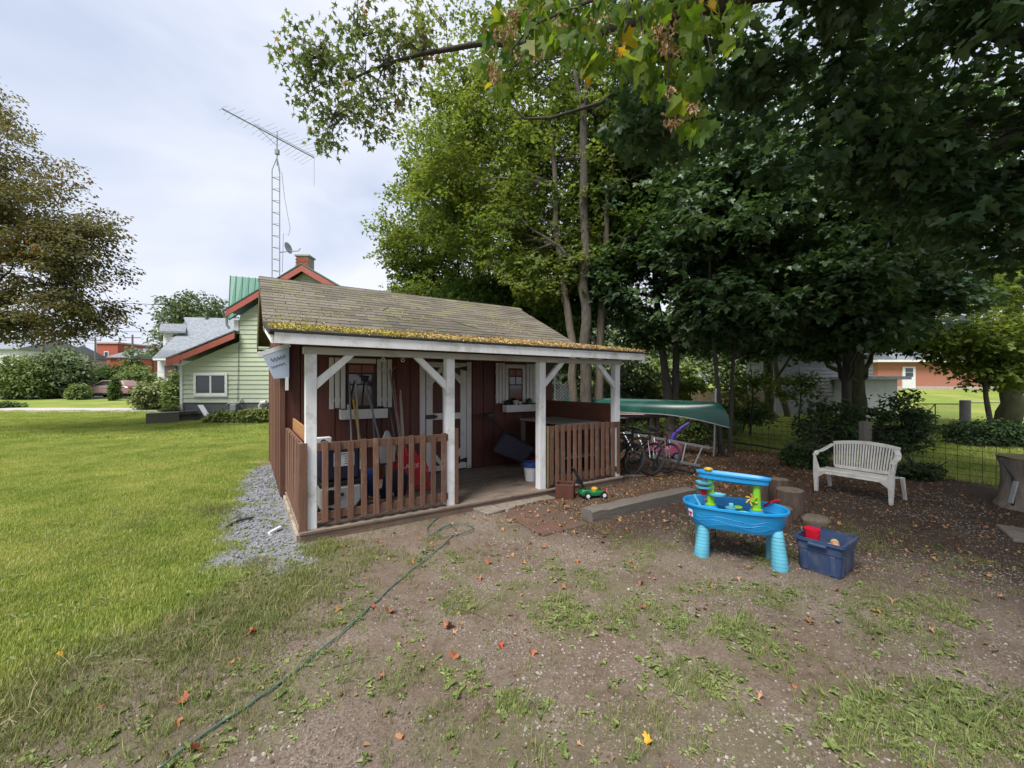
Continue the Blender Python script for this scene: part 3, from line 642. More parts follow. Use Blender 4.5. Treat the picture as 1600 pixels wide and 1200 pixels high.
pc('latch', MB().b2((2.085, y0 - .03, 1.05), (2.25, y0 - .006, 1.12)).b2((2.22, y0 - .045, 1.065), (2.285, y0 - .006, 1.105)), M['black_iron'], dr, .004)
pc('door_casing', MB().b2((1.99, WB - .03, .12), (2.085, WB, 2.05)), wm, bevel=.003); pc('door_casing', MB().b2((2.872, WB - .03, .12), (2.965, WB, 2.05)), wm, bevel=.003)
# --- windows with slatted shutters and flower boxes
def window(a0, a1, z0, z1, frame_w, pink):
    f = pc('window', MB().b2((a0, WB - .02, z0), (a1, WB - .004, z1)).b2((a0, WB - .026, z0 + .02), (a0 + .03, WB - .004, z1)).b2((a1 - .03, WB - .026, z0 + .02), (a1, WB - .004, z1)), M['muntin'])
    am = (a0 + a1) / 2; zm = z0 + (z1 - z0) * .52; zq = (zm + z1) / 2
    for (x0, x1, q0, q1) in ((a0 + .03, am - .008, zm, zq - .008), (am + .008, a1 - .03, zm, zq - .008), (a0 + .03, am - .008, zq + .008, z1 - .03), (am + .008, a1 - .03, zq + .008, z1 - .03)):
        pc('pane', MB().b2((x0, WB - .029, q0 + .012), (x1, WB - .0265, q1)), M['curtain'] if pink and q0 > zm else M['glass'], f)
    pc('pane', MB().b2((a0 + .03, WB - .029, z0 + .03), (a1 - .03, WB - .0265, zm - .01)), M['glass'], f)
    pc('muntin', MB().b2((am - .008, WB - .034, zm), (am + .008, WB - .021, z1 - .02)).b2((a0 + .02, WB - .0335, zq - .008), (a1 - .02, WB - .021, zq + .008)), M['muntin'], f)
    if frame_w:
        pc('casing', MB().b2((a0 - frame_w, WB - .032, z0), (a0, WB - .002, z1 + .0)).b2((a1, WB - .032, z0), (a1 + frame_w, WB - .002, z1)), wm, f, .003)
    pc('head_trim', MB().b2((a0 - frame_w, WB - .036, z1 + .001), (a1 + frame_w, WB - .002, z1 + .075)), wm, f, .003)
window(.815, 1.255, 1.28, 1.975, 0, True); window(3.765, 4.10, 1.28, 1.955, .07, True)
def shutter(a0, a1, n, z0=1.275, z1=2.05):
    w = (a1 - a0) / n; s = pc('shutter', MB().b2((a0 + .01, WB - .022, z0 + .1), (a1 - .01, WB - .008, z0 + .16)).b2((a0 + .01, WB - .022, z1 - .2), (a1 - .01, WB - .008, z1 - .14)), wm)
    for i in range(n): pc('slat', MB().b2((a0 + i * w + .008, WB - .045, z0 + random.uniform(-.01, .01)), (a0 + (i + 1) * w - .008, WB - .0225, z1)), wm, s, .003)
shutter(.555, .80, 3); shutter(1.265, 1.515, 3); shutter(3.475, 3.685, 3); shutter(4.18, 4.42, 3)
def fbox(a0, a1, z0, z1):
    o = pc('window_box', MB().b2((a0, WB - .19, z0), (a1, WB - .17, z1)).b2((a0, WB - .17, z0), (a0 + .02, WB - .04, z1)).b2((a1 - .02, WB - .17, z0), (a1, WB - .04, z1)).b2((a0 + .02, WB - .17, z0), (a1 - .02, WB - .04, z0 + .02)), wm, bevel=.003)
    pc('soil', MB().b2((a0 + .022, WB - .168, z0 + .03), (a1 - .022, WB - .045, z1 - .03)), M['soil_dark'], o)
fbox(.70, 1.40, 1.115, 1.262); fbox(3.62, 4.36, 1.115, 1.25)
# hooks under the beam and a loop of wire
for a in (.86, 1.09): pc('eye_hook', MB().lathe([(.02 + .004 * math.cos(q), .004 * math.sin(q)) for q in np.linspace(0, 6.28, 7)[:-1]], (a, .05, 1.935), 12, axis=Matrix.Rotation(R(90), 3, 'X'), closed=True).tube([(a, .05, 1.955), (a, .05, 1.972)], .004, 6), M['steel'])
pc('hanging_wire', MB().tube([(1.28 + .28 * q / 8, WB - .06, 1.93 - .12 * math.sin(math.pi * q / 8)) for q in range(9)], .004, 5), M['steel'])
# seeds and moss lying on the roof
def roofpt(a, b): return (a, b, roofz(b) + .014)
P = []; Rr = []; Sc = []
for i in range(17000):
    a = random.uniform(RL + .02, RR_ - .02); q = random.random()
    b = -.24 + (random.random() ** 1.25) * (1.55 + 1.2 * mnoise.noise(Vector((a * 1.6, 0, 3))))
    if mnoise.noise(Vector((a * 5, b * 5, 1))) < -.12 + .10 * (b > .3): continue
    if a < .6 and random.random() < .45 - .6 * a: continue
    P.append(Vector(roofpt(a, b)) + Vector((0, 0, random.uniform(0, .03) * max(0, 1.0 - b * .7)))); Rr.append((random.gauss(0, .5), random.gauss(0, .5), random.uniform(0, 6.28))); Sc.append(random.uniform(.6, 1.3))
for i in range(2600):
    a = random.uniform(RL, RR_); b = 1.5 + random.random() ** 2 * 1.9
    if mnoise.noise(Vector((a * .9, b * 2, 7))) < -.05 + .15 * (b - 1.5): continue
    P.append(Vector(roofpt(a, b)) + Vector((0, 0, .008))); Rr.append((random.gauss(0, .3), random.gauss(0, .3), random.uniform(0, 6.28))); Sc.append(random.uniform(.4, 1.0))
vs1 = leaf_geo('oval', .034, .3, .3); vs2 = leaf_geo('blob', .024, .4, .2)
va = [(vs1[0], vs1[1], [tt] * len(vs1[1]), 0) for tt in (.1, .4, .7, .95)] + [(vs2[0], vs2[1], [tt] * len(vs2[1]), 1) for tt in (.2, .5, .9)]
pk = [int(4 + random.random() * 3) if random.random() < 1 / (1 + math.exp((p[0] - 1.5) * 1.6)) else int(random.random() * 4) for p in P]
scatter('roof_litter', [M['moss'], M['moss_green']], va, [tuple(p) for p in P], Rr, Sc, parent=shed, picks=pk)
for a, b, l in ((1.5, 2.4, .3), (1.7, 2.05, .25), (2.35, 2.6, .2), (3.1, 1.9, .25), (2.7, 2.2, .3), (3.4, 1.8, .2)):
    z = roofz(b) + .02; d = Vector((math.cos(a * 9), math.sin(a * 9) * .9, math.sin(a * 9) * .45)) * l
    pc('fallen_twig', MB().tube([(a, b, z), (a + d.x / 2, b + d.y / 2 + .02, z + d.z / 2 + .01), (a + d.x, b + d.y, z + d.z + .01)], .006, 5), M['bark_light'])

# ================================================================== THINGS ON THE PORCH (positions in the shed's frame)
def porch(name, a, b, z, rz, label, cat, group=None): 
    p = sw(a, b, z); return empty(name, p, TH + rz, label, cat, group)
DK = .11
# sign shaped like a birdhouse on the left corner
sg = porch('birdhouse_sign', -.1, 1.86, 1.6, 0, 'pale blue birdhouse shaped sign with faded script on the left corner of the shed', 'sign')
pb_ = mat('pale_blue_paint', (.48, .56, .72), (.40, .47, .62), rough=.7, scale=6, bump=.1)
pc('panel', MB().prism([(-.2, .45), (.13, .58), (.13, .14), (-.06, .12)], -.01, .015), pb_, sg, .003)
pc('roof_strip', MB().bar((-.25, 0, .45), (.14, 0, .615), .06, .025, (0, -1, 0)), M['white'], sg)
pc('stake', MB().b2((.08, -.02, -.04), (.12, .01, .14)), M['white'], sg); pc('stake', MB().b2((.08, -.02, .6), (.12, .01, .68)), M['white'], sg)
ink = MB()
for r_, z0 in ((0, .38), (1, .28)):
    pts = [(-.10 + .18 * q / 22, -.0135, z0 + .035 * (q / 22) * 2 + .028 * math.sin(q * 1.35 + r_) * (1 - .5 * r_)) for q in range(23)]; ink.tube(pts, .0028, 4)
pc('script', ink, M['found_grey'], sg)
# new orange board inside the left railing
ob = MB().b2((.075, .45, .985), (.10, 2.0 - .12, 1.155)).build('orange_board', M['orange_wood'], bevel=.003); ob.location = SO; ob.rotation_euler = (0, 0, TH)
tag(ob, 'bare orange wooden board standing on edge inside the left porch railing', 'board')
# machine behind the railing
dkp = mat('black_plastic', (.018, .018, .022), (.012, .012, .015), rough=.45, scale=5, bump=.03)
nvp = mat('navy_plastic', (.02, .025, .06), (.013, .016, .04), rough=.45, scale=5, bump=.03)
lgp = mat('pale_grey_housing', (.50, .52, .50), (.42, .44, .42), rough=.45, scale=4, bump=.03, dirt=(.25, .24, .2), dscale=4, dlo=.55, dhi=.8)
mc = porch('yard_machine', .43, .42, DK, 0, 'black and pale grey yard machine with a white sticker behind the left railing', 'machine')
pc('upper_case', MB().b2((-.22, -.2, .43), (.21, .22, .82)), nvp, mc, .03); pc('belt', MB().b2((-.23, -.21, .36), (.22, .23, .43)), dkp, mc, .02)
lh = pc('housing', MB().prism([(-.22, .37), (.22, .37), (.22, .20), (.10, .04), (-.03, .03), (-.22, .12)], -.22, .2), lgp, mc, .02)
pc('port', MB().lathe([(.085, 0), (.085, .02), (.055, .02)], (-.12, -.215, .26), 18, axis=Matrix.Rotation(R(90), 3, 'X')), dkp, lh)
pc('slot', MB().prism([(-.19, .14), (-.17, .165), (.05, .085), (.07, .05), (.02, .05)], -.228, -.219), dkp, lh)
pc('handle', MB().bar((-.08, -.235, .27), (.02, -.235, .285), .02, .03), dkp, lh)
stk = pc('sticker', MB().b2((-.08, -.212, .60), (.14, -.2005, .755)), mat('white_sticker', (.75, .77, .8), (.5, .56, .68), rough=.4, scale=9, bump=0), mc)
tx = MB()
for r_ in range(5): tx.b2((.035 if r_ else -.06, -.2145, .735 - r_ * .028), (.125 if r_ % 2 else .11, -.2125, .743 - r_ * .028))
pc('print', tx, M['found_grey'], mc)
pc('leg', MB().bar((-.17, -.1, .13), (-.2, -.1, 0), .03, .03, (0, 1, 0)), dkp, mc); pc('leg', MB().bar((-.17, .12, .13), (-.2, .12, 0), .03, .03, (0, 1, 0)), dkp, mc)
for s in (-.13, .13): pc('wheel', MB().lathe([(.03, -.03), (.09, -.03), (.10, 0), (.09, .03), (.03, .03)], (.12, s, .10), 16, axis=Matrix.Rotation(R(90), 3, 'X')), dkp, mc, smooth=True)
wbx = porch('white_box', .26, .42, DK + .82, .1, 'small white box with a round black opening behind the left corner post', 'box')
pc('box_shell', MB().b2((-.09, -.05, 0), (.09, .05, .10)), M['white'], wbx, .006)
pc('round_opening', MB().lathe([(.0, 0), (.032, 0), (.032, .008), (0, .008)], (0, -.0495, .05), 16, axis=Matrix.Rotation(R(90), 3, 'X')), dkp, wbx)

def tool(name, label, foot, top, r, hm, head=None, group=None, cat='tool'):
    """a long-handled tool leaning between foot and top (shed frame); head(parent, direction) adds the working end at the foot"""
    f = Vector(foot); tpt = Vector(top); root = porch(name, f.x, f.y, f.z, 0, label, cat, group); d = tpt - f
    n = d.normalized(); pc('shaft', MB().tube([n * .0, d], r, 8), hm, root, smooth=True)
    if head: head(root, n)
    return root
alu = mat('dull_aluminium', (.30, .31, .32), (.22, .23, .24), rough=.45, metal=.5, scale=5, bump=.03)
wdh = mat('pale_wood_handle', (.42, .38, .30), (.32, .28, .21), rough=.6, scale=5, stretch=(8, 8, 1), bump=.1)
yel = mat('yellow_fibreglass', (.55, .36, .03), (.45, .28, .02), rough=.4, scale=5, bump=.02)
blu = mat('blue_shovel_plastic', (.035, .10, .33), (.02, .05, .16), rough=.4, scale=5, bump=.03)
redp = mat('red_plastic', (.55, .012, .035), (.42, .008, .025), rough=.38, scale=4, bump=.02)
def head_scoop(col, w=.34, h=.40, curve=.14):
    def fn(root, n):
        mb = MB(); g = 8; r0 = []
        for i in range(g + 1):
            z = h * i / g - .02; yy = -.03 - curve * math.sin(math.pi * i / g * .6) + .06
            ww = w * (.5 if i < g - 1 else .36); r0 += [(-ww, yy, z), (0, yy + .03, z), (ww, yy, z)]
        f = []
        for i in range(g):
            for j in range(2): k0 = i * 3 + j; f.append((k0, k0 + 1, k0 + 4, k0 + 3))
        mb.add(r0, f); mb.add([(x, y + .012, z) for x, y, z in r0], [q[::-1] for q in f]); o = pc('scoop', mb, col, root, smooth=True)
    return fn
def dgrip(root, top):
    t_ = Vector(top); pc('grip', MB().tube([t_ + Vector((-.055, 0, .09)), t_ + Vector((.055, 0, .09))], .014, 8).tube([t_, t_ + Vector((-.055, 0, .09))], .009, 6).tube([t_, t_ + Vector((.055, 0, .09))], .009, 6), dkp, root)
s1 = tool('snow_shovel', 'blue snow shovel with a grey shaft, first one right of the machine', (.67, .72, DK + .02), (.845, 1.86, 1.68), .014, alu, head_scoop(nvp))
s2 = tool('snow_shovel', 'snow shovel with a pale wooden shaft leaning left of the window box centre', (.80, .86, DK + .05), (.939, 1.86, 1.70), .014, wdh, head_scoop(blu))
s3 = tool('snow_shovel', 'dark blue snow shovel with a bent steel shaft before the window right half', (1.19, .75, DK + .02), (1.083, 1.86, 1.68), .014, alu, head_scoop(nvp))
tool('push_broom', 'short black broom standing right of the snow shovels', (1.04, 1.0, DK + .03), (1.191, 1.86, 1.326), .012, alu, lambda root, n: pc('brush', MB().b2((-.16, -.04, -.05), (.16, .04, .05)), dkp, root))
tool('garden_fork', 'garden fork with a short yellow handle below the left window', (.92, .95, DK), (.901, 1.86, 1.403), .017, yel, lambda root, n: pc('tines', MB().b2((-.09, -.01, .1), (.09, .01, .13)).b2((-.09, -.008, -.1), (-.075, .008, .1)).b2((-.03, -.008, -.1), (-.015, .008, .1)).b2((.03, -.008, -.1), (.045, .008, .1)).b2((.075, -.008, -.1), (.09, .008, .1)), dkp, root))
dgrip(s3, Vector((1.083, 1.86, 1.68)) - Vector((1.19, .75, DK + .02)))
def hd_rake(root, n):
    mb = MB().b2((-.2, -.012, 0), (.2, .012, .03))
    for i in range(12): mb.b2((-.195 + i * .0345, -.05, -.005), (-.185 + i * .0345, .0, .012))
    pc('tine_bar', mb, dkp, root)
def hd_hoe(root, n): pc('blade', MB().prism([(-.08, 0), (.08, 0), (.06, .11), (-.06, .11)], -.01, -.004), M['steel'], root)
for (fx, fy, tx_, tz, hm, lab, hd) in ((1.46, 1.0, 1.464, 1.88, alu, 'tall steel garden rake with its top under the dark eave, leftmost by the door', hd_rake), (1.47, 1.05, 1.526, 1.733, mat('red_taped_handle', (.30, .24, .22), (.45, .06, .03), rough=.5, scale=2.2, stretch=(.3, .3, 2), bump=.02), 'garden hoe with red tape on its handle beside the door', hd_hoe),
                                      (1.42, 1.0, 1.454, 1.267, alu, 'short grey edging tool lowest in the bunch beside the door', hd_hoe), (1.41, .98, 1.632, 1.471, wdh, 'straight pale wooden pole beside the shed door casing', None)):
    tool('garden_tool', lab, (fx, fy, DK + .03), (tx_, 1.86, tz), .012, hm, hd)
# light grey shovel blade that shows above the rail
bl = porch('spade', 1.06, .6, DK, 0, 'grey spade standing blade up between the blue shovels and red rake', 'spade')
pc('blade', MB().prism([(-.11, .72), (-.02, .93), (.02, .93), (.12, .70), (.1, .5), (-.09, .5)], -.012, .012, lambda x, y, z: (x, y + .06 * (x * 9) ** 2 * .2, z)), M['steel'], bl, .004); pc('shaft', MB().tube([(0, 0, 0), (0, .02, .52)], .016, 8), alu, bl)
pc('footrest', MB().b2((-.12, -.03, .49), (.13, .02, .51)), dkp, bl)
# red leaf rake with white lettering
rk = porch('leaf_rake', 1.43, .85, DK + .19, 0, 'red plastic leaf rake with white lettering standing fan down behind the railing', 'rake')
mb = MB(); n_ = 24
mb.prism([(-.11, .40), (.09, .40), (.27, .20), (.30, .13), (-.30, .13), (-.27, .22)], -.006, .006)
fan = pc('fan', mb, redp, rk)
for i in range(n_):
    x0 = -.285 + .57 * i / (n_ - 1); x1 = x0 * 1.13; pc('tine', MB().add([(x0 - .008, -.008, .14), (x0 + .008, -.008, .14), (x1 + .007, -.03, -.15), (x1 - .007, -.03, -.15), (x0 - .008, .002, .14), (x0 + .008, .002, .14), (x1 + .007, -.022, -.15), (x1 - .007, -.022, -.15)], [(0, 1, 2, 3), (7, 6, 5, 4), (0, 3, 7, 4), (1, 5, 6, 2), (2, 6, 7, 3), (0, 4, 5, 1)]), redp, rk)
for x in (-.16, -.08, 0, .08): pc('opening', MB().b2((x - .022, -.0085, .26), (x + .022, -.0065, .275)).b2((x - .022, -.0085, .31), (x + .022, -.0065, .325)), mat('dark_red', (.12, .005, .01), rough=.6, bump=0) if x < -.1 else bpy.data.materials['dark_red'], rk)
pc('socket', MB().tube([(-.02, -.01, .36), (-.05, .03, .5)], [.03, .018], 8), redp, rk)
pc('shaft', MB().tube([(-.05, .03, .5), (.16, .85, 1.25)], .013, 8), wdh, rk)
fc = bpy.data.curves.new('lettering', 'FONT'); fc.body = 'ARES'; fc.size = .13; fc.extrude = .001; fc.shear = .25; fc.align_x = 'CENTER'
wt_ = mat('white_print', (.75, .72, .68), rough=.5, bump=0); fc.materials.append(wt_)
tb = bpy.data.objects.new('text_source', fc); C.objects.link(tb); bpy.context.view_layer.update()
tme = bpy.data.meshes.new_from_object(tb.evaluated_get(bpy.context.evaluated_depsgraph_get())); bpy.data.objects.remove(tb)
obj('lettering', tme, rk, (0, -.010, .165), (R(90), 0, 0), (1.0, .62, 1))
# push mower with a grass bag
mw = porch('lawn_mower', 3.62, 1.45, DK, R(-28), 'red lawn mower with a dark grass bag and folded handle under the right window', 'lawn mower')
bagm = mat('grey_bag_fabric', (.045, .042, .06), (.03, .028, .042), rough=.85, scale=30, bump=.3)
pc('grass_bag', MB().add([(-.42, -.22, .34), (-.42, .22, .34), (.16, .22, .12), (.16, -.22, .12), (-.20, -.22, .68), (-.20, .22, .68), (.34, .22, .40), (.34, -.22, .40)], [(0, 1, 2, 3), (4, 7, 6, 5), (0, 3, 7, 4), (1, 5, 6, 2), (0, 4, 5, 1), (3, 2, 6, 7)]), bagm, mw, .03)
dk_ = pc('mower_deck', MB().lathe([(.30, .06), (.31, .14), (.27, .21), (.12, .25), (0, .25)], (.52, 0, 0), 24, sy=.85), redp, mw, smooth=True)
pc('engine', MB().lathe([(.13, .24), (.14, .34), (.10, .38), (0, .385)], (.54, 0, 0), 18), dkp, dk_, smooth=True)
for x in (.3, .76):
    for s in (-.28, .28):
        w_ = pc('wheel', MB().lathe([(.05, -.025), (.095, -.025), (.10, 0), (.095, .025), (.05, .025)], (x, s, .10), 18, axis=Matrix.Rotation(R(90), 3, 'X')), dkp, mw, smooth=True)
        pc('hub', MB().lathe([(0, -.03), (.05, -.028), (.05, .028), (0, .03)], (x, s, .10), 12, axis=Matrix.Rotation(R(90), 3, 'X')), lgp, w_)
hb = MB()
for s in (-.2, .2): hb.tube([(.3, s, .2), (-.15, s, .62), (-.52, s, .98)], .012, 6)
hb.tube([(-.52, -.2, .98), (-.56, 0, 1.0), (-.52, .2, .98)], .014, 6); pc('handle', hb, dkp, mw)
pc('control_box', MB().b2((-.5, -.09, .93), (-.38, .09, 1.02)), dkp, mw, .01)
bk = porch('bucket', 3.33, .55, DK, 0, 'white plastic bucket with a blue rim beside the third porch post', 'bucket')
pc('bucket_body', MB().lathe([(.0, 0), (.085, 0), (.115, .235), (.105, .235), (.08, .01), (0, .01)], (0, 0, 0), 22), M['white'], bk, smooth=True)
pc('rim', MB().lathe([(.113, .22), (.122, .22), (.126, .30), (.114, .30)], (0, 0, 0), 22, closed=True), blu, bk, smooth=True)
wkb = porch('workbench', 4.28, .95, DK, 0, 'plywood topped workbench behind the right railing', 'workbench')
pc('bench_top', MB().b2((-.48, -.62, .87), (.40, .62, .895)), mat('pale_plywood', (.34, .31, .27), (.26, .235, .20), rough=.7, scale=3, stretch=(1, 7, 1), bump=.1), wkb, .003)
for x in (-.44, .36):
    for y in (-.56, .56): pc('leg', MB().b2((x - .03, y - .03, 0), (x + .03, y + .03, .87)), M['wood_post'], wkb)
pc('shelf', MB().b2((-.44, -.56, .3), (.36, .56, .32)), M['wood_post'], wkb)
# pots and odds on the window boxes
potm = mat('pale_pot', (.50, .48, .45), (.40, .38, .35), rough=.6, scale=5, bump=.05); gl = M['weed']
def pot(a, z, r, h, m, lab, plant=None):
    p = porch('flower_pot', a, WB - .105, z, 0, lab, 'pot')
    pc('pot_body', MB().lathe([(0, 0), (r * .72, 0), (r, h), (r * .86, h), (r * .6, .015), (0, .015)], (0, 0, 0), 16), m, p, smooth=True)
    if plant:
        v = [leaf_geo('oval', .09) for _ in range(1)]; mbp = MB()
        for k in range(16):
            Mx = rotmat(random.uniform(.3, 1.3), 0, random.uniform(0, 6.28)); mbp.add([Mx @ q * random.uniform(.6, 1.1) + Vector((0, 0, h * .8)) for q in v[0][0]], v[0][1])
        pc('plant', mbp, plant, p)
pot(3.88, 1.235, .058, .10, potm, 'pale pot in the middle of the right window box'); pot(3.98, 1.235, .05, .075, potm, 'small pale tub right of the middle pot in the right window box')
pot(4.20, 1.235, .06, .10, mat('green_pot', (.05, .09, .07), rough=.5), 'dark green pot with a leafy plant at the right end of the window box', M['leaf_shrub'])
pot(3.68, 1.235, .055, .08, dkp, 'black pot with drooping plant at the left end of the right window box', M['leaf_shrub'])
pot(3.93, 1.32, .03, .06, redp, 'small red cup standing behind the pots in the right window box')
pot(.83, 1.235, .03, .10, potm, 'pale bottle shaped jar at the left end of the left window box')
pot(1.31, 1.235, .05, .06, nvp, 'dark dish at the right end of the left window box')

# ================================================================== YARD THINGS
def yard(name, x, y, rz, label, cat, group=None): return empty(name, (x, y, hz(x, y)), rz, label, cat, group)
# paving slabs in front of the step
def slabq(pts, z1, m, name, label, grp=None):
    P = [Vector(p) for p in pts]; c = sum(P, Vector((0, 0))) / len(P); mb = MB(); vs = []
    for z, k in ((-.03, 1), (z1, 1)):
        for i in range(len(P)):
            a, b2_ = P[i], P[(i + 1) % len(P)]
            for q in range(4): p = a.lerp(b2_, q / 4) - c; vs.append((p.x * k + random.gauss(0, .006), p.y * k + random.gauss(0, .006), z))
    n = len(vs) // 2; mb.add(vs, [tuple(range(n))[::-1], tuple(range(n, 2 * n))] + [(i, (i + 1) % n, n + (i + 1) % n, n + i) for i in range(n)])
    o = mb.build(name, m, bevel=.008); o.location = (c.x, c.y, 0); return tag(o, label, 'paving slab', grp)
slabq([(-.60, 5.41), (-.30, 5.11), (-.09, 5.31), (-.41, 5.62)], .035, M['concrete'], 'paving_slab', 'pale worn slab below the porch step, nearest the middle porch post')
slabq([(-.38, 5.63), (-.07, 5.33), (.32, 5.68), (.05, 5.95)], .032, M['concrete'], 'paving_slab', 'middle one of three pale slabs along the open front of the porch')
slabq([(.07, 5.96), (.33, 5.70), (.62, 5.85), (.44, 6.12)], .028, M['concrete'], 'paving_slab', 'pale slab next to the brown planter box by the porch')
slabq([(-.13, 5.22), (.34, 4.42), (.90, 4.80), (.40, 5.60)], .018, M['rust_slab'], 'paving_slab', 'large rust red slab strewn with leaves before the porch')
slabq([(5.25, 4.30), (5.75, 3.85), (6.1, 4.3), (5.6, 4.75)], .03, M['concrete'], 'paving_slab', 'grey slab at the foot of the big stump on the right')
# brown box planter
pl = yard('planter_box', .78, 5.99, R(-14), 'square red brown planter box against the porch corner', 'planter')
mb = MB()
for x0, y0_, x1, y1_ in ((-.13, -.13, .13, -.11), (-.13, .11, .13, .13), (-.13, -.11, -.11, .11), (.11, -.11, .13, .11)): mb.b2((x0, y0_, 0), (x1, y1_, .205))
pc('planter_sides', mb, M['red_brown'], pl, .004); pc('soil', MB().b2((-.11, -.11, .02), (.11, .11, .16)), M['soil_dark'], pl)
# toy mower
tm = yard('toy_mower', 1.17, 5.97, R(12), 'green toy lawn mower with yellow engine and black handle beside the planter', 'toy')
gtoy = mat('toy_green', (.014, .17, .055), (.01, .13, .042), rough=.45, scale=4, bump=.02); ytoy = mat('toy_yellow', (.62, .38, .04), rough=.4, bump=.02)
pc('toy_body', MB().prism([(-.2, .04), (.2, .04), (.21, .08), (.12, .12), (-.04, .105), (-.10, .15), (-.2, .15), (-.23, .08)], -.1, .1), gtoy, tm, .012, smooth=True)
pc('toy_engine', MB().lathe([(.05, .11), (.055, .15), (.03, .17), (0, .172)], (.04, 0, 0), 14), ytoy, tm, smooth=True)
for x in (-.13, .16):
    for s in (-.12, .12):
        w_ = pc('wheel', MB().lathe([(.03, -.02), (.055, -.02), (.06, 0), (.055, .02), (.03, .02)], (x, s, .058), 16, axis=Matrix.Rotation(R(90), 3, 'X')), dkp, tm, smooth=True)
        pc('hub', MB().lathe([(0, -.023), (.032, -.022), (.032, .022), (0, .023)], (x, s, .058), 12, axis=Matrix.Rotation(R(90), 3, 'X')), M['white'], w_)
tm.scale = (.86,) * 3
hm_ = MB()
for s in (-.06, .06): hm_.tube([(-.12, s, .12), (-.26, s, .36), (-.34, s, .50)], .011, 6)
hm_.tube([(-.34, -.06, .50), (-.34, .06, .50)], .014, 6).tube([(-.26, -.06, .36), (-.26, .06, .36)], .01, 6).b2((-.27, -.04, .24), (-.18, .04, .31)); pc('toy_handle', hm_, dkp, tm)
# timber beam edging
tb_ = MB(); a_, b_ = Vector((.955, 4.86, 0)), Vector((2.66, 5.90, 0)); d = (b_ - a_).normalized(); L_ = (b_ - a_).length
vs = []
for i in range(15):
    x = L_ * i / 14
    for (yy, zz) in ((0, -.02), (0, .125), (.02, .135), (.19, .135), (.21, .12), (.21, -.02)): vs.append((x, yy + random.gauss(0, .004), zz + random.gauss(0, .004)))
fs = [(i * 6 + j, i * 6 + (j + 1) % 6, (i + 1) * 6 + (j + 1) % 6, (i + 1) * 6 + j) for i in range(14) for j in range(6)] + [tuple(range(6)), tuple(range(84, 90))[::-1]]
o = tb_.add(vs, fs).build('timber_beam', M['wood_grey'], smooth=True); o.location = a_; o.rotation_euler = (0, 0, math.atan2(d.y, d.x)); tag(o, 'thick weathered timber lying on the ground between porch and water table', 'timber')
# log stumps
def log(x, y, r, h, label, seed, name='log_stump'):
    rr = random.Random(seed); g = yard(name, x, y, rr.uniform(0, 6), label, 'log'); n = 26; rad = [r * (1 + .07 * mnoise.noise(Vector((math.cos(6.283 * k / n) * 2, math.sin(6.283 * k / n) * 2, seed)))) * rr.uniform(.97, 1.02) for k in range(n)]
    vs = []; lv = [-.02, .05, h * .5, h - .03, h - .004]
    for i, z in enumerate(lv):
        for k in range(n): q = rad[k] * (1.05 if i == 0 else 1) * rr.uniform(.985, 1.015); vs.append((q * math.cos(6.283 * k / n), q * math.sin(6.283 * k / n), z))
    fs = [(i * n + k, i * n + (k + 1) % n, (i + 1) * n + (k + 1) % n, (i + 1) * n + k) for i in range(4) for k in range(n)]
    pc('bark', MB().add(vs, fs), M['log_bark'], g, smooth=True)
    top = [(rad[k] * .97 * math.cos(6.283 * k / n), rad[k] * .97 * math.sin(6.283 * k / n), h + rr.gauss(0, .002)) for k in range(n)]; low = [vs[4 * n + k] for k in range(n)]
    pc('cut_top', MB().add(top + low, [tuple(range(n))] + [(k, (k + 1) % n, n + (k + 1) % n, n + k) for k in range(n)]), M['log_end'], g)
    return g
log(3.48, 5.13, .150, .33, 'upright log stump in front, right of the water table column', 1); log(3.33, 5.52, .115, .355, 'tall upright log stump standing just behind the green right column', 2)
log(3.66, 5.62, .115, .35, 'upright log stump half hidden behind the front stump', 3); log(3.22, 4.92, .125, .17, 'short low log stump behind the right end of the water table', 4)
st = MB(); st.lathe([(0, -.02), (.13, -.02), (.14, .05), (.10, .085), (0, .09)], (0, 0, 0), 10, sx=1.1); o = st.build('rough_stone', M['stone_pale'] if False else M['log_end'], bevel=.01, smooth=False); o.location = (3.60, 4.86, 0); tag(o, 'low flat stone beside the front log stump above the blue tote', 'stone')

# ---- water table
WTS = .94
wt0 = yard('water_table', 2.11, 3.90, math.atan2(-.46, .887), 'bright blue toy water table with lime columns and light blue legs', 'water table')
bluT = mat('sky_blue_plastic', (.018, .30, .64), (.013, .25, .57), rough=.38, scale=3, bump=.03, spec=.45, dirt=(.10, .22, .36), dscale=7, dlo=.55, dhi=.85); ltbT = mat('aqua_plastic', (.14, .48, .62), (.11, .40, .54), rough=.42, scale=3, bump=.03, dirt=(.20, .30, .32), dscale=8, dlo=.54, dhi=.8)
limT = mat('lime_plastic', (.22, .54, .03), (.17, .45, .02), rough=.42, scale=3, bump=.03, dirt=(.24, .34, .12), dscale=9, dlo=.56, dhi=.82)
def oval(hl, hw, n=40):      # stadium-like outline
    out = []
    for k in range(n):
        a = 6.28318 * k / n; c_, s_ = math.cos(a), math.sin(a); out.append((hl * math.copysign(abs(c_) ** .72, c_), hw * math.copysign(abs(s_) ** .82, s_)))
    return out
def loft(rings, close0=True, close1=True):
    mb = MB(); n = len(rings[0]); vs = [p for r in rings for p in r]; fs = [(i * n + k, i * n + (k + 1) % n, (i + 1) * n + (k + 1) % n, (i + 1) * n + k) for i in range(len(rings) - 1) for k in range(n)]
    if close0: fs.append(tuple(range(n))[::-1])
    if close1: fs.append(tuple((len(rings) - 1) * n + k for k in range(n)))
    return mb.add(vs, fs)
def ring(hl, hw, z, zf=None): return [(x, y, z + (zf(x) if zf else 0)) for x, y in oval(hl, hw)]
dipf = lambda x: -.03 * math.cos(x / .5 * 1.57) + .015
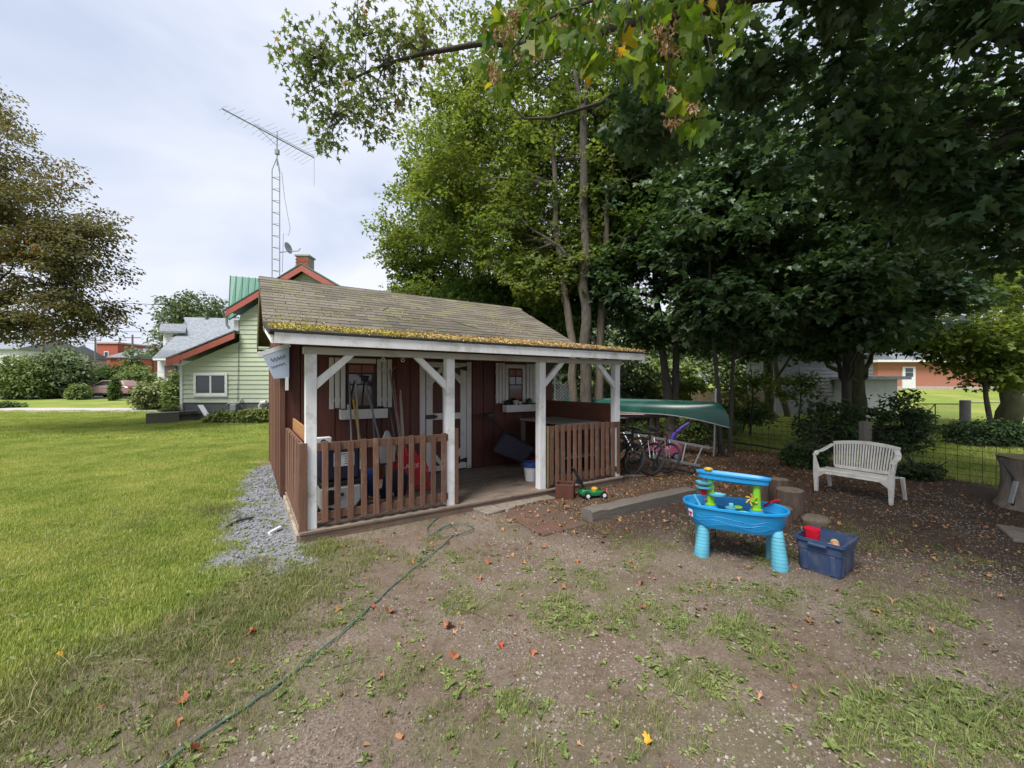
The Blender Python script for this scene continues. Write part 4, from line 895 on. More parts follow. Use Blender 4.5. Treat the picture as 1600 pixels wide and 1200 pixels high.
bs = loft([ring(.30, .13, .285), ring(.38, .19, .30), ring(.43, .225, .37), ring(.445, .235, .44), ring(.462, .25, .485), ring(.475, .262, .49), ring(.475, .262, .508), ring(.468, .255, .512), ring(.455, .24, .505), ring(.44, .23, .43), ring(.41, .21, .385), ring(.35, .16, .38)])
basin = pc('basin', bs, bluT, wt0, smooth=True)
wv = MB()        # wave relief moulded on the side
for k, (z0, ph) in enumerate(((.45, 0), (.415, 1.3), (.38, 2.1), (.35, .4))):
    pts = []
    for q in range(34):
        a = R(212 + 130 * q / 33); c_, s_ = math.cos(a), math.sin(a); z = z0 + .014 * math.sin(q * .55 + ph); f_ = .985 - .6 * max(0, .44 - z) ** 1.0
        pts.append((.449 * f_ * math.copysign(abs(c_) ** .72, c_), .240 * f_ * math.copysign(abs(s_) ** .82, s_), z))
    wv.tube(pts, .0016, 5)
pc('wave_relief', wv, bluT, basin, smooth=True)
wat = mat('pool_water', (.01, .14, .30), (.008, .11, .26), rough=.04, scale=12, bump=.08, spec=.7)
pc('water', MB().add(ring(.438, .228, .425), [tuple(range(40))]), wat, wt0)
lg = mat('logo_white', (.8, .8, .82), rough=.4, bump=0)
emb = pc('round_sticker', MB().b2((-.03, -.003, -.035), (.03, 0, .035)), lg, wt0, .002); emb.location = (-.385, -.188, .425); emb.rotation_euler = (R(8), 0, R(-48))
e2 = pc('sticker_mark', MB().b2((-.024, -.0065, -.005), (.024, -.0035, .012)).b2((-.006, -.0065, -.028), (.008, -.0035, -.004)), redp, emb)
# legs
def tleg(x, s_):
    rings = []
    for z, w, dd, sh in ((0, .070, .05, .02), (.02, .074, .052, .02), (.12, .066, .048, .012), (.22, .058, .042, .004), (.32, .050, .036, -.002), (.34, .045, .03, -.002)):
        rings.append([(x - .06 * 0 + s_ * sh * 1.0 + w * math.cos(6.283 * k / 16), dd * 1.5 * math.sin(6.283 * k / 16) - .10, z) for k in range(16)])
    lgm = pc('leg', loft(rings), ltbT, wt0, smooth=True); rb = MB()
    for q in range(9):
        z = .035 + q * .031; w = .0752 - .078 * z; dd = (.0528 - .052 * z) * 1.5; sh = .02 - .072 * z
        rb.tube([(x + s_ * sh + (w + .001) * math.cos(R(180 + 180 * k / 12)), -.10 + (dd + .001) * math.sin(R(180 + 180 * k / 12)), z + .008 * math.sin(k * .26)) for k in range(13)], .0016, 4)
    pc('rib', rb, mat('aqua_groove', (.07, .34, .50), rough=.5, bump=0) if x < 0 else bpy.data.materials['aqua_groove'], lgm)
tleg(-.27, -1); tleg(.365, 1)
for x in (-.30, .345): pc('leg', loft([[(x + .06 * math.cos(6.283 * k / 14), .10 + .05 * math.sin(6.283 * k / 14), z) for k in range(14)] for z in (0, .33)]), ltbT, wt0, smooth=True)
# columns, trough
def column(x, h0, h1):
    r = []
    for z, q in ((h0, .052), (h0 + .012, .052), (h0 + .016, .041), (h0 + .10, .036), (h1 - .02, .031), (h1, .033)): r.append([(x + q * math.cos(6.283 * k / 18), .0 + q * .8 * math.sin(6.283 * k / 18), z) for k in range(18)])
    c_ = pc('column', loft(r), limT, wt0, smooth=True)
    pc('column_foot', loft([[(x + q * math.cos(6.283 * k / 18), q * .85 * math.sin(6.283 * k / 18), z) for k in range(18)] for z, q in ((h0 - .06, .075), (h0 - .02, .068), (h0 - .002, .06))]), bluT, wt0, smooth=True)
    return c_
c1_ = column(-.21, .475, .745); column(.20, .475, .735)
tr_ = loft([[(x * 1.0 - .01, y * .9, z - .012 * (x / .33)) for x, y in oval(hl, hw)] for hl, hw, z in ((.27, .05, .715), (.315, .075, .73), (.32, .078, .775), (.338, .092, .778), (.338, .092, .792), (.33, .085, .794), (.315, .075, .785), (.30, .06, .752))])
pc('trough', tr_, bluT, wt0, smooth=True)
pc('spinner_cup', MB().lathe([(0, .80), (.03, .80), (.045, .825), (.035, .835), (.02, .81), (0, .81)], (-.23, -.02, 0), 16), ytoy, wt0, smooth=True)
for z, a in ((.69, 175), (.645, 185), (.585, -10)):
    pc('ramp', MB().lathe([(0, -.008), (.055, -.006), (.06, .012), (.05, .012), (.045, 0), (0, 0)], (-.21 + .06 * math.cos(R(a)), -.035, z), 18, sx=1.35), ltbT, wt0, smooth=True)
pc('red_bucket', MB().lathe([(0, 0), (.022, 0), (.03, .05), (0, .052)], (-.275, -.02, .565), 12), redp, wt0, smooth=True)
pc('red_bead', MB().lathe([(0, -.015), (.017, 0), (0, .015)], (-.255, -.03, .525), 10), redp, wt0, smooth=True)
for k in range(6):
    a = R(60 * k + 15); pc('paddle', MB().tube([(.155, -.03, .575), (.155 + .03 * math.cos(a) , -.035, .575 + .03 * math.sin(a)), (.155 + .055 * math.cos(a + .35), -.045, .575 + .055 * math.sin(a + .35))], [.006, .009, .007], 6), ytoy, wt0, smooth=True)
pc('paddle_hub', MB().lathe([(0, -.02), (.016, -.02), (.016, .03), (0, .03)], (.165, -.03, .575), 12, axis=Matrix.Rotation(R(90), 3, 'X')), limT, wt0, smooth=True)
def onw(name, x, y, z, label, cat):
    w = wt0.matrix_basis if False else Matrix.Translation(wt0.location) @ Matrix.Rotation(wt0.rotation_euler.z, 4, 'Z'); return empty(name, w @ Vector((x, y, z)), wt0.rotation_euler.z, label, cat)
ty = onw('toy_boat', -.02, .03, .43, 'aqua and lime toy boat floating in the middle of the water table', 'toy')
pc('hull', MB().lathe([(0, 0), (.035, .005), (.045, .035), (0, .035)], (0, 0, 0), 14, sx=1.3), ltbT, ty, smooth=True); pc('cabin', MB().b2((-.02, -.015, .036), (.02, .015, .075)), ltbT, ty, .006)
pc('lime_ring', MB().lathe([(.03 + .007 * math.cos(q), .007 * math.sin(q)) for q in np.linspace(0, 6.28, 9)[:-1]], (.06, 0, .045), 16, closed=True), limT, ty, smooth=True)
ty = onw('toy_cup', .085, -.07, .43, 'small lime scoop cup lying in the water table', 'toy')
pc('cup', MB().lathe([(0, 0), (.03, .005), (.042, .03), (.036, .03), (.026, .01), (0, .01)], (0, 0, 0), 16, sx=1.3), limT, ty, smooth=True)
ty = onw('toy_scoop', -.34, .02, .43, 'aqua long handled scoop leaning on the left rim inside the water table', 'toy')
pc('scoop_handle', MB().tube([(.05, .0, .02), (0, .03, .10), (-.005, .035, .115)], [.009, .008, .012], 7).b2((.03, -.03, 0), (.10, .02, .02)), ltbT, ty, smooth=True)
ty = onw('toy_shovel', .33, .12, .5, 'red toy shovel handle poking over the back right rim of the water table', 'toy')
pc('red_handle', MB().tube([(-.07, .08, -.03), (-.02, .03, .03), (.06, .09, .045)], .010, 7), redp, ty, smooth=True)
pn = yard('wire_basket', 2.10, 4.36, .2, 'small dark plastic crate on the ground behind the water table', 'crate')
mb = MB()
for k in range(7): mb.b2((-.16 + k * .05, -.002, .10), (-.150 + k * .05, .006, .32))
for k in range(4): mb.b2((-.16, -.002, .10 + k * .07), (.15, .008, .11 + k * .07))
for s in (0, .2): mb.b2((-.165, s, 0), (-.15, s + .015, .34)).b2((.14, s, 0), (.155, s + .015, .34))
pc('crate_grid', mb, dkp, pn); pn.scale = (.5, .5, .5)

wt0.scale = (.94, .96, 1.0)
# ---- blue tote
fl, fr_, bl_ = Vector((2.55, 3.68)), Vector((2.76, 3.39)), Vector((2.87, 3.95))
ux, vy = (fr_ - fl), (bl_ - fl); W0, D0 = ux.length, vy.length
to = empty('storage_tote', (*(fl + (ux + vy) / 2), 0), math.atan2(ux.y, ux.x), 'slate blue open storage tote with a red bucket and balls inside', 'tote')
tm_ = mat('slate_blue_plastic', (.038, .068, .145), (.03, .052, .112), rough=.42, scale=4, bump=.04, dirt=(.14, .13, .14), dscale=6, dlo=.5, dhi=.78)
def rr_(w, d, z, r=.03, n=5):
    out = []
    for cx, cy, a0 in ((w / 2 - r, d / 2 - r, 0), (-w / 2 + r, d / 2 - r, 90), (-w / 2 + r, -d / 2 + r, 180), (w / 2 - r, -d / 2 + r, 270)):
        for k in range(n): a = R(a0 + 90 * k / (n - 1)); out.append((cx + r * math.cos(a), cy + r * math.sin(a), z))
    return out
w, d = W0, D0
shell = pc('tote_body', loft([rr_(w * .84, d * .84, 0), rr_(w * .85, d * .85, .01), rr_(w * .90, d * .91, .185), rr_(w * .93, d * .94, .19), rr_(w * .95, d * .96, .275), rr_(w * .93, d * .94, .275), rr_(w * .88, d * .88, .19), rr_(w * .82, d * .82, .02)]), tm_, to, smooth=True)
pc('rim', loft([rr_(w * .955, d * .965, .265), rr_(w * 1.04, d * 1.03, .268), rr_(w * 1.04, d * 1.03, .292), rr_(w * .93, d * .94, .292), rr_(w * .93, d * .94, .265)], False, False), tm_, to, smooth=True)
pc('handle', MB().b2((-.07, -d / 2 - .03, .245), (.07, -d / 2 - .0, .268)), tm_, to, .006); pc('handle', MB().b2((-.07, d / 2, .245), (.07, d / 2 + .03, .268)), tm_, to, .006)
for x in (-.10, .10): pc('side_rib', MB().prism([(x - .02, .01), (x + .02, .01), (x + .02, .18), (x - .02, .18)], 0, .012, lambda X, Y, Z: (X, -d / 2 * (.85 + .3 * Z) - Y + .006, Z)), tm_, to, .004)
for s in (-1, 1):
    for y in (-.12, .12): pc('side_rib', MB().prism([(y - .02, .01), (y + .02, .01), (y + .02, .18), (y - .02, .18)], 0, .012, lambda X, Y, Z: (s * (w / 2 * (.85 + .3 * Z) + Y - .006), X, Z)), tm_, to, .004)
c0 = Vector(to.location)
rb_ = empty('toy_bucket', c0 + Vector((-.06, .09, .075)), .3, 'crumpled red toy bucket standing inside the blue tote', 'bucket')
pc('bucket_shell', loft([[((.042 + .022 * z / .25) * (1 + .06 * math.sin(7 * a)) * math.cos(a), (.042 + .022 * z / .25) * (1 + .06 * math.sin(7 * a)) * math.sin(a), z) for a in np.linspace(0, 6.283, 29)[:-1]] for z in (.25, .12, .02, 0)][::-1]), redp, rb_, smooth=True)
for i, (dx, dy, col, nm) in enumerate(((.06, -.12, (.55, .30, .22), 'tan'), (.10, -.065, (.52, .20, .10), 'orange'), (.13, -.02, (.40, .45, .25), 'pale green'), (.01, -.11, (.5, .42, .34), 'cream'))):
    o = MB().lathe([(.034 * math.sin(q), -.034 * math.cos(q)) for q in np.linspace(.01, 3.13, 9)], (0, 0, 0), 14).build('play_ball', mat('ball_' + nm.replace(' ', '_'), col, rough=.5, bump=0), smooth=True)
    o.location = c0 + Vector((dx - .03, dy + .05, .215)); tag(o, nm + ' play ball inside the blue tote', 'ball', 'balls in the tote')
o = MB().b2((-.14, -.17, .02), (.14, .17, .18)).build('cardboard_box', mat('dark_navy_box', (.03, .04, .09), rough=.6), bevel=.02); o.location = c0; o.rotation_euler = to.rotation_euler; tag(o, 'dark blue box filling the bottom of the blue tote under the balls', 'box')

# ---- plastic garden bench
pw = mat('aged_white_plastic', (.74, .72, .67), (.64, .62, .57), rough=.5, scale=5, bump=.06, dirt=(.38, .34, .26), dscale=4.5, dlo=.46, dhi=.78)
bL, bR = Vector((4.70, 6.34)), Vector((5.17, 5.57)); bd = bR - bL; BLn = bd.length
bench = empty('garden_bench', (*((bL + bR) / 2), 0), math.atan2(bd.y, bd.x), 'aged white plastic garden bench with a slatted curved back', 'bench')
hl = BLn / 2
pc('seat', MB().prism([(-.02, .335), (.0, .355), (.20, .345), (.40, .33), (.40, .31), (.20, .325), (.0, .325)], -hl + .03, hl - .03, lambda x, y, z: (y, x, z)).prism([(-.025, .29), (-.005, .352), (.012, .352), (.0, .29)], -hl, hl, lambda x, y, z: (y, x, z)), pw, bench, smooth=True)
for s in (-1, 1):
    x = s * (hl - .01)
    fl_ = pc('leg', MB().prism([(x - .045 * s, .33), (x + .02 * s, .56), (x + .035 * s, .56), (x + .035 * s, .30), (x + .02 * s, 0), (x - .02 * s, 0), (x - .03 * s, .22), (x - .12 * s, .29), (x - .12 * s, .335)], -.03, .025), pw, bench, .006)
    pc('leg', MB().prism([(x - .02 * s, .33), (x + .03 * s, .33), (x + .03 * s, 0), (x - .01 * s, 0)], .38, .42, lambda X, Y, Z: (X, Y + .10 * (1 - Z / .33), Z)), pw, bench, .006)
    pts = [(x + .015 * s, -.01, .555), (x + .02 * s, .08, .60), (x + .01 * s, .20, .605), (x - .01 * s, .32, .64), (x - .06 * s, .42, .70)]
    am = MB(); 
    for i in range(4): am.bar(pts[i], pts[i + 1], .065, .022)
    pc('armrest', am, pw, bench, .006)
def backz(x): return .70 + .055 * (1 - (x / hl) ** 2)
def backy(z, x): return .40 + (z - .33) * .22 + .02 * (1 - (x / hl) ** 2)
mb = MB(); xs = np.linspace(-hl + .05, hl - .05, 15)
for i in range(14):
    p0 = (xs[i], backy(backz(xs[i]), xs[i]), backz(xs[i])); p1 = (xs[i + 1] + .002, backy(backz(xs[i + 1]), xs[i + 1]), backz(xs[i + 1])); mb.bar(p0, p1, .03, .05)
pc('back_top', mb, pw, bench, .004); pc('back_bottom', MB().b2((-hl + .10, .385, .34), (hl - .10, .42, .385)), pw, bench, .004)
ns = 24
for i in range(ns):
    x = -hl * .86 + 2 * hl * .86 * i / (ns - 1); z1 = backz(x) - .02; pc('slat', MB().bar((x * .93, backy(.37, x), .37), (x, backy(z1, x), z1), .018, .014, (0, 1, 0)), pw, bench)

# ---- canoe upside down on a rack
cg = mat('canoe_green', (.008, .070, .050), (.005, .048, .036), rough=.33, scale=2, bump=.02, spec=.6, dirt=(.05, .11, .09), dscale=1.6, dlo=.5, dhi=.8)
p_bow, p_st = Vector((4.72, 8.88)), Vector((1.35, 11.95)); cd = p_st - p_bow; CL = cd.length
can = empty('canoe', (*((p_bow + p_st) / 2), .93), math.atan2(-cd.y, -cd.x), 'dark green canoe lying upside down on a wooden rack behind the shed', 'canoe')
rings = []; ng = 57; gun = [[], []]
for i in range(ng):
    t_ = math.sin((-1 + 2 * i / (ng - 1)) * math.pi / 2); x = t_ * CL / 2; w = .44 * max(0, 1 - abs(t_) ** 2.3) ** .8 + .004; zg = .02 - .30 * max(0, abs(t_) - .35) ** 1.9 * 1.9; zk = .34 - .03 * t_ * t_
    e_ = max(0, (abs(t_) - .84) / .16); zk = zk - (zk - zg) * (1 - math.sqrt(max(0, 1 - e_ ** 2.2))) * .98
    r_ = []
    for k in range(13):
        a = math.pi * k / 12; cy = math.cos(a); sz = math.sin(a) ** .62; r_.append((x, w * math.copysign(abs(cy) ** .8, cy), zg + (zk - zg) * sz))
    rings.append(r_); gun[0].append(r_[0]); gun[1].append(r_[-1])
vs = [p for r in rings for p in r]; fs = [(i * 13 + k, i * 13 + k + 1, (i + 1) * 13 + k + 1, (i + 1) * 13 + k) for i in range(ng - 1) for k in range(12)]
pc('hull', MB().add(vs, fs), cg, can, smooth=True)
pc('gunwale', MB().tube(gun[0], .013, 6).tube(gun[1], .013, 6), mat('aluminium_gunwale', (.36, .37, .36), rough=.45, metal=.4), can, smooth=True)
pc('keel_strip', MB().tube([r[6] for r in rings[1:-1]], .006, 5), cg, can)
rk2 = empty('canoe_rack', (2.75, 10.0, 0), 0, 'grey timber rack that carries the upturned canoe', 'rack')
for x, y in ((.62, -.05), (.20, .5), (-.25, .2), (-.9, .9), (.92, .35)): pc('leg', MB().b2((x - .045, y - .045, 0), (x + .045, y + .045, .84)), M['wood_post'], rk2, .004)
pc('rack_beam', MB().bar((-1.3, .15, .88), (.98, -.22, .88), .08, .07), M['wood_grey'], rk2, .004); pc('rack_beam', MB().bar((-1.1, 1.1, .88), (1.05, .45, .88), .08, .07), M['wood_grey'], rk2, .004)
pc('rack_board', MB().bar((-1.2, .03, .925), (.99, -.31, .925), .10, .022), mat('faded_pink_board', (.50, .42, .41), (.36, .22, .21), rough=.7, scale=3, bump=.2), rk2, .003)
pc('rack_shelf', MB().b2((-1.2, .1, .80), (.6, .9, .83)), M['wood_grey'], rk2)
# ---- bicycles
tyre = mat('bike_tyre', (.035, .034, .036), rough=.8, scale=20, bump=.2); bfm = mat('dark_bike_frame', (.03, .035, .05), rough=.3, spec=.6)
def bicycle(x, y, rz, lean, label, fm, sc=1):
    g = empty('bicycle', (x, y, 0), 0, label, 'bicycle', 'bicycles leaning behind the shed'); g.rotation_euler = (lean, 0, rz); g.scale = (sc,) * 3
    r = .31
    for cx in (-.5, .5):
        AX = Matrix.Rotation(R(90), 3, 'X')
        wh = pc('wheel', MB().lathe([(r - .025 + .022 * math.cos(q), .022 * math.sin(q)) for q in np.linspace(0, 6.283, 9)[:-1]], (cx, 0, r), 36, axis=AX, closed=True), tyre, g, smooth=True)
        pc('rim', MB().lathe([(r - .05 + .008 * math.cos(q), .012 * math.sin(q)) for q in np.linspace(0, 6.283, 7)[:-1]], (cx, 0, r), 36, axis=AX, closed=True), M['dark_steel'], wh, smooth=True)
        sp = MB()
        for k in range(20): a = 6.283 * k / 20; sp.tube([(cx, .02 * (-1) ** k, r), (cx + (r - .05) * math.cos(a), 0, r + (r - .05) * math.sin(a))], .0022, 3, False)
        sp.lathe([(0, -.035), (.018, -.035), (.018, .035), (0, .035)], (cx, 0, r), 10, axis=AX); pc('spokes', sp, M['dark_steel'], wh)
    f = MB(); bb = (-.08, 0, .29); st_ = (-.2, 0, .72); hd0 = (.33, 0, .66); hd1 = (.30, 0, .76)
    for a_, b_ in ((bb, st_), (st_, hd1), (bb, hd0), (hd0, hd1)): f.tube([a_, b_], .017, 8)
    for s in (-.05, .05): f.tube([(bb[0], s * .4, bb[2]), (-.5, s, r)], .010, 6).tube([(st_[0], s * .3, st_[2] - .04), (-.5, s, r)], .008, 6)
    pc('frame', f, fm, g, smooth=True)
    k_ = MB()
    for s in (-.05, .05): k_.tube([(.34, s, .62), (.5, s, r)], .012, 6)
    k_.tube([(.34, -.05, .62), (.34, .05, .62)], .014, 6); pc('fork', k_, fm, g, smooth=True)
    pc('handlebar', MB().tube([(.30, 0, .76), (.28, 0, .86)], .013, 6).tube([(.22, -.29, .90), (.29, -.14, .88), (.30, 0, .86), (.29, .14, .88), (.22, .29, .90)], .012, 6), dkp, g, smooth=True)
    pc('saddle', MB().prism([(-.33, .80), (-.30, .83), (-.05, .82), (-.05, .80), (-.2, .78)], -.055, .055).tube([(-.2, 0, .72), (-.22, 0, .79)], .013, 6), dkp, g, .01)
    pc('crank', MB().lathe([(.07, -.004), (.09, -.004), (.09, .004), (.07, .004)], (bb[0], .03, bb[2]), 20, axis=Matrix.Rotation(R(90), 3, 'X'), closed=True).tube([(bb[0], .04, bb[2]), (bb[0] + .12, .04, bb[2] - .11)], .008, 5).tube([(bb[0], -.04, bb[2]), (bb[0] - .12, -.04, bb[2] + .11)], .008, 5).b2((bb[0] + .08, .04, bb[2] - .12), (bb[0] + .16, .12, bb[2] - .10)), dkp, g)
    return g
hd = math.atan2(-.94, .34)
bicycle(1.98, 7.86, hd, R(-16), 'black bicycle leaning closest to the porch corner', dkp, .95)
bicycle(2.26, 7.86, hd + .06, R(-18), 'dark navy bicycle, middle one of three, with its front wheel turned out', bfm)
bicycle(2.64, 8.02, hd + .02, R(-20), 'dark bicycle with reddish frame, nearest the aluminium ladder', mat('maroon_frame', (.07, .015, .02), rough=.35), .95)
# ---- ladder on its side
la = empty('ladder', (0, 0, 0), 0, 'aluminium ladder lying on its side beside the bicycles', 'ladder')
U0, U1, D0_, D1_ = at(966, 674, 8.9), at(1110, 700, 8.25), at(985, 707, 8.6), at(1094, 728, 8.05); la.location = D1_ * 1.0; la.location.z = 0; o0 = la.location
pc('side_rail', MB().bar(U0 - o0, U1 - o0, .03, .05), alu, la, .003); pc('side_rail', MB().bar(D0_ - o0, D1_ - o0, .03, .05), alu, la, .003)
for k in range(6): t_ = .06 + k * .172; pc('rung', MB().tube([U0.lerp(U1, t_) - o0, D0_.lerp(D1_, t_) - o0], .016, 7), M['steel'], la)
# ---- pink ride-on car with a purple handle
pk_ = mat('pink_plastic', (.42, .08, .17), (.34, .06, .14), rough=.5, scale=4, bump=.03, dirt=(.25, .12, .14), dscale=4); pu_ = mat('purple_plastic', (.09, .05, .34), (.07, .04, .28), rough=.4, scale=4, bump=.02)
rc = yard('ride_on_car', 3.33, 9.0, R(-12), 'pink toddler ride-on car with a purple push handle behind the ladder', 'toy car')
pc('car_body', MB().prism([(-.34, .08), (-.36, .22), (-.30, .36), (-.14, .40), (-.06, .30), (.06, .28), (.14, .38), (.28, .37), (.36, .28), (.37, .08)], -.17, .17), pk_, rc, .03, smooth=True)
for x in (-.22, .24):
    for s in (-.185, .185):
        w_ = pc('wheel', MB().lathe([(.03, -.025), (.088, -.025), (.095, 0), (.088, .025), (.03, .025)], (x, s, .095), 18, axis=Matrix.Rotation(R(90), 3, 'X')), dkp, rc, smooth=True); pc('hub', MB().lathe([(0, -.03), (.055, -.028), (.055, .028), (0, .03)], (x, s, .095), 12, axis=Matrix.Rotation(R(90), 3, 'X')), M['steel'], w_)
pc('push_handle', MB().tube([(.14, 0, .36), (.22, 0, .55), (.40, 0, .72), (.52, 0, .80)], [.05, .045, .035, .03], 9), pu_, rc, smooth=True); pc('steering_wheel', MB().lathe([(.08 + .01 * math.cos(q), .01 * math.sin(q)) for q in np.linspace(0, 6.28, 7)[:-1]], (.05, 0, .44), 16, closed=True), dkp, rc)
# junk on the ground beside the bikes
for i, (x, y, l, r_, lab) in enumerate(((2.1, 7.25, .5, .2, 'grey piece of plank on the ground under the bicycles'), (2.95, 7.6, .7, -.5, 'dark scooter frame lying on the leaves right of the bicycles'))):
    if i == 0: o = MB().b2((-.25, -.04, 0), (.25, .04, .03)).build('loose_plank', M['wood_grey'], bevel=.003)
    else: o = MB().tube([(-.35, 0, .05), (0, .02, .07), (.38, -.02, .04)], .022, 7).tube([(-.3, -.1, .06), (-.3, .12, .2)], .015, 6).lathe([(.05 + .014 * math.cos(q), .014 * math.sin(q)) for q in np.linspace(0, 6.28, 7)[:-1]], (.36, 0, .065), 14, axis=Matrix.Rotation(R(90), 3, 'X'), closed=True).build('scooter', dkp)
    o.location = (x, y, .01); o.rotation_euler = (0, 0, r_); tag(o, lab, 'plank' if i == 0 else 'scooter')
# ---- hose
pix = [(238, 1212), (300, 1165), (400, 1096), (470, 1045), (540, 985), (590, 940), (640, 895), (690, 855), (712, 832), (702, 822), (685, 830), (690, 840), (718, 838), (738, 828), (725, 820), (690, 828), (672, 838), (668, 825), (690, 806), (708, 792)]
hp = [gp(x, y) for x, y in pix]
for i, p in enumerate(hp): p.z = .012 + (0.012 if 10 < i < 16 else 0)
hp[-1].z = .10
sm = []
for i in range(len(hp) - 1):
    p0, p1, p2, p3 = hp[max(i - 1, 0)], hp[i], hp[i + 1], hp[min(i + 2, len(hp) - 1)]
    for q in range(8):
        t_ = q / 8; p = .5 * ((2 * p1) + (p2 - p0) * t_ + (2 * p0 - 5 * p1 + 4 * p2 - p3) * t_ * t_ + (3 * p1 - p0 - 3 * p2 + p3) * t_ ** 3); p.x += .006 * math.sin(i * 3 + q * .7); sm.append(p)
hos = MB().tube(sm, .0048, 8).build('garden_hose', mat('teal_hose', (.06, .155, .13), (.045, .11, .095), rough=.45, scale=8, bump=.05, dirt=(.22, .28, .24), dscale=7, dlo=.55, dhi=.75), smooth=True); tag(hos, 'thin teal garden hose trailing across the dirt to the porch step', 'hose')
# stick and a white scrap on the blue gravel
o = MB().tube([gp(353, 826) + Vector((0, 0, .02)), gp(372, 818) + Vector((0, 0, .035)), gp(396, 812) + Vector((0, 0, .03))], [.012, .016, .011], 6).build('dark_stick', M['bark_dark']); tag(o, 'dark broken stick lying on the blue gravel', 'stick')
o = MB().tube([gp(420, 836) + Vector((0, 0, .02)), gp(438, 828) + Vector((0, 0, .03))], [.016, .02], 6).build('pale_scrap', M['white']); tag(o, 'short pale scrap of wood on the blue gravel by the deck corner', 'scrap')

# ================================================================== FENCE behind the yard
def fx(y): return 5.2 + (11 - y) * .5
fen = empty('wire_fence', (fx(9), 9, 0), 0, 'sagging dark wire fence with uneven stakes between yard and lawn', 'fence'); fo = Vector((fx(9), 9, 0))
wm_ = mat('rusty_wire', (.045, .042, .038), rough=.7, metal=.3, bump=0); mb = MB(); A_, B_ = Vector((fx(12.5), 12.5, 0)), Vector((fx(5.3), 5.3, 0)); fl_ = (B_ - A_).length; fd = (B_ - A_) / fl_
for k in range(8): mb.tube([A_ + fd * fl_ * q / 12 - fo + Vector((random.gauss(0, .006), 0, .06 + k * .105 + .012 * math.sin(q * 1.3 + k))) for q in range(13)], .0034, 3, False)
for k in range(int(fl_ / .14)): p = A_ + fd * (k * .14) - fo; mb.tube([p + Vector((0, 0, .05)), p + Vector((random.gauss(0, .01), 0, .82))], .0034, 3, False)
tag(pc('wire_mesh', mb, wm_, fen), kind='stuff')
pc('bottom_pipe', MB().tube([at(1140, 690, 10.45) - fo, at(1188, 697, 9.7) - fo, at(1240, 706, 9.0) - fo], .022, 7), M['black_iron'], fen, smooth=True)
def post(x, y, h, w, name, m, lean=(0, 0)): pc(name, MB().bar(Vector((x, y, 0)) - fo, Vector((x + lean[0], y + lean[1], h)) - fo, w, w, (1, 0, 0)), m, fen, .006)
post(6.78, 7.86, .93, .14, 'fence_post', M['wood_post']); post(4.55, 9.25, 1.55, .035, 'fence_stake', M['steel'], (.1, .1)); post(5.3, 10.7, 1.0, .05, 'fence_post', M['wood_grey']); post(7.9, 5.5, .9, .05, 'fence_post', M['wood_grey'])
# big stump at the right edge, with a loop of pipe
sg_ = yard('tree_stump', 7.02, 5.42, .4, 'broad pale tree stump with a mossy cut top at the right edge', 'stump')
n = 30; rad = [.40 * (1 + .16 * mnoise.noise(Vector((math.cos(6.283 * k / n) * 1.6, math.sin(6.283 * k / n) * 1.6, 4)))) for k in range(n)]
vs = []
for z, q in ((-.03, 1.18), (.08, 1.02), (.3, .95), (.5, .97), (.62, 1.04), (.66, 1.06)): vs += [(rad[k] * q * math.cos(6.283 * k / n) * random.uniform(.97, 1.03), rad[k] * q * math.sin(6.283 * k / n) * random.uniform(.97, 1.03), z) for k in range(n)]
pc('bark', MB().add(vs, [(i * n + k, i * n + (k + 1) % n, (i + 1) * n + (k + 1) % n, (i + 1) * n + k) for i in range(5) for k in range(n)]), mat('pale_stump_bark', (.27, .225, .175), (.11, .09, .07), rough=.95, scale=6, stretch=(2, 2, .5), bump=.9), sg_, smooth=True)
pc('cut_top', MB().add([(rad[k] * 1.04 * math.cos(6.283 * k / n), rad[k] * 1.04 * math.sin(6.283 * k / n), .665 + .02 * mnoise.noise(Vector((k * .3, 0, 0)))) for k in range(n)], [tuple(range(n))]), mat('mossy_top', (.20, .17, .07), (.12, .09, .05), rough=.95, scale=8, bump=.6), sg_)
o = MB().tube([at(1568, 720, 5.2), at(1573, 730, 5.15), at(1583, 745, 5.1), at(1586, 765, 5.1), at(1582, 790, 5.12)], .016, 7).build('black_pipe', M['black_iron'], smooth=True); tag(o, 'thin black pipe curling down the left side of the stump', 'pipe')
o = MB().bar(at(1588, 752, 5.05), at(1579, 786, 5.05), .05, .02).build('grey_bracket', M['steel'], bevel=.003); tag(o, 'small grey metal bracket leaning on the stump', 'bracket')

# ================================================================== HOUSES
HY = 18.4
def hp_(px, py, Y=HY): p = at(px, py, Y); return p
hb0 = Vector((hp_(282, 657).x, HY, 0)); gh = empty('green_house', hb0, 0, 'pale green sided house with salmon red trim and a green metal roof', 'house')
def HL(px, py, Y=HY): return at(px, py, Y) - hb0
pkx = 477; zt = HL(pkx, 424).z; xl = HL(282, 0).x; xu = HL(374, 0).x; xp = HL(pkx, 0).x; xr = xp + (xp - xu) ; XE = HL(600, 0).x
z_low = HL(282, 572).z; z_mid = HL(374, 533).z; z_up = HL(374, 494).z; z_sid = HL(282, 629).z; z_sidr = HL(415, 633).z
slope_low = (z_mid - z_low) / (xu - xl); slope_up = (zt - z_up) / (xp - xu)
def topz(x):
    if x < xu: return z_low + (x - xl) * slope_low
    return z_up + (x - xu) * slope_up if x < xp else zt - (x - xp) * slope_up
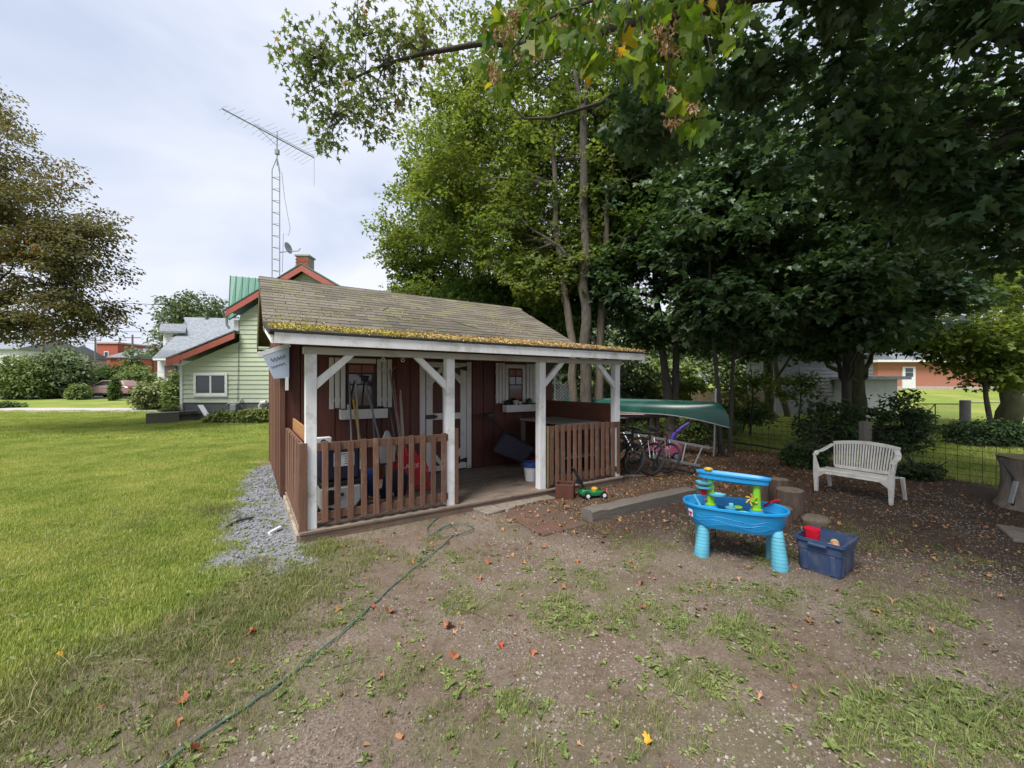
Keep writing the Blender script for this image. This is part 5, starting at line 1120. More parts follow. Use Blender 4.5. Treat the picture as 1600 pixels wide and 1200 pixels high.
# clapboards: one board at a time, cut to the gable outline
rows = 34; bh = .205; z = z_sid
core = [(xl + .02, 0), (XE, 0), (XE, topz(XE) - .05), (xp, zt - .06), (xu + .02, z_up - .05), (xu + .02, z_mid), (xl + .02, z_low - .05)]
pc('wall_core', MB().prism(core, .05, 5.0), M['wall_green'], gh)
pc('foundation', MB().b2((xl + .015, .03, -.2), (XE, .06, z_sid)), M['found_grey'], gh)
while z < zt - .1:
    z1 = z + bh
    if z1 < z_mid:      # board spans from lean-to edge
        x0 = xl + max(0, (z - z_low) / slope_low); x0t = xl + max(0, (z1 - z_low) / slope_low)
    else:
        x0 = xu + max(0, (z - z_up) / slope_up); x0t = xu + max(0, (z1 - z_up) / slope_up)
    xe0 = min(XE, xp + (zt - z) / slope_up); xe1 = min(XE, xp + max(0, (zt - z1)) / slope_up)
    x0t = min(x0t, xe1 - .02)
    vs = [(x0, -.004 + .0, z), (xe0, -.004, z), (xe1, .024, min(z1, zt)), (x0t, .024, min(z1, zt)), (x0, .048, z), (xe0, .048, z), (xe1, .048, min(z1, zt)), (x0t, .048, min(z1, zt))]
    pc('siding_board', MB().add(vs, [(0, 1, 2, 3), (4, 7, 6, 5), (0, 4, 5, 1), (1, 5, 6, 2), (2, 6, 7, 3), (3, 7, 4, 0)]), M['wall_green'], gh); z = z1
pc('corner_trim', MB().b2((xl - .02, -.02, -.1), (xl + .10, .045, z_low - .05)), M['house_white'], gh); pc('seam_wire', MB().tube([HL(374, 536) + Vector((0, -.03, 0)), HL(372, 628) + Vector((0, -.03, 0))], .012, 5), M['found_grey'], gh)
def fascia(px0, py0, px1, py1, h, nm='fascia'):
    a, b = HL(px0, py0), HL(px1, py1); return pc(nm, MB().prism([(a.x, a.z), (b.x, b.z), (b.x, b.z - h), (a.x, a.z - h)], -.34, -.28), M['trim_red'], gh)
fascia(270, 564, 374, 521, .26); a = HL(269, 559)
pc('fascia_return', MB().prism([(a.x, a.z - .12), (a.x + .02, a.z), (a.x + .62, a.z + .22), (a.x + .62, a.z - .28), (a.x, a.z - .28)], -.345, -.275), M['trim_red'], gh)
fascia(360, 487, 477, 417, .28); fascia(477, 417, 600, 490, .28)
def roofq(x0, z0, x1, z1, y0, y1, m, nm, t=.05): return pc(nm, MB().prism([(x0, z0), (x1, z1), (x1, z1 + t), (x0, z0 + t)], y0, y1), m, gh)
a, b = HL(269, 562), HL(374, 519); roofq(a.x, a.z, b.x, b.z, -.36, 5, M['roof_grey'], 'lower_roof')
a, b = HL(357, 488), HL(477, 416); roofq(a.x, a.z, b.x, b.z, -.36, 5, M['metal_green'], 'metal_roof'); c = HL(602, 490); roofq(b.x, b.z, c.x, c.z, -.36, 5, M['metal_green'], 'metal_roof')
# cross roof of standing seam metal behind the gable
xs_ = [357, 366, 376, 386, 396, 406, 416, 426]
for i in range(len(xs_) - 1):
    yA, yB = 19.0, 21.0
    f0 = at(xs_[i], 499 - (xs_[i] - 357) * .60, yA) - hb0; f1 = at(xs_[i + 1] - .6, 499 - (xs_[i + 1] - 357) * .60, yA) - hb0
    q0 = at(xs_[i] + 3, 431 + i * .9, yB) - hb0; q1 = at(xs_[i + 1] + 2.4, 431.9 + i * .9, yB) - hb0; dn = Vector((0, .05, -.05))
    pc('roof_panel', MB().add([f0, f1, q1, q0, f0 + dn, f1 + dn, q1 + dn, q0 + dn], [(0, 1, 2, 3), (7, 6, 5, 4), (0, 4, 5, 1), (1, 5, 6, 2), (2, 6, 7, 3), (3, 7, 4, 0)]), M['metal_green'], gh)
    pc('seam', MB().tube([f0 + Vector((0, -.02, .02)), q0 + Vector((0, -.02, .02))], .02, 5), M['metal_green'], gh)
# small side window under the upper eave, gutter elbow
pc('side_window', MB().b2(HL(366, 500) + Vector((0, -.02, 0)), HL(373, 521) + Vector((0, .3, 0))), M['house_white'], gh)
pc('gutter_elbow', MB().tube([HL(359, 498) + Vector((0, -.2, 0)), HL(358, 508) + Vector((0, -.15, 0)), HL(361, 514) + Vector((0, -.1, 0))], .05, 7), M['steel'], gh, smooth=True)
# the sliding window
w0, w1 = HL(303, 620), HL(356, 583)
fw = pc('window', MB().b2((w0.x, -.05, w0.z), (w1.x, .0, w0.z + .11)).b2((w0.x, -.05, w1.z - .11), (w1.x, .0, w1.z)).b2((w0.x, -.05, w0.z + .11), (w0.x + .12, .0, w1.z - .11)).b2((w1.x - .12, -.05, w0.z + .11), (w1.x, .0, w1.z - .11)), M['house_white'], gh, .01)
xm = (w0.x + w1.x) / 2
pc('sash', MB().b2((xm - .04, -.035, w0.z + .11), (xm + .04, .0, w1.z - .11)).b2((w0.x + .12, -.03, w0.z + .11), (xm - .04, .0, w0.z + .17)).b2((xm + .04, -.03, w0.z + .11), (w1.x - .12, .0, w0.z + .17)), M['house_white'], fw)
pc('pane', MB().b2((w0.x + .12, -.012, w0.z + .17), (xm - .04, -.006, w1.z - .11)), M['pane'], fw); pc('pane', MB().b2((xm + .04, -.018, w0.z + .17), (w1.x - .12, -.012, w1.z - .11)), M['pane'], fw)
pc('gas_meter', MB().b2(HL(366, 641) + Vector((0, -.3, 0)), HL(375, 631) + Vector((0, -.02, 0))).tube([HL(358, 633) + Vector((0, -.15, 0)), HL(361, 630) + Vector((0, -.15, 0)), HL(378, 629) + Vector((0, -.15, 0)), HL(379, 622) + Vector((0, -.05, 0))], .045, 6), M['steel'], gh, .02)
pc('vent_pipe', MB().tube([HL(409, 652) + Vector((0, -.1, 0)), HL(409, 634) + Vector((0, -.12, 0)), HL(412, 629) + Vector((0, -.15, 0)), HL(419, 628) + Vector((0, -.15, 0))], .09, 8), M['house_white'], gh, smooth=True)
# chimney with its own bricks
cb = at(477, 424, 20.6) - hb0; ch = pc('chimney', MB().b2((cb.x - .30, cb.y - .30, cb.z - .6), (cb.x + .30, cb.y + .30, cb.z + .66)), M['mortar'], gh)
cm = MB().box((0, 0, 0), (.17, .05, .062)).mesh('brick', M['brick'])
for r in range(9):
    for q in range(4 if r % 2 else 3): obj('brick', cm, ch, (cb.x - .19 + q * .19 - (.095 if r % 2 else 0) + (.0 if r % 2 else 0) , cb.y - .30, cb.z - .01 + r * .073), None, (.98 if 0 < q < 3 or not r % 2 else .5, 1, 1))
pc('chimney_cap', MB().b2((cb.x - .36, cb.y - .36, cb.z + .66), (cb.x + .36, cb.y + .36, cb.z + .75)), M['stone_pale'], gh, .01)
# white board leaning on the foundation, raised bed
o = MB().bar(hp_(313, 633, 18.2) , hp_(330, 659, 17.5), .2, .03).build('leaning_board', M['house_white'], bevel=.004); tag(o, 'white board leaning against the grey foundation of the green house', 'board')
rbx = empty('raised_bed', gp(228, 663), 0, 'grey timber raised planting bed at the corner of the green house', 'planter')
A0 = Vector(rbx.location); bx = gp(280, 660) - A0; by = Vector((.9, 1.9, 0))
def side(p, q, h=.42): pc('bed_side', MB().bar(p + Vector((0, 0, h / 2)), q + Vector((0, 0, h / 2)), .05, h), M['wood_grey'], rbx, .006)
side(Vector((0, 0, 0)), bx); side(Vector((0, 0, 0)), by); side(by, by + bx); pc('bed_cap', MB().bar(Vector((0, 0, .44)), bx + Vector((0, 0, .44)), .12, .03).bar(Vector((0, 0, .443)), by + Vector((0, 0, .443)), .12, .03), M['steel'], rbx)
pc('bed_soil', MB().add([(.03, .03, .33), bx + Vector((-.02, .03, .33)), bx + by + Vector((0, 0, .33)), by + Vector((0, 0, .33))], [(0, 1, 2, 3)]), M['soil_dark'], rbx)
# ---- antenna tower
AY = 19.6; ta = empty('antenna_tower', (at(433, 0, AY).x, AY, 0), 0, 'tall lattice television mast with a long spiky aerial on top', 'antenna'); ab = Vector(ta.location); zt_ = 12.4; rw = .21
legs = [Vector((rw * math.cos(R(a)), rw * math.sin(R(a)), 0)) for a in (90, 210, 330)]
for l in legs: pc('mast_leg', MB().tube([l, l + Vector((0, 0, zt_ - .55)), Vector((0, 0, zt_ + .1))], .022, 6), M['antenna'], ta)
mb = MB(); z = .4
while z < zt_ - .7:
    for i in range(3): mb.tube([legs[i] + Vector((0, 0, z)), legs[(i + 1) % 3] + Vector((0, 0, z + (.0)))], .016, 5)
    z += .555
pc('mast_rungs', mb, M['antenna'], ta)
pc('mast_pole', MB().tube([Vector((0, 0, zt_ - .3)), Vector((0, 0, 13.75))], .025, 6).box((0, 0, 12.75), (.16, .16, .22)), M['antenna'], ta)
B0 = Vector((-12.35, 17.1, 13.42)) - ab; B1 = Vector((-10.25, 20.9, 13.42)) - ab; sh = -(B0 + (B1 - B0) * .55); B0 += Vector((sh.x, sh.y, 0)); B1 += Vector((sh.x, sh.y, 0))
boom = pc('boom', MB().tube([B0, B1], .03, 6).tube([B0 + Vector((0, 0, .09)).lerp(Vector((0, 0, 0)), 0) + (B1 - B0) * .3, B1 + Vector((0, 0, .09))], .012, 5).tube([B0 + (B1 - B0) * .33, Vector((0, 0, 13.05))], .012, 5), M['antenna'], ta)
bdir = (B1 - B0).normalized(); pr = Vector((bdir.y, -bdir.x, 0)); mb = MB()
for k in range(20):
    t_ = k / 19; p = B0.lerp(B1, t_); l = (.32 + .18 * (k % 3)) if t_ < .35 else .45 + t_ * .75 + .15 * (k % 2)
    for s in (-1, 1): el = MB().tube([p + Vector((0, 0, .03)), p + pr * l * s + bdir * .12 * l + Vector((0, 0, .03 + .02 * (k % 2)))], .006, 4); pc('element', el, M['antenna'], boom)
pc('hanging_rod', MB().tube([B1, B1 + Vector((0, 0, -1.45))], .010, 5), M['antenna'], ta)
pc('cable', MB().tube([Vector((.22, 0, 11.8)), Vector((.35, 0, 10.6)), Vector((.62, 0, 9.1)), Vector((.55, 0, 8.75)), Vector((.3, 0, 8.85)), Vector((.25, 0, 7))], .012, 5), M['antenna'], ta)
ds = at(449, 388, AY) - ab; dh = pc('dish', MB().lathe([(0, 0), (.15, .015), (.27, .055), (.275, .06), (.15, .03), (0, .012)], ds, 20, axis=Matrix.Rotation(R(78), 3, 'Y') @ Matrix.Rotation(R(8), 3, 'X')), M['antenna'], ta, smooth=True)
pc('dish_arm', MB().tube([Vector((.12, 0, ds.z - .2)), ds + Vector((0, 0, -.15)), ds + Vector((.55, 0, -.12)), ds + Vector((.62, 0, .02))], .022, 6), M['antenna'], ta)

# ---- white house with grey roof behind
Y2 = 27.0; g2 = empty('white_house', (at(245, 0, Y2).x, Y2, hz(-20, Y2)), 0, 'white clapboard house with grey shingle roof and small dormer behind the green house', 'house'); o2 = Vector(g2.location)
def Q(px, py, Y): return at(px, py, Y) - o2
rf = [Q(238, 559, 26.2), Q(470, 561, 26.2), Q(470, 500, 30.5), Q(287, 495.5, 30.5), Q(293, 508, 29.5)]
dn = Vector((0, 0, -.12)); pc('roof', MB().add(rf + [p + dn for p in rf], [(0, 1, 2, 3, 4), (9, 8, 7, 6, 5)] + [(i, i + 5, (i + 1) % 5 + 5, (i + 1) % 5) for i in range(5)]), M['roof_grey'], g2)
rows_ = MB()
for r in range(16):
    t_ = (r + .5) / 16; pL = Q(238, 559, 26.2).lerp(Q(290, 499, 30.5), t_); pR = Q(470, 561, 26.2).lerp(Q(470, 500, 30.5), t_); rows_.bar(pL + Vector((.1, 0, .02)), pR + Vector((0, 0, .02)), .26, .02, (0, -.6, .8))
tag(pc('shingle_rows', rows_, M['roof_grey'], g2), kind='stuff')
pc('gutter', MB().bar(Q(240, 561.5, 26.1), Q(470, 563.5, 26.1), .12, .12), M['house_white'], g2)
zb = Q(0, 564, 26.6).z; xa, xb_ = Q(245, 0, 26.6).x, Q(470, 0, 26.6).x; pc('wall_core', MB().b2((xa, -.35, -.2), (xb_, 4, zb)), M['house_white'], g2)
for k in range(12): pc('siding_board', MB().b2((xa + .05, -.375 - .01 * (k % 2), k * .2), (xb_, -.352, k * .2 + .19)), M['house_white'], g2)
pc('shuttered_window', MB().b2(Q(259, 590, 26.5) + Vector((0, -.1, 0)), Q(276, 571, 26.5) + Vector((0, .05, 0))), mat('brown_shutter', (.16, .11, .09), (.11, .075, .06), rough=.7, scale=20, stretch=(1, 1, 8), bump=.3), g2)
d0, d1 = Q(255, 545, 28.6), Q(287, 517, 28.6); pc('dormer_wall', MB().b2((d0.x, d0.y, d0.z), (d1.x, d0.y + 2, d1.z)), M['house_white'], g2)
dr_ = [Q(249, 517, 28.2), Q(290, 518, 28.2), Q(292, 506, 30), Q(251, 505.5, 30)]; pc('dormer_roof', MB().add(dr_ + [p + dn for p in dr_], [(0, 1, 2, 3), (7, 6, 5, 4)] + [(i, i + 4, (i + 1) % 4 + 4, (i + 1) % 4) for i in range(4)]), M['roof_grey'], g2)
pc('roof_vent', MB().b2(Q(320, 498, 30.2), Q(326, 494, 30.4)), M['found_grey'], g2)

# ---- far buildings on the left
def far_house(name, label, px0, px1, py_e, py_b, Y, depth, wm, rm, py_r=None, cat='building', wins=()):
    a = at(px0, py_b, Y); b = at(px1, py_e, Y); g = empty(name, (a.x, Y, hz(a.x, Y)), 0, label, cat); o = Vector(g.location); w = b.x - a.x; h = b.z - o.z
    pc('walls', MB().b2((0, 0, -.3), (w, depth, h)), wm, g)
    if py_r is not None:
        hr = at(0, py_r, Y + depth / 2).z - o.z
        pc('roof', MB().prism([(-.4, h), (depth / 2, hr), (depth + .4, h), (depth + .4, h - .15), (-.4, h - .15)], -.3, w + .3, lambda x, y, z: (y, x, z)), rm, g)
    else: pc('roof', MB().b2((-.2, -.2, h), (w + .2, depth + .2, h + .25)), rm, g)
    for (x0, y0_, x1, y1_) in wins:
        p, q = at(x0, y1_, Y) - o, at(x1, y0_, Y) - o; f = pc('window', MB().b2((p.x, -.06, p.z), (q.x, .02, q.z)), M['house_white'], g)
        pc('pane', MB().b2((p.x + .12, -.09, p.z + .12), (q.x - .12, -.062, q.z - .12)), M['pane'], f)
    return g
far_house('brick_building', 'tall red brick building far behind the bushes', 151, 184, 537, 600, 70, 8, M['brick'], M['stone_pale'], cat='building', wins=((163, 549, 170, 559),))
far_house('brick_house', 'low brick house with grey roof right of the red brick building', 172, 205, 558, 600, 66, 9, M['brick'], M['roof_grey'], 545)
far_house('grey_roof_house', 'long pale building with a light roof beside the white house', 196, 243, 565, 600, 75, 10, M['house_white'], mat('light_roof', (.5, .5, .5), rough=.8), 553, wins=((212, 567, 222, 574), (228, 567, 238, 574)))
far_house('white_building', 'white building at the far left edge behind the bushes', -60, 30, 545, 610, 55, 9, M['house_white'], M['roof_grey'], 530, wins=((4, 556, 14, 570), (20, 552, 26, 570)))
far_house('white_building', 'white house half hidden behind the two left bushes', 40, 82, 556, 610, 60, 8, M['house_white'], M['roof_grey'], 540, wins=((50, 566, 58, 578),))
# utility poles and wires
def upole(px, py_t, Y, label, arm=1.2):
    x = at(px, 0, Y).x; g = empty('utility_pole', (x, Y, hz(x, Y)), 0, label, 'pole', 'utility poles beyond the houses'); zt2 = at(px, py_t, Y).z - g.location.z
    pc('pole_shaft', MB().tube([(0, 0, -.2), (0, 0, zt2)], [.16, .11], 8), M['wood_post'], g); pc('cross_arm', MB().b2((-arm, -.06, zt2 - .5), (arm, .06, zt2 - .38)), M['wood_post'], g); return g
upole(207, 523, 60, 'utility pole with cross arm in front of the small round tree'); upole(187, 528, 75, 'thin utility pole right of the brick building'); upole(241, 545, 70, 'utility pole just left of the white house', .6); upole(149, 527, 62, 'utility pole left of the brick building', .8)
upole(67, 470, 40, 'pale pole standing among the left bushes', .5)
for i, (x0, y0_, Ya, x1, y1_, Yb, sg__) in enumerate(((-200, 440, 50, 500, 482, 50, .8), (-100, 505, 60, 420, 519, 60, .5), (100, 534, 75, 420, 540, 75, .4))):
    A_, B_ = at(x0, y0_, Ya), at(x1, y1_, Yb); o = MB().tube([A_.lerp(B_, q / 16) - Vector((0, 0, sg__ * math.sin(math.pi * q / 16))) for q in range(17)], .035, 4).build('power_line', M['black_iron'])
    tag(o, ('highest power line crossing the sky left of the mast', 'middle power line ending behind the round tree', 'lowest power line just over the far roofs')[i], 'power line')
# ---- parked car
cY = 35.5; cp = gp(174, 619.5); car = empty('parked_car', (at(176, 0, cY).x, cY, hz(-30, cY)), R(180), 'rose tan crossover car parked beyond the lawn behind the little cypress', 'car')
rose = mat('rose_tan_paint', (.29, .185, .165), (.25, .155, .14), rough=.3, scale=1, bump=0, spec=.6, coat=.5)
body = [(-2.2, .35), (-2.25, .7), (-2.05, .95), (-1.75, 1.02), (-.4, 1.05), (1.3, .98), (2.15, .80), (2.25, .55), (2.2, .33)]
pc('body', MB().prism(body, -.88, .88), rose, car, .06, smooth=True)
pc('cabin', MB().add([(-2.0, -.80, 1.0), (1.15, -.80, 1.0), (.35, -.62, 1.50), (-1.35, -.62, 1.50), (-2.0, .80, 1.0), (1.15, .80, 1.0), (.35, .62, 1.50), (-1.35, .62, 1.50)], [(0, 1, 2, 3), (7, 6, 5, 4), (0, 3, 7, 4), (1, 5, 6, 2), (3, 2, 6, 7), (0, 4, 5, 1)]), rose, car, .05, smooth=True)
for s in (-1, 1):
    for x0, x1, x2, x3 in ((-1.55, -.62, -.62, -1.22), (-.52, .82, .22, -.52)):
        pc('side_window', MB().add([(x0, s * .79, 1.07), (x1, s * .79, 1.07), (x2, s * .655, 1.43), (x3, s * .655, 1.43), (x0, s * .75, 1.07), (x1, s * .75, 1.07), (x2, s * .62, 1.43), (x3, s * .62, 1.43)], [(0, 1, 2, 3), (7, 6, 5, 4), (0, 4, 5, 1), (1, 5, 6, 2), (2, 6, 7, 3), (3, 7, 4, 0)]), M['pane'], car)
    for x in (-1.35, 1.35):
        AX = Matrix.Rotation(R(90), 3, 'X'); w_ = pc('wheel', MB().lathe([(.2, -.11), (.32, -.11), (.34, 0), (.32, .11), (.2, .11)], (x, s * .83, .34), 22, axis=AX), tyre, car, smooth=True)
        pc('rim', MB().lathe([(0, -.12), (.2, -.118), (.2, .118), (0, .12)], (x, s * .83, .34), 14, axis=AX), M['steel'], w_)
    pc('sill', MB().b2((-1.0, s * .86, .30), (1.0, s * .90, .44)), dkp, car); pc('tail_light', MB().b2((-2.22, s * .55, .80), (-2.08, s * .86, .92)), redp, car, .02); pc('door_handle', MB().b2((-.1, s * .885, .86), (.08, s * .90, .89)), M['steel'], car)

# ---- right side: garage, brick house, gate
GY = 21.6; g3 = empty('garage', (at(1212, 0, GY).x, GY, hz(14, GY)), R(-3), 'grey sided garage with a stucco base behind the big mossy trunk', 'garage'); o3 = Vector(g3.location)
Lg = 4.9; zs = at(0, 618, GY).z - o3.z
pc('stucco_base', MB().b2((0, 0, -.6), (Lg, 3, zs)), M['stucco'], g3); pc('wall_core', MB().b2((.02, .03, zs), (Lg - .02, 3, 3.3)), M['garage'], g3)
for k in range(12): pc('siding_board', MB().add([(0, -.03, zs + k * .19), (Lg, -.03, zs + k * .19), (Lg, .0, zs + k * .19 + .19), (0, .0, zs + k * .19 + .19), (0, .028, zs + k * .19), (Lg, .028, zs + k * .19), (Lg, .028, zs + k * .19 + .19), (0, .028, zs + k * .19 + .19)], [(0, 1, 2, 3), (4, 7, 6, 5), (0, 4, 5, 1), (1, 5, 6, 2), (2, 6, 7, 3), (3, 7, 4, 0)]), M['garage'], g3)
pc('roof', MB().prism([(-.4, 3.25), (1.5, 4.2), (3.4, 3.25), (3.4, 3.1), (-.4, 3.1)], -.3, Lg + .3, lambda x, y, z: (y, x, z)), M['roof_grey'], g3)
ax = at(1350, 0, 19.6); g4 = empty('garden_shed', (ax.x, 19.6, hz(ax.x, 19.6)), 0, 'low pale lean-to with a flat grey roof right of the garage', 'shed'); o4 = Vector(g4.location); wv_ = at(1402, 0, 19.6).x - ax.x
pc('walls', MB().b2((0, 0, -.5), (wv_, 3, at(0, 593, 19.6).z - o4.z)), mat('pale_grey_wall', (.50, .52, .50), (.42, .44, .42), rough=.7, scale=3), g4); pc('roof', MB().b2((-.2, -.35, at(0, 593, 19.6).z - o4.z), (wv_ + .35, 3.2, at(0, 588, 19.6).z - o4.z)), M['roof_grey'], g4)
BY = 38.0; xb0 = at(1372, 0, BY).x; g5 = empty('brick_bungalow', (xb0, BY, hz(xb0, BY)), 0, 'red brick bungalow with a white door beyond the bright lawn on the right', 'house'); o5 = Vector(g5.location)
zE = at(0, 566, BY).z - o5.z; Wb = 14
pc('walls', MB().b2((0, 0, -.5), (Wb, 8, zE)), mat('pale_red_brick', (.40, .17, .12), (.32, .13, .09), rough=.9, scale=10, bump=.2), g5); pc('plinth', MB().b2((-.05, -.06, -.5), (Wb + .05, -.005, .28)), M['stone_pale'], g5); pc('eave_board', MB().b2((-.5, -.55, zE), (Wb + .5, 8.5, zE + .2)), M['house_white'], g5)
pc('roof', MB().prism([(-.55, zE + .2), (4, zE + 2.6), (8.5, zE + .2)], 1.2, Wb + .5, lambda x, y, z: (y, x, z)), M['roof_grey'], g5); pc('upper_wall', MB().b2((-.5, 3, zE + .2), (2.0, 6, zE + 2.2)), M['brick'], g5)
for (x0, y0_, x1, y1_) in ((1409, 573, 1429, 607), (1535, 572, 1550, 590)):
    p, q = at(x0, y1_, BY) - o5, at(x1, y0_, BY) - o5; f = pc('door' if x0 < 1500 else 'window', MB().b2((p.x, -.10, p.z), (q.x, .02, q.z)), M['house_white'], g5); zc = p.z + (q.z - p.z) * (.55 if x0 < 1500 else .1)
    for s in range(2): pc('pane', MB().b2((p.x + .25, -.13, zc + s * .42), (q.x - .25, -.102, zc + s * .42 + .36)), M['pane'], f)
GT = 15.4; xg = at(1428, 0, GT).x; g6 = empty('chain_link_gate', (xg, GT, 0), R(-6), 'chain link gate with a black pipe frame and diagonal brace', 'gate'); wg = at(1500, 0, GT).x - xg; zg0, zg1 = at(0, 668, GT).z, at(0, 631, GT).z
pc('gate_frame', MB().tube([(0, 0, zg0), (0, 0, zg1), (wg, 0, zg1), (wg, 0, zg0), (0, 0, zg0)], .022, 6).tube([(wg * .42, 0, zg0), (wg * .42, 0, zg1)], .018, 6).tube([(0, 0, zg1 - .1), (wg * .42, 0, zg0)], .015, 5).tube([(0, 0, zg0), (wg * .42, 0, zg1)], .015, 5), M['black_iron'], g6, smooth=True)
mb = MB(); nn = int(wg / .09)
for k in range(-9, nn): x0 = k * .09; mb.tube([(max(x0, 0), 0, zg0 + max(0, -x0)), (min(x0 + (zg1 - zg0), wg), 0, zg0 + min(zg1 - zg0, wg - x0))], .004, 3, False).tube([(max(x0, 0), .004, zg1 - max(0, -x0)), (min(x0 + (zg1 - zg0), wg), .004, zg1 - min(zg1 - zg0, wg - x0))], .004, 3, False)
tag(pc('wire_mesh', mb, M['steel'], g6), kind='stuff')
o = MB().tube([(0, 0, -.2), (0, 0, 1.02)], .15, 14).tube([(0, 0, 1.02), (0, 0, 1.06)], [.16, .14], 14).build('gate_post', M['stucco'], smooth=True); o.location = (at(1508, 0, 15.0).x, 15.0, 0); tag(o, 'round pale grey gate post with a dark cap beside the chain link gate', 'post')
o = MB().tube([(0, 0, 0), (8.5, .6, .02)], .02, 6).build('fence_rail', M['steel'], smooth=True); o.location = (at(1500, 0, 15.3).x, 15.3, .95); tag(o, 'pale fence rail running right from the gate post', 'rail')
ret = MB().b2((0, 0, -.2), (11, .25, .18)).build('low_bank', M['soil_dark'], bevel=.05); ret.location = (at(1360, 0, 15).x, 15.0, -.05); tag(ret, kind='structure')
# small things seen beyond the canoe
g7 = empty('white_playhouse', (at(1006, 0, 26).x, 26, hz(8, 26)), 0, 'little white playhouse with a dark opening far beyond the canoe', 'playhouse'); o7 = Vector(g7.location); q7 = lambda x, y: at(x, y, 26) - o7
pc('front_wall', MB().b2(q7(1006, 645), q7(1032, 606) + Vector((0, 1.5, 0))), M['house_white'], g7); pc('dark_side', MB().b2(q7(984, 645) + Vector((0, .3, 0)), q7(1005.5, 610) + Vector((0, 1.5, 0))), M['found_grey'], g7)
pc('roof', MB().prism([(q7(978, 0).x, q7(0, 612).z), (q7(1016, 0).x, q7(0, 601).z), (q7(1042, 0).x, q7(0, 612).z), (q7(1042, 0).x, q7(0, 614).z), (q7(1016, 0).x, q7(0, 604).z), (q7(978, 0).x, q7(0, 614).z)], -.3, 1.8), M['house_white'], g7)
g8 = empty('lattice_panel', (at(866, 0, 14).x, 14, 0), 0, 'white diagonal lattice panel glimpsed between shed and tree trunks', 'lattice'); o8 = Vector(g8.location); p0, p1 = at(866, 640, 14) - o8, at(893, 585, 14) - o8
pc('lattice_frame', MB().b2((p0.x, -.02, p1.z - .06), (p1.x, .02, p1.z)).b2((p0.x, -.02, 0), (p0.x + .05, .02, p1.z - .06)).b2((p1.x - .05, -.02, 0), (p1.x, .02, p1.z - .06)), M['house_white'], g8)
W8 = p1.x - .05 - p0.x - .05
for k in range(-16, 8):
    for s in (0, 1):
        z0 = .1 + k * .11 + .9; x0 = p0.x + .05; a0 = z0 if not s else z0 + W8; a1 = z0 + W8 if not s else z0
        if min(a0, a1) > .1 and max(a0, a1) < p1.z - .06: pc('slat', MB().bar((x0, -.006 + .012 * s, a0), (x0 + W8, -.006 + .012 * s, a1), .008, .035, (0, 0, 1)), M['house_white'], g8)
g9 = empty('board_fence', (at(1080, 0, 21).x, 21, 0), 0, 'tan upright board fence seen under the branches beyond the canoe', 'fence'); xx = 0
while xx < 4.2: pc('fence_board', MB().b2((xx, 0, 0), (xx + .17, .025, 1.25 + random.uniform(-.02, .02))), M['orange_wood'] if False else mat('tan_board', (.34, .26, .17), (.26, .19, .12), rough=.8, scale=5, bump=.2, rnd=.15) if xx == 0 else bpy.data.materials['tan_board'], g9); xx += .185
# path / drive across the far lawn
mb = MB(); nq = 40; pa = []
for q in range(nq + 1):
    x = -60 + 52 * q / nq; y0_ = 22.6 + .16 * max(0, x + 40) * .12; y1_ = y0_ + 3.6 * (1 - .35 * q / nq); pa += [(x, y0_, hz(x, y0_) + .02), (x, y1_, hz(x, y1_) + .02)]
o = MB().add(pa, [(2 * q, 2 * q + 2, 2 * q + 3, 2 * q + 1) for q in range(nq)]).build('gravel_path', M['road']); tag(o, 'pale gravel drive crossing the far lawn', kind='structure')
o = MB().add([(-120, 33.5, .5), (-8, 33.5, .5), (-8, 40, .5), (-120, 40, .5)], [(0, 1, 2, 3)]).build('road', M['asphalt']); tag(o, 'road behind the bushes where the car is parked', kind='structure')

# ================================================================== TREES
def V3(x, y, z): return (x, y, z)
def px(pxx, py, Y): return tuple(at(pxx, py, Y))
G1 = 'maples behind the shed'
tree('maple_tree', 'tall maple whose dark trunk forks high above the shed roof', 'tree', G1,
     [[((1.92, 10.6, 0), .165), (px(915, 560, 10.6), .145), (px(914, 420, 10.6), .12), (px(912, 250, 10.6), .10), (px(911, 165, 10.6), .09)],
      [(px(911, 170, 10.6), .075), (px(926, 75, 10.5), .06), (px(930, -60, 10.4), .04)], [(px(910, 170, 10.6), .06), (px(892, 85, 10.7), .045), (px(870, -40, 10.9), .03)]],
     [((1.3, 12.3, 9.0), (2.9, 2.6, 3.6), 1150), ((.3, 12.8, 13), (3.6, 3, 3.2), 500), ((3.0, 12.2, 7.3), (1.7, 1.6, 2.4), 480), ((.2, 11.8, 6.2), (1.3, 1.3, 1.6), 300), ((1.7, 11.3, 5.1), (1.1, 1.0, 1.0), 190)], M['leaf_light'], M['bark'], seed=11, L=.10, rad=.25, dens=1.1, limbs=22, twigs=110, limb_r=.055)
tree('maple_tree', 'leaning maple with a pale peeling trunk just left of the forked maple', 'tree', G1,
     [[((1.62, 10.9, 0), .13), (px(896, 560, 10.9), .11), (px(886, 480, 10.9), .10), (px(872, 385, 11), .085), (px(868, 290, 11.1), .07), (px(860, 200, 11.2), .05)]],
     [((-1.0, 13.5, 9.2), (2.7, 2.4, 3.1), 950), ((-1.9, 13.2, 7.4), (1.6, 1.6, 1.7), 340), ((-.3, 13.2, 6.3), (1.5, 1.5, 1.5), 330), ((.7, 11.4, 4.6), (1.1, .9, .8), 170)], M['leaf_light'], M['bark_light'], seed=23, L=.10, rad=.25, dens=1.1, limbs=20, twigs=100)
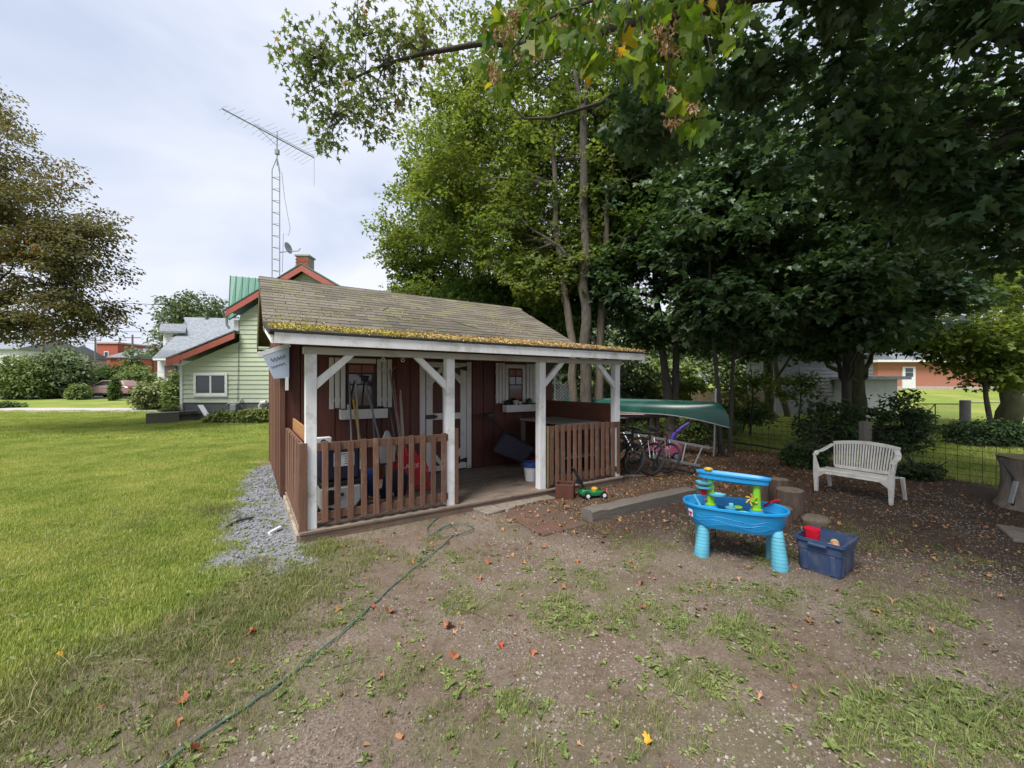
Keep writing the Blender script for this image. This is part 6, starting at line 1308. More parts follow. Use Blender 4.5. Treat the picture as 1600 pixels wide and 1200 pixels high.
tree('maple_tree', 'straight maple trunk right of the forked maple, seen through the porch', 'tree', G1,
     [[((2.32, 10.9, 0), .13), (px(936, 560, 10.9), .11), (px(944, 430, 10.9), .09), (px(950, 300, 11), .06)]],
     [((3.0, 11.6, 5.6), (1.5, 1.4, 1.4), 330), ((2.1, 12.2, 4.2), (1.5, 1.2, 1.0), 240), ((3.6, 12.0, 8.6), (1.6, 1.6, 2.2), 330)], M['leaf_mid'], M['bark_light'], seed=35, L=.12)
tree('maple_tree', 'bright green maple farthest left in the group behind the shed roof', 'tree', G1,
     [[((-1.5, 17, 0), .11), (px(747, 420, 17), .08), (px(744, 330, 17), .06), (px(735, 250, 17), .04)], [(px(746, 440, 17), .05), (px(758, 350, 17), .04), (px(762, 260, 17), .03)], [((-2.3, 17, 0), .06), (px(716, 420, 17), .05), (px(712, 330, 17), .03)]],
     [((-3.0, 17, 8.0), (2.6, 2.2, 2.6), 750), ((-4.1, 17, 6.8), (1.7, 1.5, 1.5), 260), ((-3.3, 16.8, 5.1), (1.9, 1.7, 1.2), 300), ((-1.2, 17.5, 5.2), (1.6, 1.5, 1.5), 260), ((-2.4, 17, 10.8), (2.3, 2, 2.2), 420)], M['leaf_light'], M['bark'], seed=47, L=.115, nl=13, rad=.30, dens=1.3)
tree('maple_tree', 'lower dark leaved young maple filling in behind the shed ridge', 'tree', G1,
     [[((.2, 15.2, 0), .09), (px(812, 500, 15.2), .07), (px(820, 400, 15.2), .04)]],
     [((-.9, 15.2, 4.7), (2.6, 1.6, 1.2), 430), ((1.0, 14.8, 5.2), (1.9, 1.4, 1.6), 380), ((1.6, 14.5, 3.3), (1.6, 1.2, 1.3), 260)], M['leaf_mid'], M['bark_dark'], seed=51, L=.13, rad=.36)
G2 = 'dark maples right of the shed'
tree('maple_tree', 'twin stemmed dark maple rising behind the canoe', 'tree', G2,
     [[((4.53, 11.7, 0), .16), (px(1047, 640, 11.7), .13), (px(1036, 550, 11.7), .10), (px(1027, 465, 11.7), .085), (px(1018, 330, 11.8), .06)], [((4.62, 11.75, .05), .13), (px(1055, 600, 11.75), .10), (px(1056, 537, 11.75), .09), (px(1061, 447, 11.8), .075), (px(1064, 330, 11.8), .05)]],
     [((4.6, 12.0, 7.5), (2.9, 2.4, 3.2), 850), ((3.3, 11.0, 4.5), (1.4, 1.2, 1.2), 270), ((5.4, 11.2, 4.2), (1.5, 1.2, .8), 200), ((4.7, 11.3, 3.2), (1.6, 1.1, .7), 170), ((4.5, 12.3, 11.5), (3.2, 2.6, 2.6), 300)], M['leaf_dark'], M['bark'], seed=61, L=.14, dens=.85, thresh=-.04, limbs=20, twigs=90)
tree('maple_tree', 'slender dark maple right above the bow of the canoe', 'tree', G2,
     [[((4.92, 9.6, 0), .055), (px(1120, 580, 9.5), .045), (px(1110, 470, 9.4), .035), (px(1108, 380, 9.3), .025)], [((5.15, 9.7, 0), .05), (px(1146, 560, 9.7), .04), (px(1160, 420, 9.6), .025)]],
     [((5.0, 9.6, 5.6), (1.9, 1.5, 2.2), 520), ((5.0, 9.3, 3.5), (1.4, 1.1, .7), 170), ((5.6, 9.8, 2.9), (1.3, .9, .55), 110)], M['leaf_dark'], M['bark_dark'], seed=73, L=.15)
tree('maple_tree', 'dark maple whose straight trunk stands behind the white bench', 'tree', G2,
     [[((8.45, 10.4, 0), .125), (px(1322, 600, 10.4), .10), (px(1325, 450, 10.4), .08), (px(1326, 300, 10.4), .06), (px(1328, 180, 10.4), .04)]],
     [((8.2, 10.2, 5.9), (3.1, 2.5, 2.3), 860), ((7.0, 9.4, 3.9), (1.9, 1.4, 1.1), 340), ((9.2, 10.0, 3.5), (2.0, 1.4, .9), 300), ((7.9, 9.8, 2.9), (1.4, 1.0, .55), 130), ((9.0, 11.2, 3.2), (2.2, 1.1, .95), 300), ((8, 11, 9), (3.4, 2.6, 2.2), 260)], M['leaf_dark'], M['bark_dark'], seed=85, L=.155, limbs=18, dens=.9, thresh=.0)
tree('maple_tree', 'thick rough trunk close behind the straight trunk by the bench', 'tree', G2,
     [[((11.4, 13.4, 0), .22), (px(1341, 600, 13.4), .18), (px(1338, 480, 13.4), .15), (px(1340, 330, 13.4), .11)]],
     [((11, 13.5, 8.6), (4.2, 3, 3.2), 480), ((9.4, 13.2, 5.6), (1.6, 1.3, 1.1), 190), ((12.6, 13.2, 5.9), (1.8, 1.4, 1.0), 190), ((10.6, 12.8, 3.6), (3.0, 1.2, 1.15), 420)], M['leaf_dark'], M['bark_moss'], seed=97, L=.15, rad=.38, limb_r=.09)
tree('maple_tree', 'broad mossy trunk standing before the grey garage', 'tree', G2,
     [[((12.0, 19.0, 0), .26), (px(1200, 620, 19), .21), (px(1202, 560, 19), .18), (px(1196, 430, 19), .17)], [((13.6, 20.2, 0), .15), (px(1218, 610, 20.2), .13), (px(1212, 560, 20.2), .11), (px(1214, 430, 20.2), .08)]],
     [((11.5, 18.5, 8.5), (4.4, 3, 4), 480), ((9.5, 17.5, 5.0), (2.4, 1.8, 1.5), 260), ((10.2, 17.0, 3.7), (3.4, 1.3, 1.1), 380), ((13.5, 18.3, 4.9), (2.0, 1.6, 1.1), 200)], M['leaf_dark'], M['bark_moss'], seed=103, L=.16, rad=.42, limb_r=.09)
tree('maple_tree', 'wide rough trunk near the right edge of the photo beyond the fence', 'tree', G2,
     [[((16.6, 13.6, 0), .34), (px(1580, 600, 13.6), .25), (px(1582, 480, 13.6), .22), (px(1570, 330, 13.6), .2)]],
     [((15.5, 13.8, 8.8), (4.2, 3, 3.4), 420), ((16.5, 13.2, 5.2), (2.4, 1.8, 1.0), 200)], M['leaf_mid'], M['bark_moss'], seed=111, L=.15, rad=.4, limb_r=.09)
tree('sapling', 'bright green young maple with low layered branches at the right', 'tree', None,
     [[((13.6, 11.6, 0), .07), ((13.4, 11.6, 1.6), .05), ((13.6, 11.5, 3.2), .03)]],
     [((13.4, 11.8, 3.1), (1.9, 1.5, .9), 330), ((13.5, 11.4, 2.45), (1.5, 1.2, .45), 170), ((14.4, 11.6, 2.1), (1.8, 1.3, .6), 200), ((14.6, 12, 4.2), (1.6, 1.3, .8), 170), ((12.75, 11.9, 2.75), (.9, .8, .4), 70), ((14.0, 11.5, 1.95), (.9, .8, .22), 45)], M['leaf_light'], M['bark'], seed=121, L=.12, twigs=60, nl=12, droop=.35)
for x_, Y_, lb_ in ((1172, 13.0, 'small yellow green sapling behind the canoe bow'), (1248, 15.5, 'small yellow green sapling before the grey garage'), (1075, 14.0, 'thin sapling with light leaves above the middle of the canoe')):
    c_ = at(x_, 598, Y_); tree('sapling', lb_, 'tree', None, [[((c_.x, Y_, 0), .03), ((c_.x + .1, Y_, 1.5), .02), ((c_.x, Y_, 2.3), .01)]], [((c_.x, Y_, c_.z), (.95, .6, .45), 55), ((c_.x - .4, Y_, c_.z - .5), (.6, .5, .3), 18)], M['leaf_light'], M['bark_dark'], seed=int(x_), L=.12, rad=.24, nl=9, limbs=5, twigs=12, limb_r=.012)
# the big maple whose limbs hang over the yard; its trunk stands right of the frame
ov = tree('overhanging_maple', 'huge maple reaching in from the right with branches over the yard', 'tree', None,
     [[((9.2, 2.6, 0), .45), ((9.0, 2.8, 3), .36), ((8.6, 3.2, 6), .26), ((8, 3.5, 9), .15)],
      [((9.0, 2.9, 3.4), .20), (px(1600, 62, 5.6), .12), (px(1545, 45, 5.7), .10), (px(1400, -40, 5.8), .07)],
      [((8.7, 3.1, 5.6), .16), ((5.4, 4.2, 6.4), .11), ((2.6, 4.9, 6.2), .07), (px(860, 68, 5.1), .042), (px(745, 70, 5.1), .034), (px(660, 84, 5.1), .026), (px(600, 102, 5.1), .02), (px(545, 125, 5.1), .012)],
      [((2.6, 4.9, 6.2), .04), (px(940, 160, 6.4), .03), (px(860, 185, 6.5), .024), (px(820, 186, 6.6), .018), (px(785, 150, 6.6), .012)],
      [((8.7, 3.1, 4.6), .1), (px(1600, 205, 5.4), .05), (px(1530, 235, 5.4), .035), (px(1420, 290, 5.6), .02)]],
     [((6.4, 5.4, 6.4), (3.0, 2.0, 1.5), 560), ((5.8, 5.6, 4.9), (2.4, 1.5, .8), 330), ((7.2, 5.6, 4.1), (1.9, 1.3, .8), 280), ((3.2, 5.0, 7.0), (2.4, 1.8, 1.0), 420), ((2.9, 5.9, 5.6), (1.5, 1.0, .6), 150),
      ((5.8, -.6, 8.4), (5.6, 4.6, 2.2), 2600), ((1.5, 3.0, 8.3), (2.0, 2.4, 1.2), 200)], M['leaf_dark'], M['bark_dark'], seed=131, L=.145, nl=11, rad=.30, thresh=.04, dens=.7, limbs=26, twigs=140, limb_r=.06)  # big lobe over the viewer is unseen, added dense to shade the ground
# its left branch tips: small star shaped leaves against the sky
def branch_leaves(name, parent, regions, kind, L, nl, rad, matn, seed, twigm, twign=50, hang=None, droop=.9):
    rr = random.Random(seed); off = Vector(parent.location); P = []
    for (x, y, Y, rx, ry, dY, n) in regions:
        c = at(x, y, Y); s = Y / FPX; P += ellipsoid_points(c, (rx * s, dY, ry * s), n, -.18, 1.5, .5, seed + int(x))
    va = [spray(kind, nl, L, rad, droop=droop, thick=.6, rnd=rr) for _ in range(4)]
    scatter(name, [matn], va, [tuple(p - off) for p in P], [(rr.gauss(0, .4), rr.gauss(0, .4), rr.uniform(0, 6.28)) for _ in P], [rr.uniform(.75, 1.2) for _ in P], parent=parent)
    mb = MB(); hang = [Vector(h) for h in hang]
    for _ in range(twign):
        q = rr.choice(P); s0 = min(hang, key=lambda h: (h - q).length); m_ = s0.lerp(q, .5) + Vector((rr.gauss(0, .06), rr.gauss(0, .06), .06)); mb.tube([s0 - off, m_ - off, q - off], [.009, .006, .003], 4, False)
    pc('twigs', mb, twigm, parent)
hg = [px(745, 70, 5.1), px(700, 76, 5.1), px(660, 84, 5.1), px(630, 92, 5.1), px(600, 102, 5.1), px(570, 112, 5.1), px(545, 125, 5.1), px(520, 130, 5.1), px(500, 90, 5.1), px(560, 60, 5.1), px(520, 180, 5.1)]
branch_leaves('leaf_cluster', ov, [(590, 45, 5.1, 56, 48, .35, 44), (505, 75, 5.1, 66, 50, .35, 62), (470, 120, 5.1, 44, 42, .3, 36), (508, 182, 5.1, 26, 50, .25, 32), (560, 150, 5.1, 58, 46, .3, 44), (600, 110, 5.1, 58, 44, .35, 38), (590, 195, 5.1, 34, 28, .25, 16), (660, 60, 5.3, 50, 50, .3, 50)],
              'star', .088, 7, .14, M['leaf_silver'], 5, M['bark_dark'], 90, hg, .8)
# leaves near the viewer, one by one, with bunches of winged seeds
rr = random.Random(77); lm_ = []
for k in range(3):
    vs, fs = leaf_geo('maple', 1.0, (.16, .30, .42)[k], (.25, .45, .12)[k]); nb = len(vs); vs = list(vs) + [Vector(q) for q in ((-.012, .02, 0), (.012, .02, 0), (.01, -.45, .12), (-.01, -.45, .12), (0, .02, .02), (0, -.45, .14))]; fs = fs + [(nb, nb + 1, nb + 2, nb + 3), (nb, nb + 4, nb + 5, nb + 3), (nb + 1, nb + 4, nb + 5, nb + 2)]; me2 = bpy.data.meshes.new('leaf'); me2.from_pydata([tuple(v) for v in vs], [], fs); me2.materials.append(M['leaf_near'])
    a = me2.attributes.new('tone', 'FLOAT', 'FACE'); a.data.foreach_set('value', [(.2, .55, .9)[k]] * len(fs)); lm_.append(me2)
near = empty('leafy_branch', (1.2, 3.0, 4.2), 0, 'near maple branch with big leaves and brown winged seeds hanging from the top edge', 'branch'); no_ = Vector(near.location)
spine = [((2.9, 3.1, 4.9), .03), (px(1060, -60, 3.0), .022), (px(980, -20, 2.95), .016), (px(900, 10, 2.9), .012), (px(830, 40, 2.9), .008), (px(790, 90, 2.9), .004)]
mb = MB().tube([Vector(p) - no_ for p, _ in spine], [r for _, r in spine], 6); sub = []
for (x0, y0_, x1, y1_) in ((1060, -60, 1080, 150), (1040, -30, 1040, 190), (980, -20, 960, 120), (980, -20, 1010, 100), (900, 10, 870, 90), (900, 10, 900, 60), (830, 40, 790, 130), (830, 40, 770, 60), (1060, -60, 1120, 120)):
    a_, b_ = at(x0, y0_, 2.95), at(x1, y1_, 2.95 + rr.uniform(-.15, .25)); m_ = a_.lerp(b_, .5) + Vector((.03, 0, .04)); mb.tube([a_ - no_, m_ - no_, b_ - no_], [.007, .005, .003], 5); sub += [a_.lerp(b_, q / 5) for q in range(6)]
pc('twig_frame', mb, M['bark_dark'], near, smooth=True)
cnt = 0
for (x, y, rx, ry, n) in ((1060, 70, 62, 95, 80), (1085, 175, 28, 40, 16), (960, 45, 70, 60, 60), (1000, 100, 45, 45, 22), (850, 35, 70, 45, 55), (775, 85, 28, 70, 30), (920, 90, 50, 30, 15), (1120, 40, 50, 60, 22)):
    for _ in range(n):
        if cnt >= 296: break
        a_ = rr.uniform(0, 6.28); q = math.sqrt(rr.random()); Y = 2.9 + rr.uniform(-.22, .45); p = at(x + rx * q * math.cos(a_), y + ry * q * math.sin(a_), Y)
        if rr.random() < .3: s0 = min(sub, key=lambda h: (h - p).length); pass
        obj('leaf', lm_[rr.choice((0, 0, 1, 1, 2))], near, p - no_, (-rr.uniform(.5, 1.75), rr.gauss(0, .45), rr.uniform(0, 6.28)), rr.uniform(.085, .145)); cnt += 1
sv, sf = leaf_geo('oval', .032, .2, .2); va = [([q for q in sv] + [Vector((-v.x, -v.y * .9, v.z + .002)) for v in sv], sf + [tuple(len(sv) + i for i in f) for f in sf], [t_] * (2 * len(sf)), 0) for t_ in (.1, .4, .6, .9)]
P = []
for (x, y, rx, ry, n) in ((787, 45, 22, 26, 60), (770, 115, 10, 16, 26), (805, 20, 22, 15, 30), (1030, 50, 22, 30, 70), (1045, 75, 20, 12, 30), (1080, 170, 18, 14, 36), (1048, 192, 14, 8, 20), (885, 40, 22, 14, 22), (955, 80, 14, 16, 20), (935, 25, 22, 14, 18), (1050, 145, 10, 12, 12), (835, 85, 30, 12, 20)):
    for _ in range(n): P.append(at(x + rr.gauss(0, rx * .55), y + rr.gauss(0, ry * .55), 2.85 + rr.gauss(0, .06)) - no_)
scatter('winged_seeds', [M['seed']], va, [tuple(p) for p in P], [(rr.uniform(-2.2, -.9), rr.gauss(0, .5), rr.uniform(0, 6.28)) for _ in P], [rr.uniform(.7, 1.2) for _ in P], parent=near)

# ---- bronze leaved tree on the left
tree('bronze_tree', 'big bronze leaved tree cut off by the left edge of the photo', 'tree', None,
     [[((-21, 13.4, 0), .35), ((-20.6, 13.3, 3), .28), ((-20, 13.2, 7), .18)], [((-20.6, 13.3, 3.2), .14), ((-17.5, 13.2, 5.0), .09), ((-14.5, 13, 6.6), .03)], [((-20.3, 13.3, 4.5), .12), ((-17.6, 13.2, 7.3), .06), ((-16.2, 13.1, 8.2), .015)], [((-20.6, 13.3, 3), .12), ((-17, 13, 4.0), .07), ((-13.8, 13, 4.6), .02)]],
     [((-17.8, 13.2, 8.5), (3.3, 2.4, 1.9), 750), ((-15.4, 13.0, 6.9), (2.5, 1.9, 1.0), 420), ((-14.3, 13.0, 5.6), (1.9, 1.6, .9), 300), ((-17.2, 13, 5.6), (2.6, 2, 1.2), 420), ((-16.2, 13.2, 3.9), (2.9, 1.8, .85), 460), ((-13.8, 13.1, 4.3), (1.5, 1.2, 1.1), 260), ((-14.1, 13.1, 6.6), (1.4, 1.2, .7), 140), ((-18.3, 13.2, 10.9), (1.9, 2, 1.4), 300), ((-21, 13, 8), (3, 3, 3.5), 300)],
     M['leaf_red'], M['bark_dark'], leaf='oval', L=.105, nl=22, rad=.34, seed=141, thresh=.04, dens=.92, ns=.95, limbs=30, twigs=160, limb_r=.06)
# ---- bushes and far trees (left)
def bush(name, label, px_, pyb, pyt, w, Y, matn, cat='bush', L=.16, n=260, leaf='oval', seed=0, group=None, rad=.32, parts=None, nl=16, th=-.3, ns=.75):
    b = at(px_, 0, Y); b.z = hz(b.x, Y); top = at(0, pyt, Y).z; h = max(.3, top - b.z); wr = w * Y / FPX / 2
    cr_ = parts or [((0, 0, .52), (1, .8, .46), 1.0), ((-.45, 0, .35), (.55, .6, .33), .45), ((.45, 0, .38), (.55, .6, .36), .45)]
    cr2 = [((b.x + c[0] * wr, b.y + c[1] * wr, b.z + c[2] * h), (r[0] * wr, r[1] * wr * .9, r[2] * h), int(n * k)) for c, r, k in cr_]
    st = [[(tuple(b + Vector((dx * wr * .3, 0, 0))), .03), (tuple(b + Vector((dx * wr * .5, 0, h * .6))), .015)] for dx in (-.6, 0, .7)]
    return tree(name, label, cat, group, st, cr2, matn, M['bark_dark'], leaf=leaf, L=L, nl=nl, rad=rad, seed=seed, limbs=9, twigs=22, limb_r=.016, thresh=th, ns=ns, lo=.0)
bush('bush', 'large yellow green bush left of the two beyond the far drive', 36, 628, 550, 78, 33, M['leaf_bush'], seed=201, L=.22, n=420, rad=.5)
bush('bush', 'taller grey green bush with a thin stem right of the yellow green one', 98, 626, 540, 78, 34.5, M['leaf_far'], seed=203, L=.24, n=460, rad=.5)
bush('bush', 'low green shrub at the right foot of the grey green bush', 122, 625, 600, 18, 32.5, M['leaf_bush'], seed=205, L=.2, n=160, rad=.4)
bush('bush', 'dark round bush behind the roof of the parked car', 178, 615, 566, 80, 41, M['leaf_mid'], seed=207, L=.26, n=260, rad=.55)
bush('bush', 'light green bush between the parked car and the white house', 218, 615, 568, 62, 39, M['leaf_bush'], seed=209, L=.26, n=260, rad=.55)
bush('hydrangea', 'dense hydrangea with cream heads near the raised bed', 247, 631, 590, 64, 25, M['leaf_hyd'], seed=211, L=.15, n=360, rad=.32)
bush('bush', 'leafy shrub squeezed between hydrangea and green house corner', 275, 625, 574, 30, 24, M['leaf_bush'], seed=213, L=.15, n=160, rad=.3)
bush('cypress', 'small narrow conical cypress standing in front of the car', 179, 623, 582, 15, 31.5, M['leaf_mid'], seed=215, L=.13, n=150, rad=.2, parts=[((0, 0, .22), (1, 1, .24), .5), ((0, 0, .5), (.72, .8, .26), .35), ((0, 0, .78), (.4, .4, .24), .15)])
bush('round_tree', 'big round green tree rising behind the white house roof', 303, 600, 455, 108, 48, M['leaf_far'], 'tree', L=.34, n=700, rad=.75, seed=217, parts=[((0, 0, .72), (1, .8, .28), .8), ((-.3, 0, .5), (.85, .7, .28), .4), ((.3, 0, .5), (.8, .7, .28), .4)])
bush('small_tree', 'small loose tree far behind beside the utility pole', 207, 600, 534, 32, 58, M['leaf_far'], 'tree', L=.3, n=110, rad=.5, seed=219)
bush('ground_shrub', 'small spreading shrub at the far left edge of the drive', 5, 645, 628, 40, 26, M['leaf_mid'], seed=221, L=.14, n=90)
bush('bed_plant', 'leafy plant growing in the raised bed', 268, 645, 628, 26, 18.2, M['leaf_bush'], 'plant', L=.10, n=60, seed=223, rad=.18)
for i, (x, w, t_, s_) in enumerate(((335, 16, 646, 1), (352, 20, 640, 2), (372, 24, 642, 3), (392, 26, 636, 4), (410, 20, 634, 5))):
    bush('weed_clump', ('short weeds below the leaning white board', 'weed clump between the board and the gas meter', 'weed clump at the foot of the gas meter', 'tall weeds along the green house right of the meter', 'tallest weeds by the white vent pipe')[i], x, 657, t_, w, 17.3, M['weed'], 'weeds', L=.14, n=60, rad=.16, seed=230 + i)
# ---- shrubs at the fence and behind
bush('shrub', 'wispy dark shrub left of the bench against the fence', 1290, 700, 606, 100, 9.6, M['leaf_shrub'], seed=241, L=.085, n=150, rad=.16, nl=9, th=.03, ns=1.6)
bush('shrub', 'dense dark shrub right behind the bench top', 1392, 705, 600, 108, 9.3, M['leaf_shrub'], seed=243, L=.085, n=250, rad=.16, nl=9, th=.0, ns=1.6)
bush('shrub', 'low dark evergreen shrub mass beyond the fence at the right', 1545, 712, 652, 140, 11.0, M['leaf_shrub'], seed=245, L=.075, n=330, rad=.18, nl=12, th=-.05, ns=1.2)
bush('shrub', 'small sprawling seedling at the right end of the bench', 1432, 750, 722, 70, 7.2, M['leaf_shrub'], seed=247, L=.07, n=36, rad=.16)
bush('shrub', 'green undergrowth below the bow of the canoe', 1105, 712, 640, 90, 11.5, M['leaf_bush'], seed=249, L=.09, n=170, rad=.18, nl=9, th=.0, ns=1.4)
bush('shrub', 'leafy undergrowth behind the canoe between the thin trunks', 1150, 690, 612, 100, 13.5, M['leaf_mid'], seed=251, L=.11, n=170, rad=.2, nl=9, th=.02, ns=1.4)
bush('shrub', 'dark little shrub low at the left front of the bench', 1262, 735, 690, 56, 8.2, M['leaf_shrub'], seed=253, L=.08, n=90, rad=.16)
bush('shrub', 'pale green elder behind the right porch post', 985, 665, 560, 95, 15, M['leaf_far'], seed=255, L=.14, n=300, rad=.34)
bush('shrub', 'low shrub seen beneath the canoe rack', 1010, 700, 655, 60, 12.5, M['leaf_bush'], seed=257, L=.10, n=120, rad=.2)
FT = [(640, 430, 130, 40), (720, 440, 150, 36), (840, 430, 170, 33), (960, 440, 170, 38), (1080, 470, 160, 42), (1180, 500, 150, 34), (1290, 510, 140, 46), (1400, 535, 120, 52), (1500, 505, 130, 50), (1610, 480, 160, 44), (1040, 560, 90, 27), (905, 520, 110, 25)]
LB_ = ['far tree just above the left part of the shed ridge', 'far tree behind the middle of the shed ridge', 'far tree behind the right end of the shed ridge', 'far tree behind the forked maple', 'far tree behind the twin stemmed maple', 'far tree left above the garage', 'far tree behind the garage roof',
       'far tree over the left part of the brick bungalow', 'far tree behind the brick bungalow', 'far tree at the right edge behind the wide trunk', 'round thicket tree beyond the canoe', 'dense low tree between lattice and trunks']
for i, (x, t_, w, Y) in enumerate(FT):
    bush('background_tree', LB_[i], x, 612, t_, w, Y, M['leaf_far'] if i % 2 else M['leaf_bush'], 'tree', L=.34, n=420, rad=.8, seed=300 + i, group='trees far behind the yard', parts=[((0, 0, .62), (1, .7, .36), .9), ((-.3, 0, .33), (.8, .6, .3), .4), ((.35, 0, .35), (.7, .6, .32), .4)])

# ================================================================== GROUND COVER
def sample(n, x0, x1, y0_, y1_, fn, bias=1.0):
    x = rng.uniform(x0, x1, n); y = y0_ + (y1_ - y0_) * rng.random(n) ** bias
    vis = (np.abs(x) < 1.29 * y + .3); ins = shed_free(x, y); k = vis & ins & (rng.random(n) < fn(x, y)); x, y = x[k], y[k]
    return np.column_stack([x, y, gz(x, y)])
def shed_free(x, y):
    a = (x - SO[0]) * CU + (y - SO[1]) * SU; b = -(x - SO[0]) * SU + (y - SO[1]) * CU
    return ~((a > -.06) & (a < 4.82) & (b > -.05) & (b < 5.5))
def gz(x, y):
    i = np.clip(np.searchsorted(gx, x) - 1, 0, nx - 2); j = np.clip(np.searchsorted(gy, y) - 1, 0, ny - 2)
    fx_ = (x - gx[i]) / (gx[i + 1] - gx[i]); fy_ = (y - gy[j]) / (gy[j + 1] - gy[j])
    return (ZZ[j, i] * (1 - fx_) + ZZ[j, i + 1] * fx_) * (1 - fy_) + (ZZ[j + 1, i] * (1 - fx_) + ZZ[j + 1, i + 1] * fx_) * fy_
def blades(n, rad, h, w, lean=.5, rnd=random):
    V = []; Fc = []; T = []
    for _ in range(n):
        a = rnd.uniform(0, 6.28); r = rad * math.sqrt(rnd.random()); p = Vector((r * math.cos(a), r * math.sin(a), -.004)); H = h * rnd.uniform(.5, 1.2); d = rnd.uniform(0, 6.28); l = Vector((math.cos(d), math.sin(d), 0)) * H * rnd.uniform(.1, lean); s = Vector((-math.sin(d), math.cos(d), 0)) * w / 2
        b = len(V); V += [p - s, p + s, p + l * .4 + s * .8 + Vector((0, 0, H * .6)), p + l * .4 - s * .8 + Vector((0, 0, H * .6)), p + l + Vector((0, 0, H * .95))]; Fc += [(b, b + 1, b + 2, b + 3), (b + 3, b + 2, b + 4)]; t_ = rnd.random(); T += [t_, t_]
    return V, Fc, T, 0
def rz(n, tilt=.06): return np.column_stack([rng.normal(0, tilt, n), rng.normal(0, tilt, n), rng.uniform(0, 6.28, n)])
# bright lawn
P = np.concatenate([sample(7400, -9.5, .5, 1.5, 6.5, lambda x, y: m_full(x, y) ** 2 * (1 - m_gravel(x, y))), sample(8200, -16.5, -2, 6, 12, lambda x, y: m_full(x, y) * (1 - m_gravel(x, y)))])
scatter('lawn_grass', [M['grass']], [blades(110, .15, .045, .0045) for _ in range(5)], P, rz(len(P)), rng.uniform(.75, 1.25, len(P)), label='short bright green lawn grass left of the shed', cat='grass')
P = np.concatenate([sample(9000, -32, -2, 12, 24, lambda x, y: m_full(x, y)), sample(5000, 4.5, 20, 5, 20, lambda x, y: m_lawn(x, y) * (x > 5.2 + (11 - y) * .5))])
scatter('far_lawn_grass', [M['grass']], [blades(70, .26, .06, .009) for _ in range(4)], P, rz(len(P)), rng.uniform(.8, 1.3, len(P)), label='lawn grass farther off beside the houses and beyond the fence', cat='grass')
# worn, straw coloured edge of the lawn
P = sample(13000, -5.5, 1, 1.4, 5.5, lambda x, y: np.clip(m_lawn(x, y) * 1.2, 0, 1) * (1 - m_full(x, y) ** 2 * .8) * (.25 + .75 * sstep(vnoise(x, y, 3, 41), .35, .6)) * (1 - m_gravel(x, y)))
scatter('worn_grass', [M['grass_dull']], [blades(50, .11, .05, .0035, .9) for _ in range(5)], P, rz(len(P)), rng.uniform(.6, 1.15, len(P)), label='thin worn grass along the edge of the lawn', cat='grass')
P = sample(7000, -1.9, 4.5, 1.4, 5.0, lambda x, y: (m_weed(x, y) ** 1.2 * .6 + .10) * sstep(vnoise(x, y, 5, 71), .38, .6))
scatter('sparse_grass', [M['grass_dull'], M['weed']], [blades(22, .08, .045, .003, .9) for _ in range(5)], P, rz(len(P)), rng.uniform(.6, 1.2, len(P)), label='sparse tufts of grass on the bare dirt', cat='grass')
# broad leaved weeds: rosettes
def rosette(n, L, kind='oval', up=.5):
    V = []; Fc = []; T = []
    for k in range(n):
        vs, fs = leaf_geo(kind, L * random.uniform(.6, 1.1), .2, .5); a = 6.28 * k / n + random.gauss(0, .3); Mx = rotmat(random.uniform(.05, up), 0, a); b = len(V); o_ = Vector((random.gauss(0, L * .25), random.gauss(0, L * .25), random.uniform(0, L * .35)))
        V += [Mx @ q + o_ for q in vs]; Fc += [tuple(b + i for i in f) for f in fs]; T += [random.random()] * len(fs)
    return V, Fc, T, 0
P = sample(26000, -2.5, 4.5, 1.4, 6.2, lambda x, y: (m_weed(x, y) ** 1.5 * .7 * sstep(vnoise(x, y, 7, 77), .36, .62) + .03) * (1 - .8 * sstep(y, 3.6, 4.5)))
scatter('weeds', [M['weed']], [rosette(7, .030), rosette(9, .024), rosette(6, .034, 'oval', .9), rosette(10, .022, 'blob', .7), blades(26, .05, .06, .0032, .9), rosette(5, .02, 'blob', .6)], P, rz(len(P), .2), np.clip(rng.lognormal(-.35, .38, len(P)), .3, 1.4), label='low broad leaved weeds scattered over the bare dirt', cat='weeds')
P = sample(32000, -2.2, 3.4, 1.4, 3.2, lambda x, y: np.clip(1.6 * blob(x, y, 2.15, 1.9, .8, .42) + 1.3 * blob(x, y, 1.02, 2.28, .34, .2) + 1.1 * blob(x, y, .38, 2.9, .3, .35) + .9 * blob(x, y, .05, 2.1, .2, .16) + .8 * blob(x, y, 1.35, 2.75, .6, .22) + .5 * sstep(vnoise(x, y, 3.2, 88), .62, .74), 0, 1) * sstep(vnoise(x, y, 9, 79), .30, .58) * .55)
scatter('clover_patches', [M['weed']], [rosette(6, .024), rosette(8, .020, 'blob', .7), rosette(5, .027, 'oval', 1.2), blades(24, .05, .065, .0030, .8), rosette(6, .028, 'blob', .9)], P, rz(len(P), .25), np.clip(rng.lognormal(-.25, .35, len(P)), .35, 1.5), label='thick patches of clover and weeds on the dirt nearest the viewer', cat='weeds')
P = sample(2600, -6, -1.2, 1.6, 6.0, lambda x, y: m_full(x, y) * sstep(vnoise(x, y, 1.8, 99), .5, .66))
scatter('lawn_clover', [M['weed']], [rosette(7, .026, 'blob', .5), rosette(6, .034, 'oval', .7), rosette(5, .02, 'blob', .5)], P + np.array([0, 0, .016]), rz(len(P), .2), rng.uniform(.5, 1.2, len(P)), label='clover and plantain growing in patches in the lawn', cat='weeds')
P = sample(2600, -5, -1.2, 1.6, 4.6, lambda x, y: .5 * (1 - m_full(x, y)) * m_lawn(x, y))
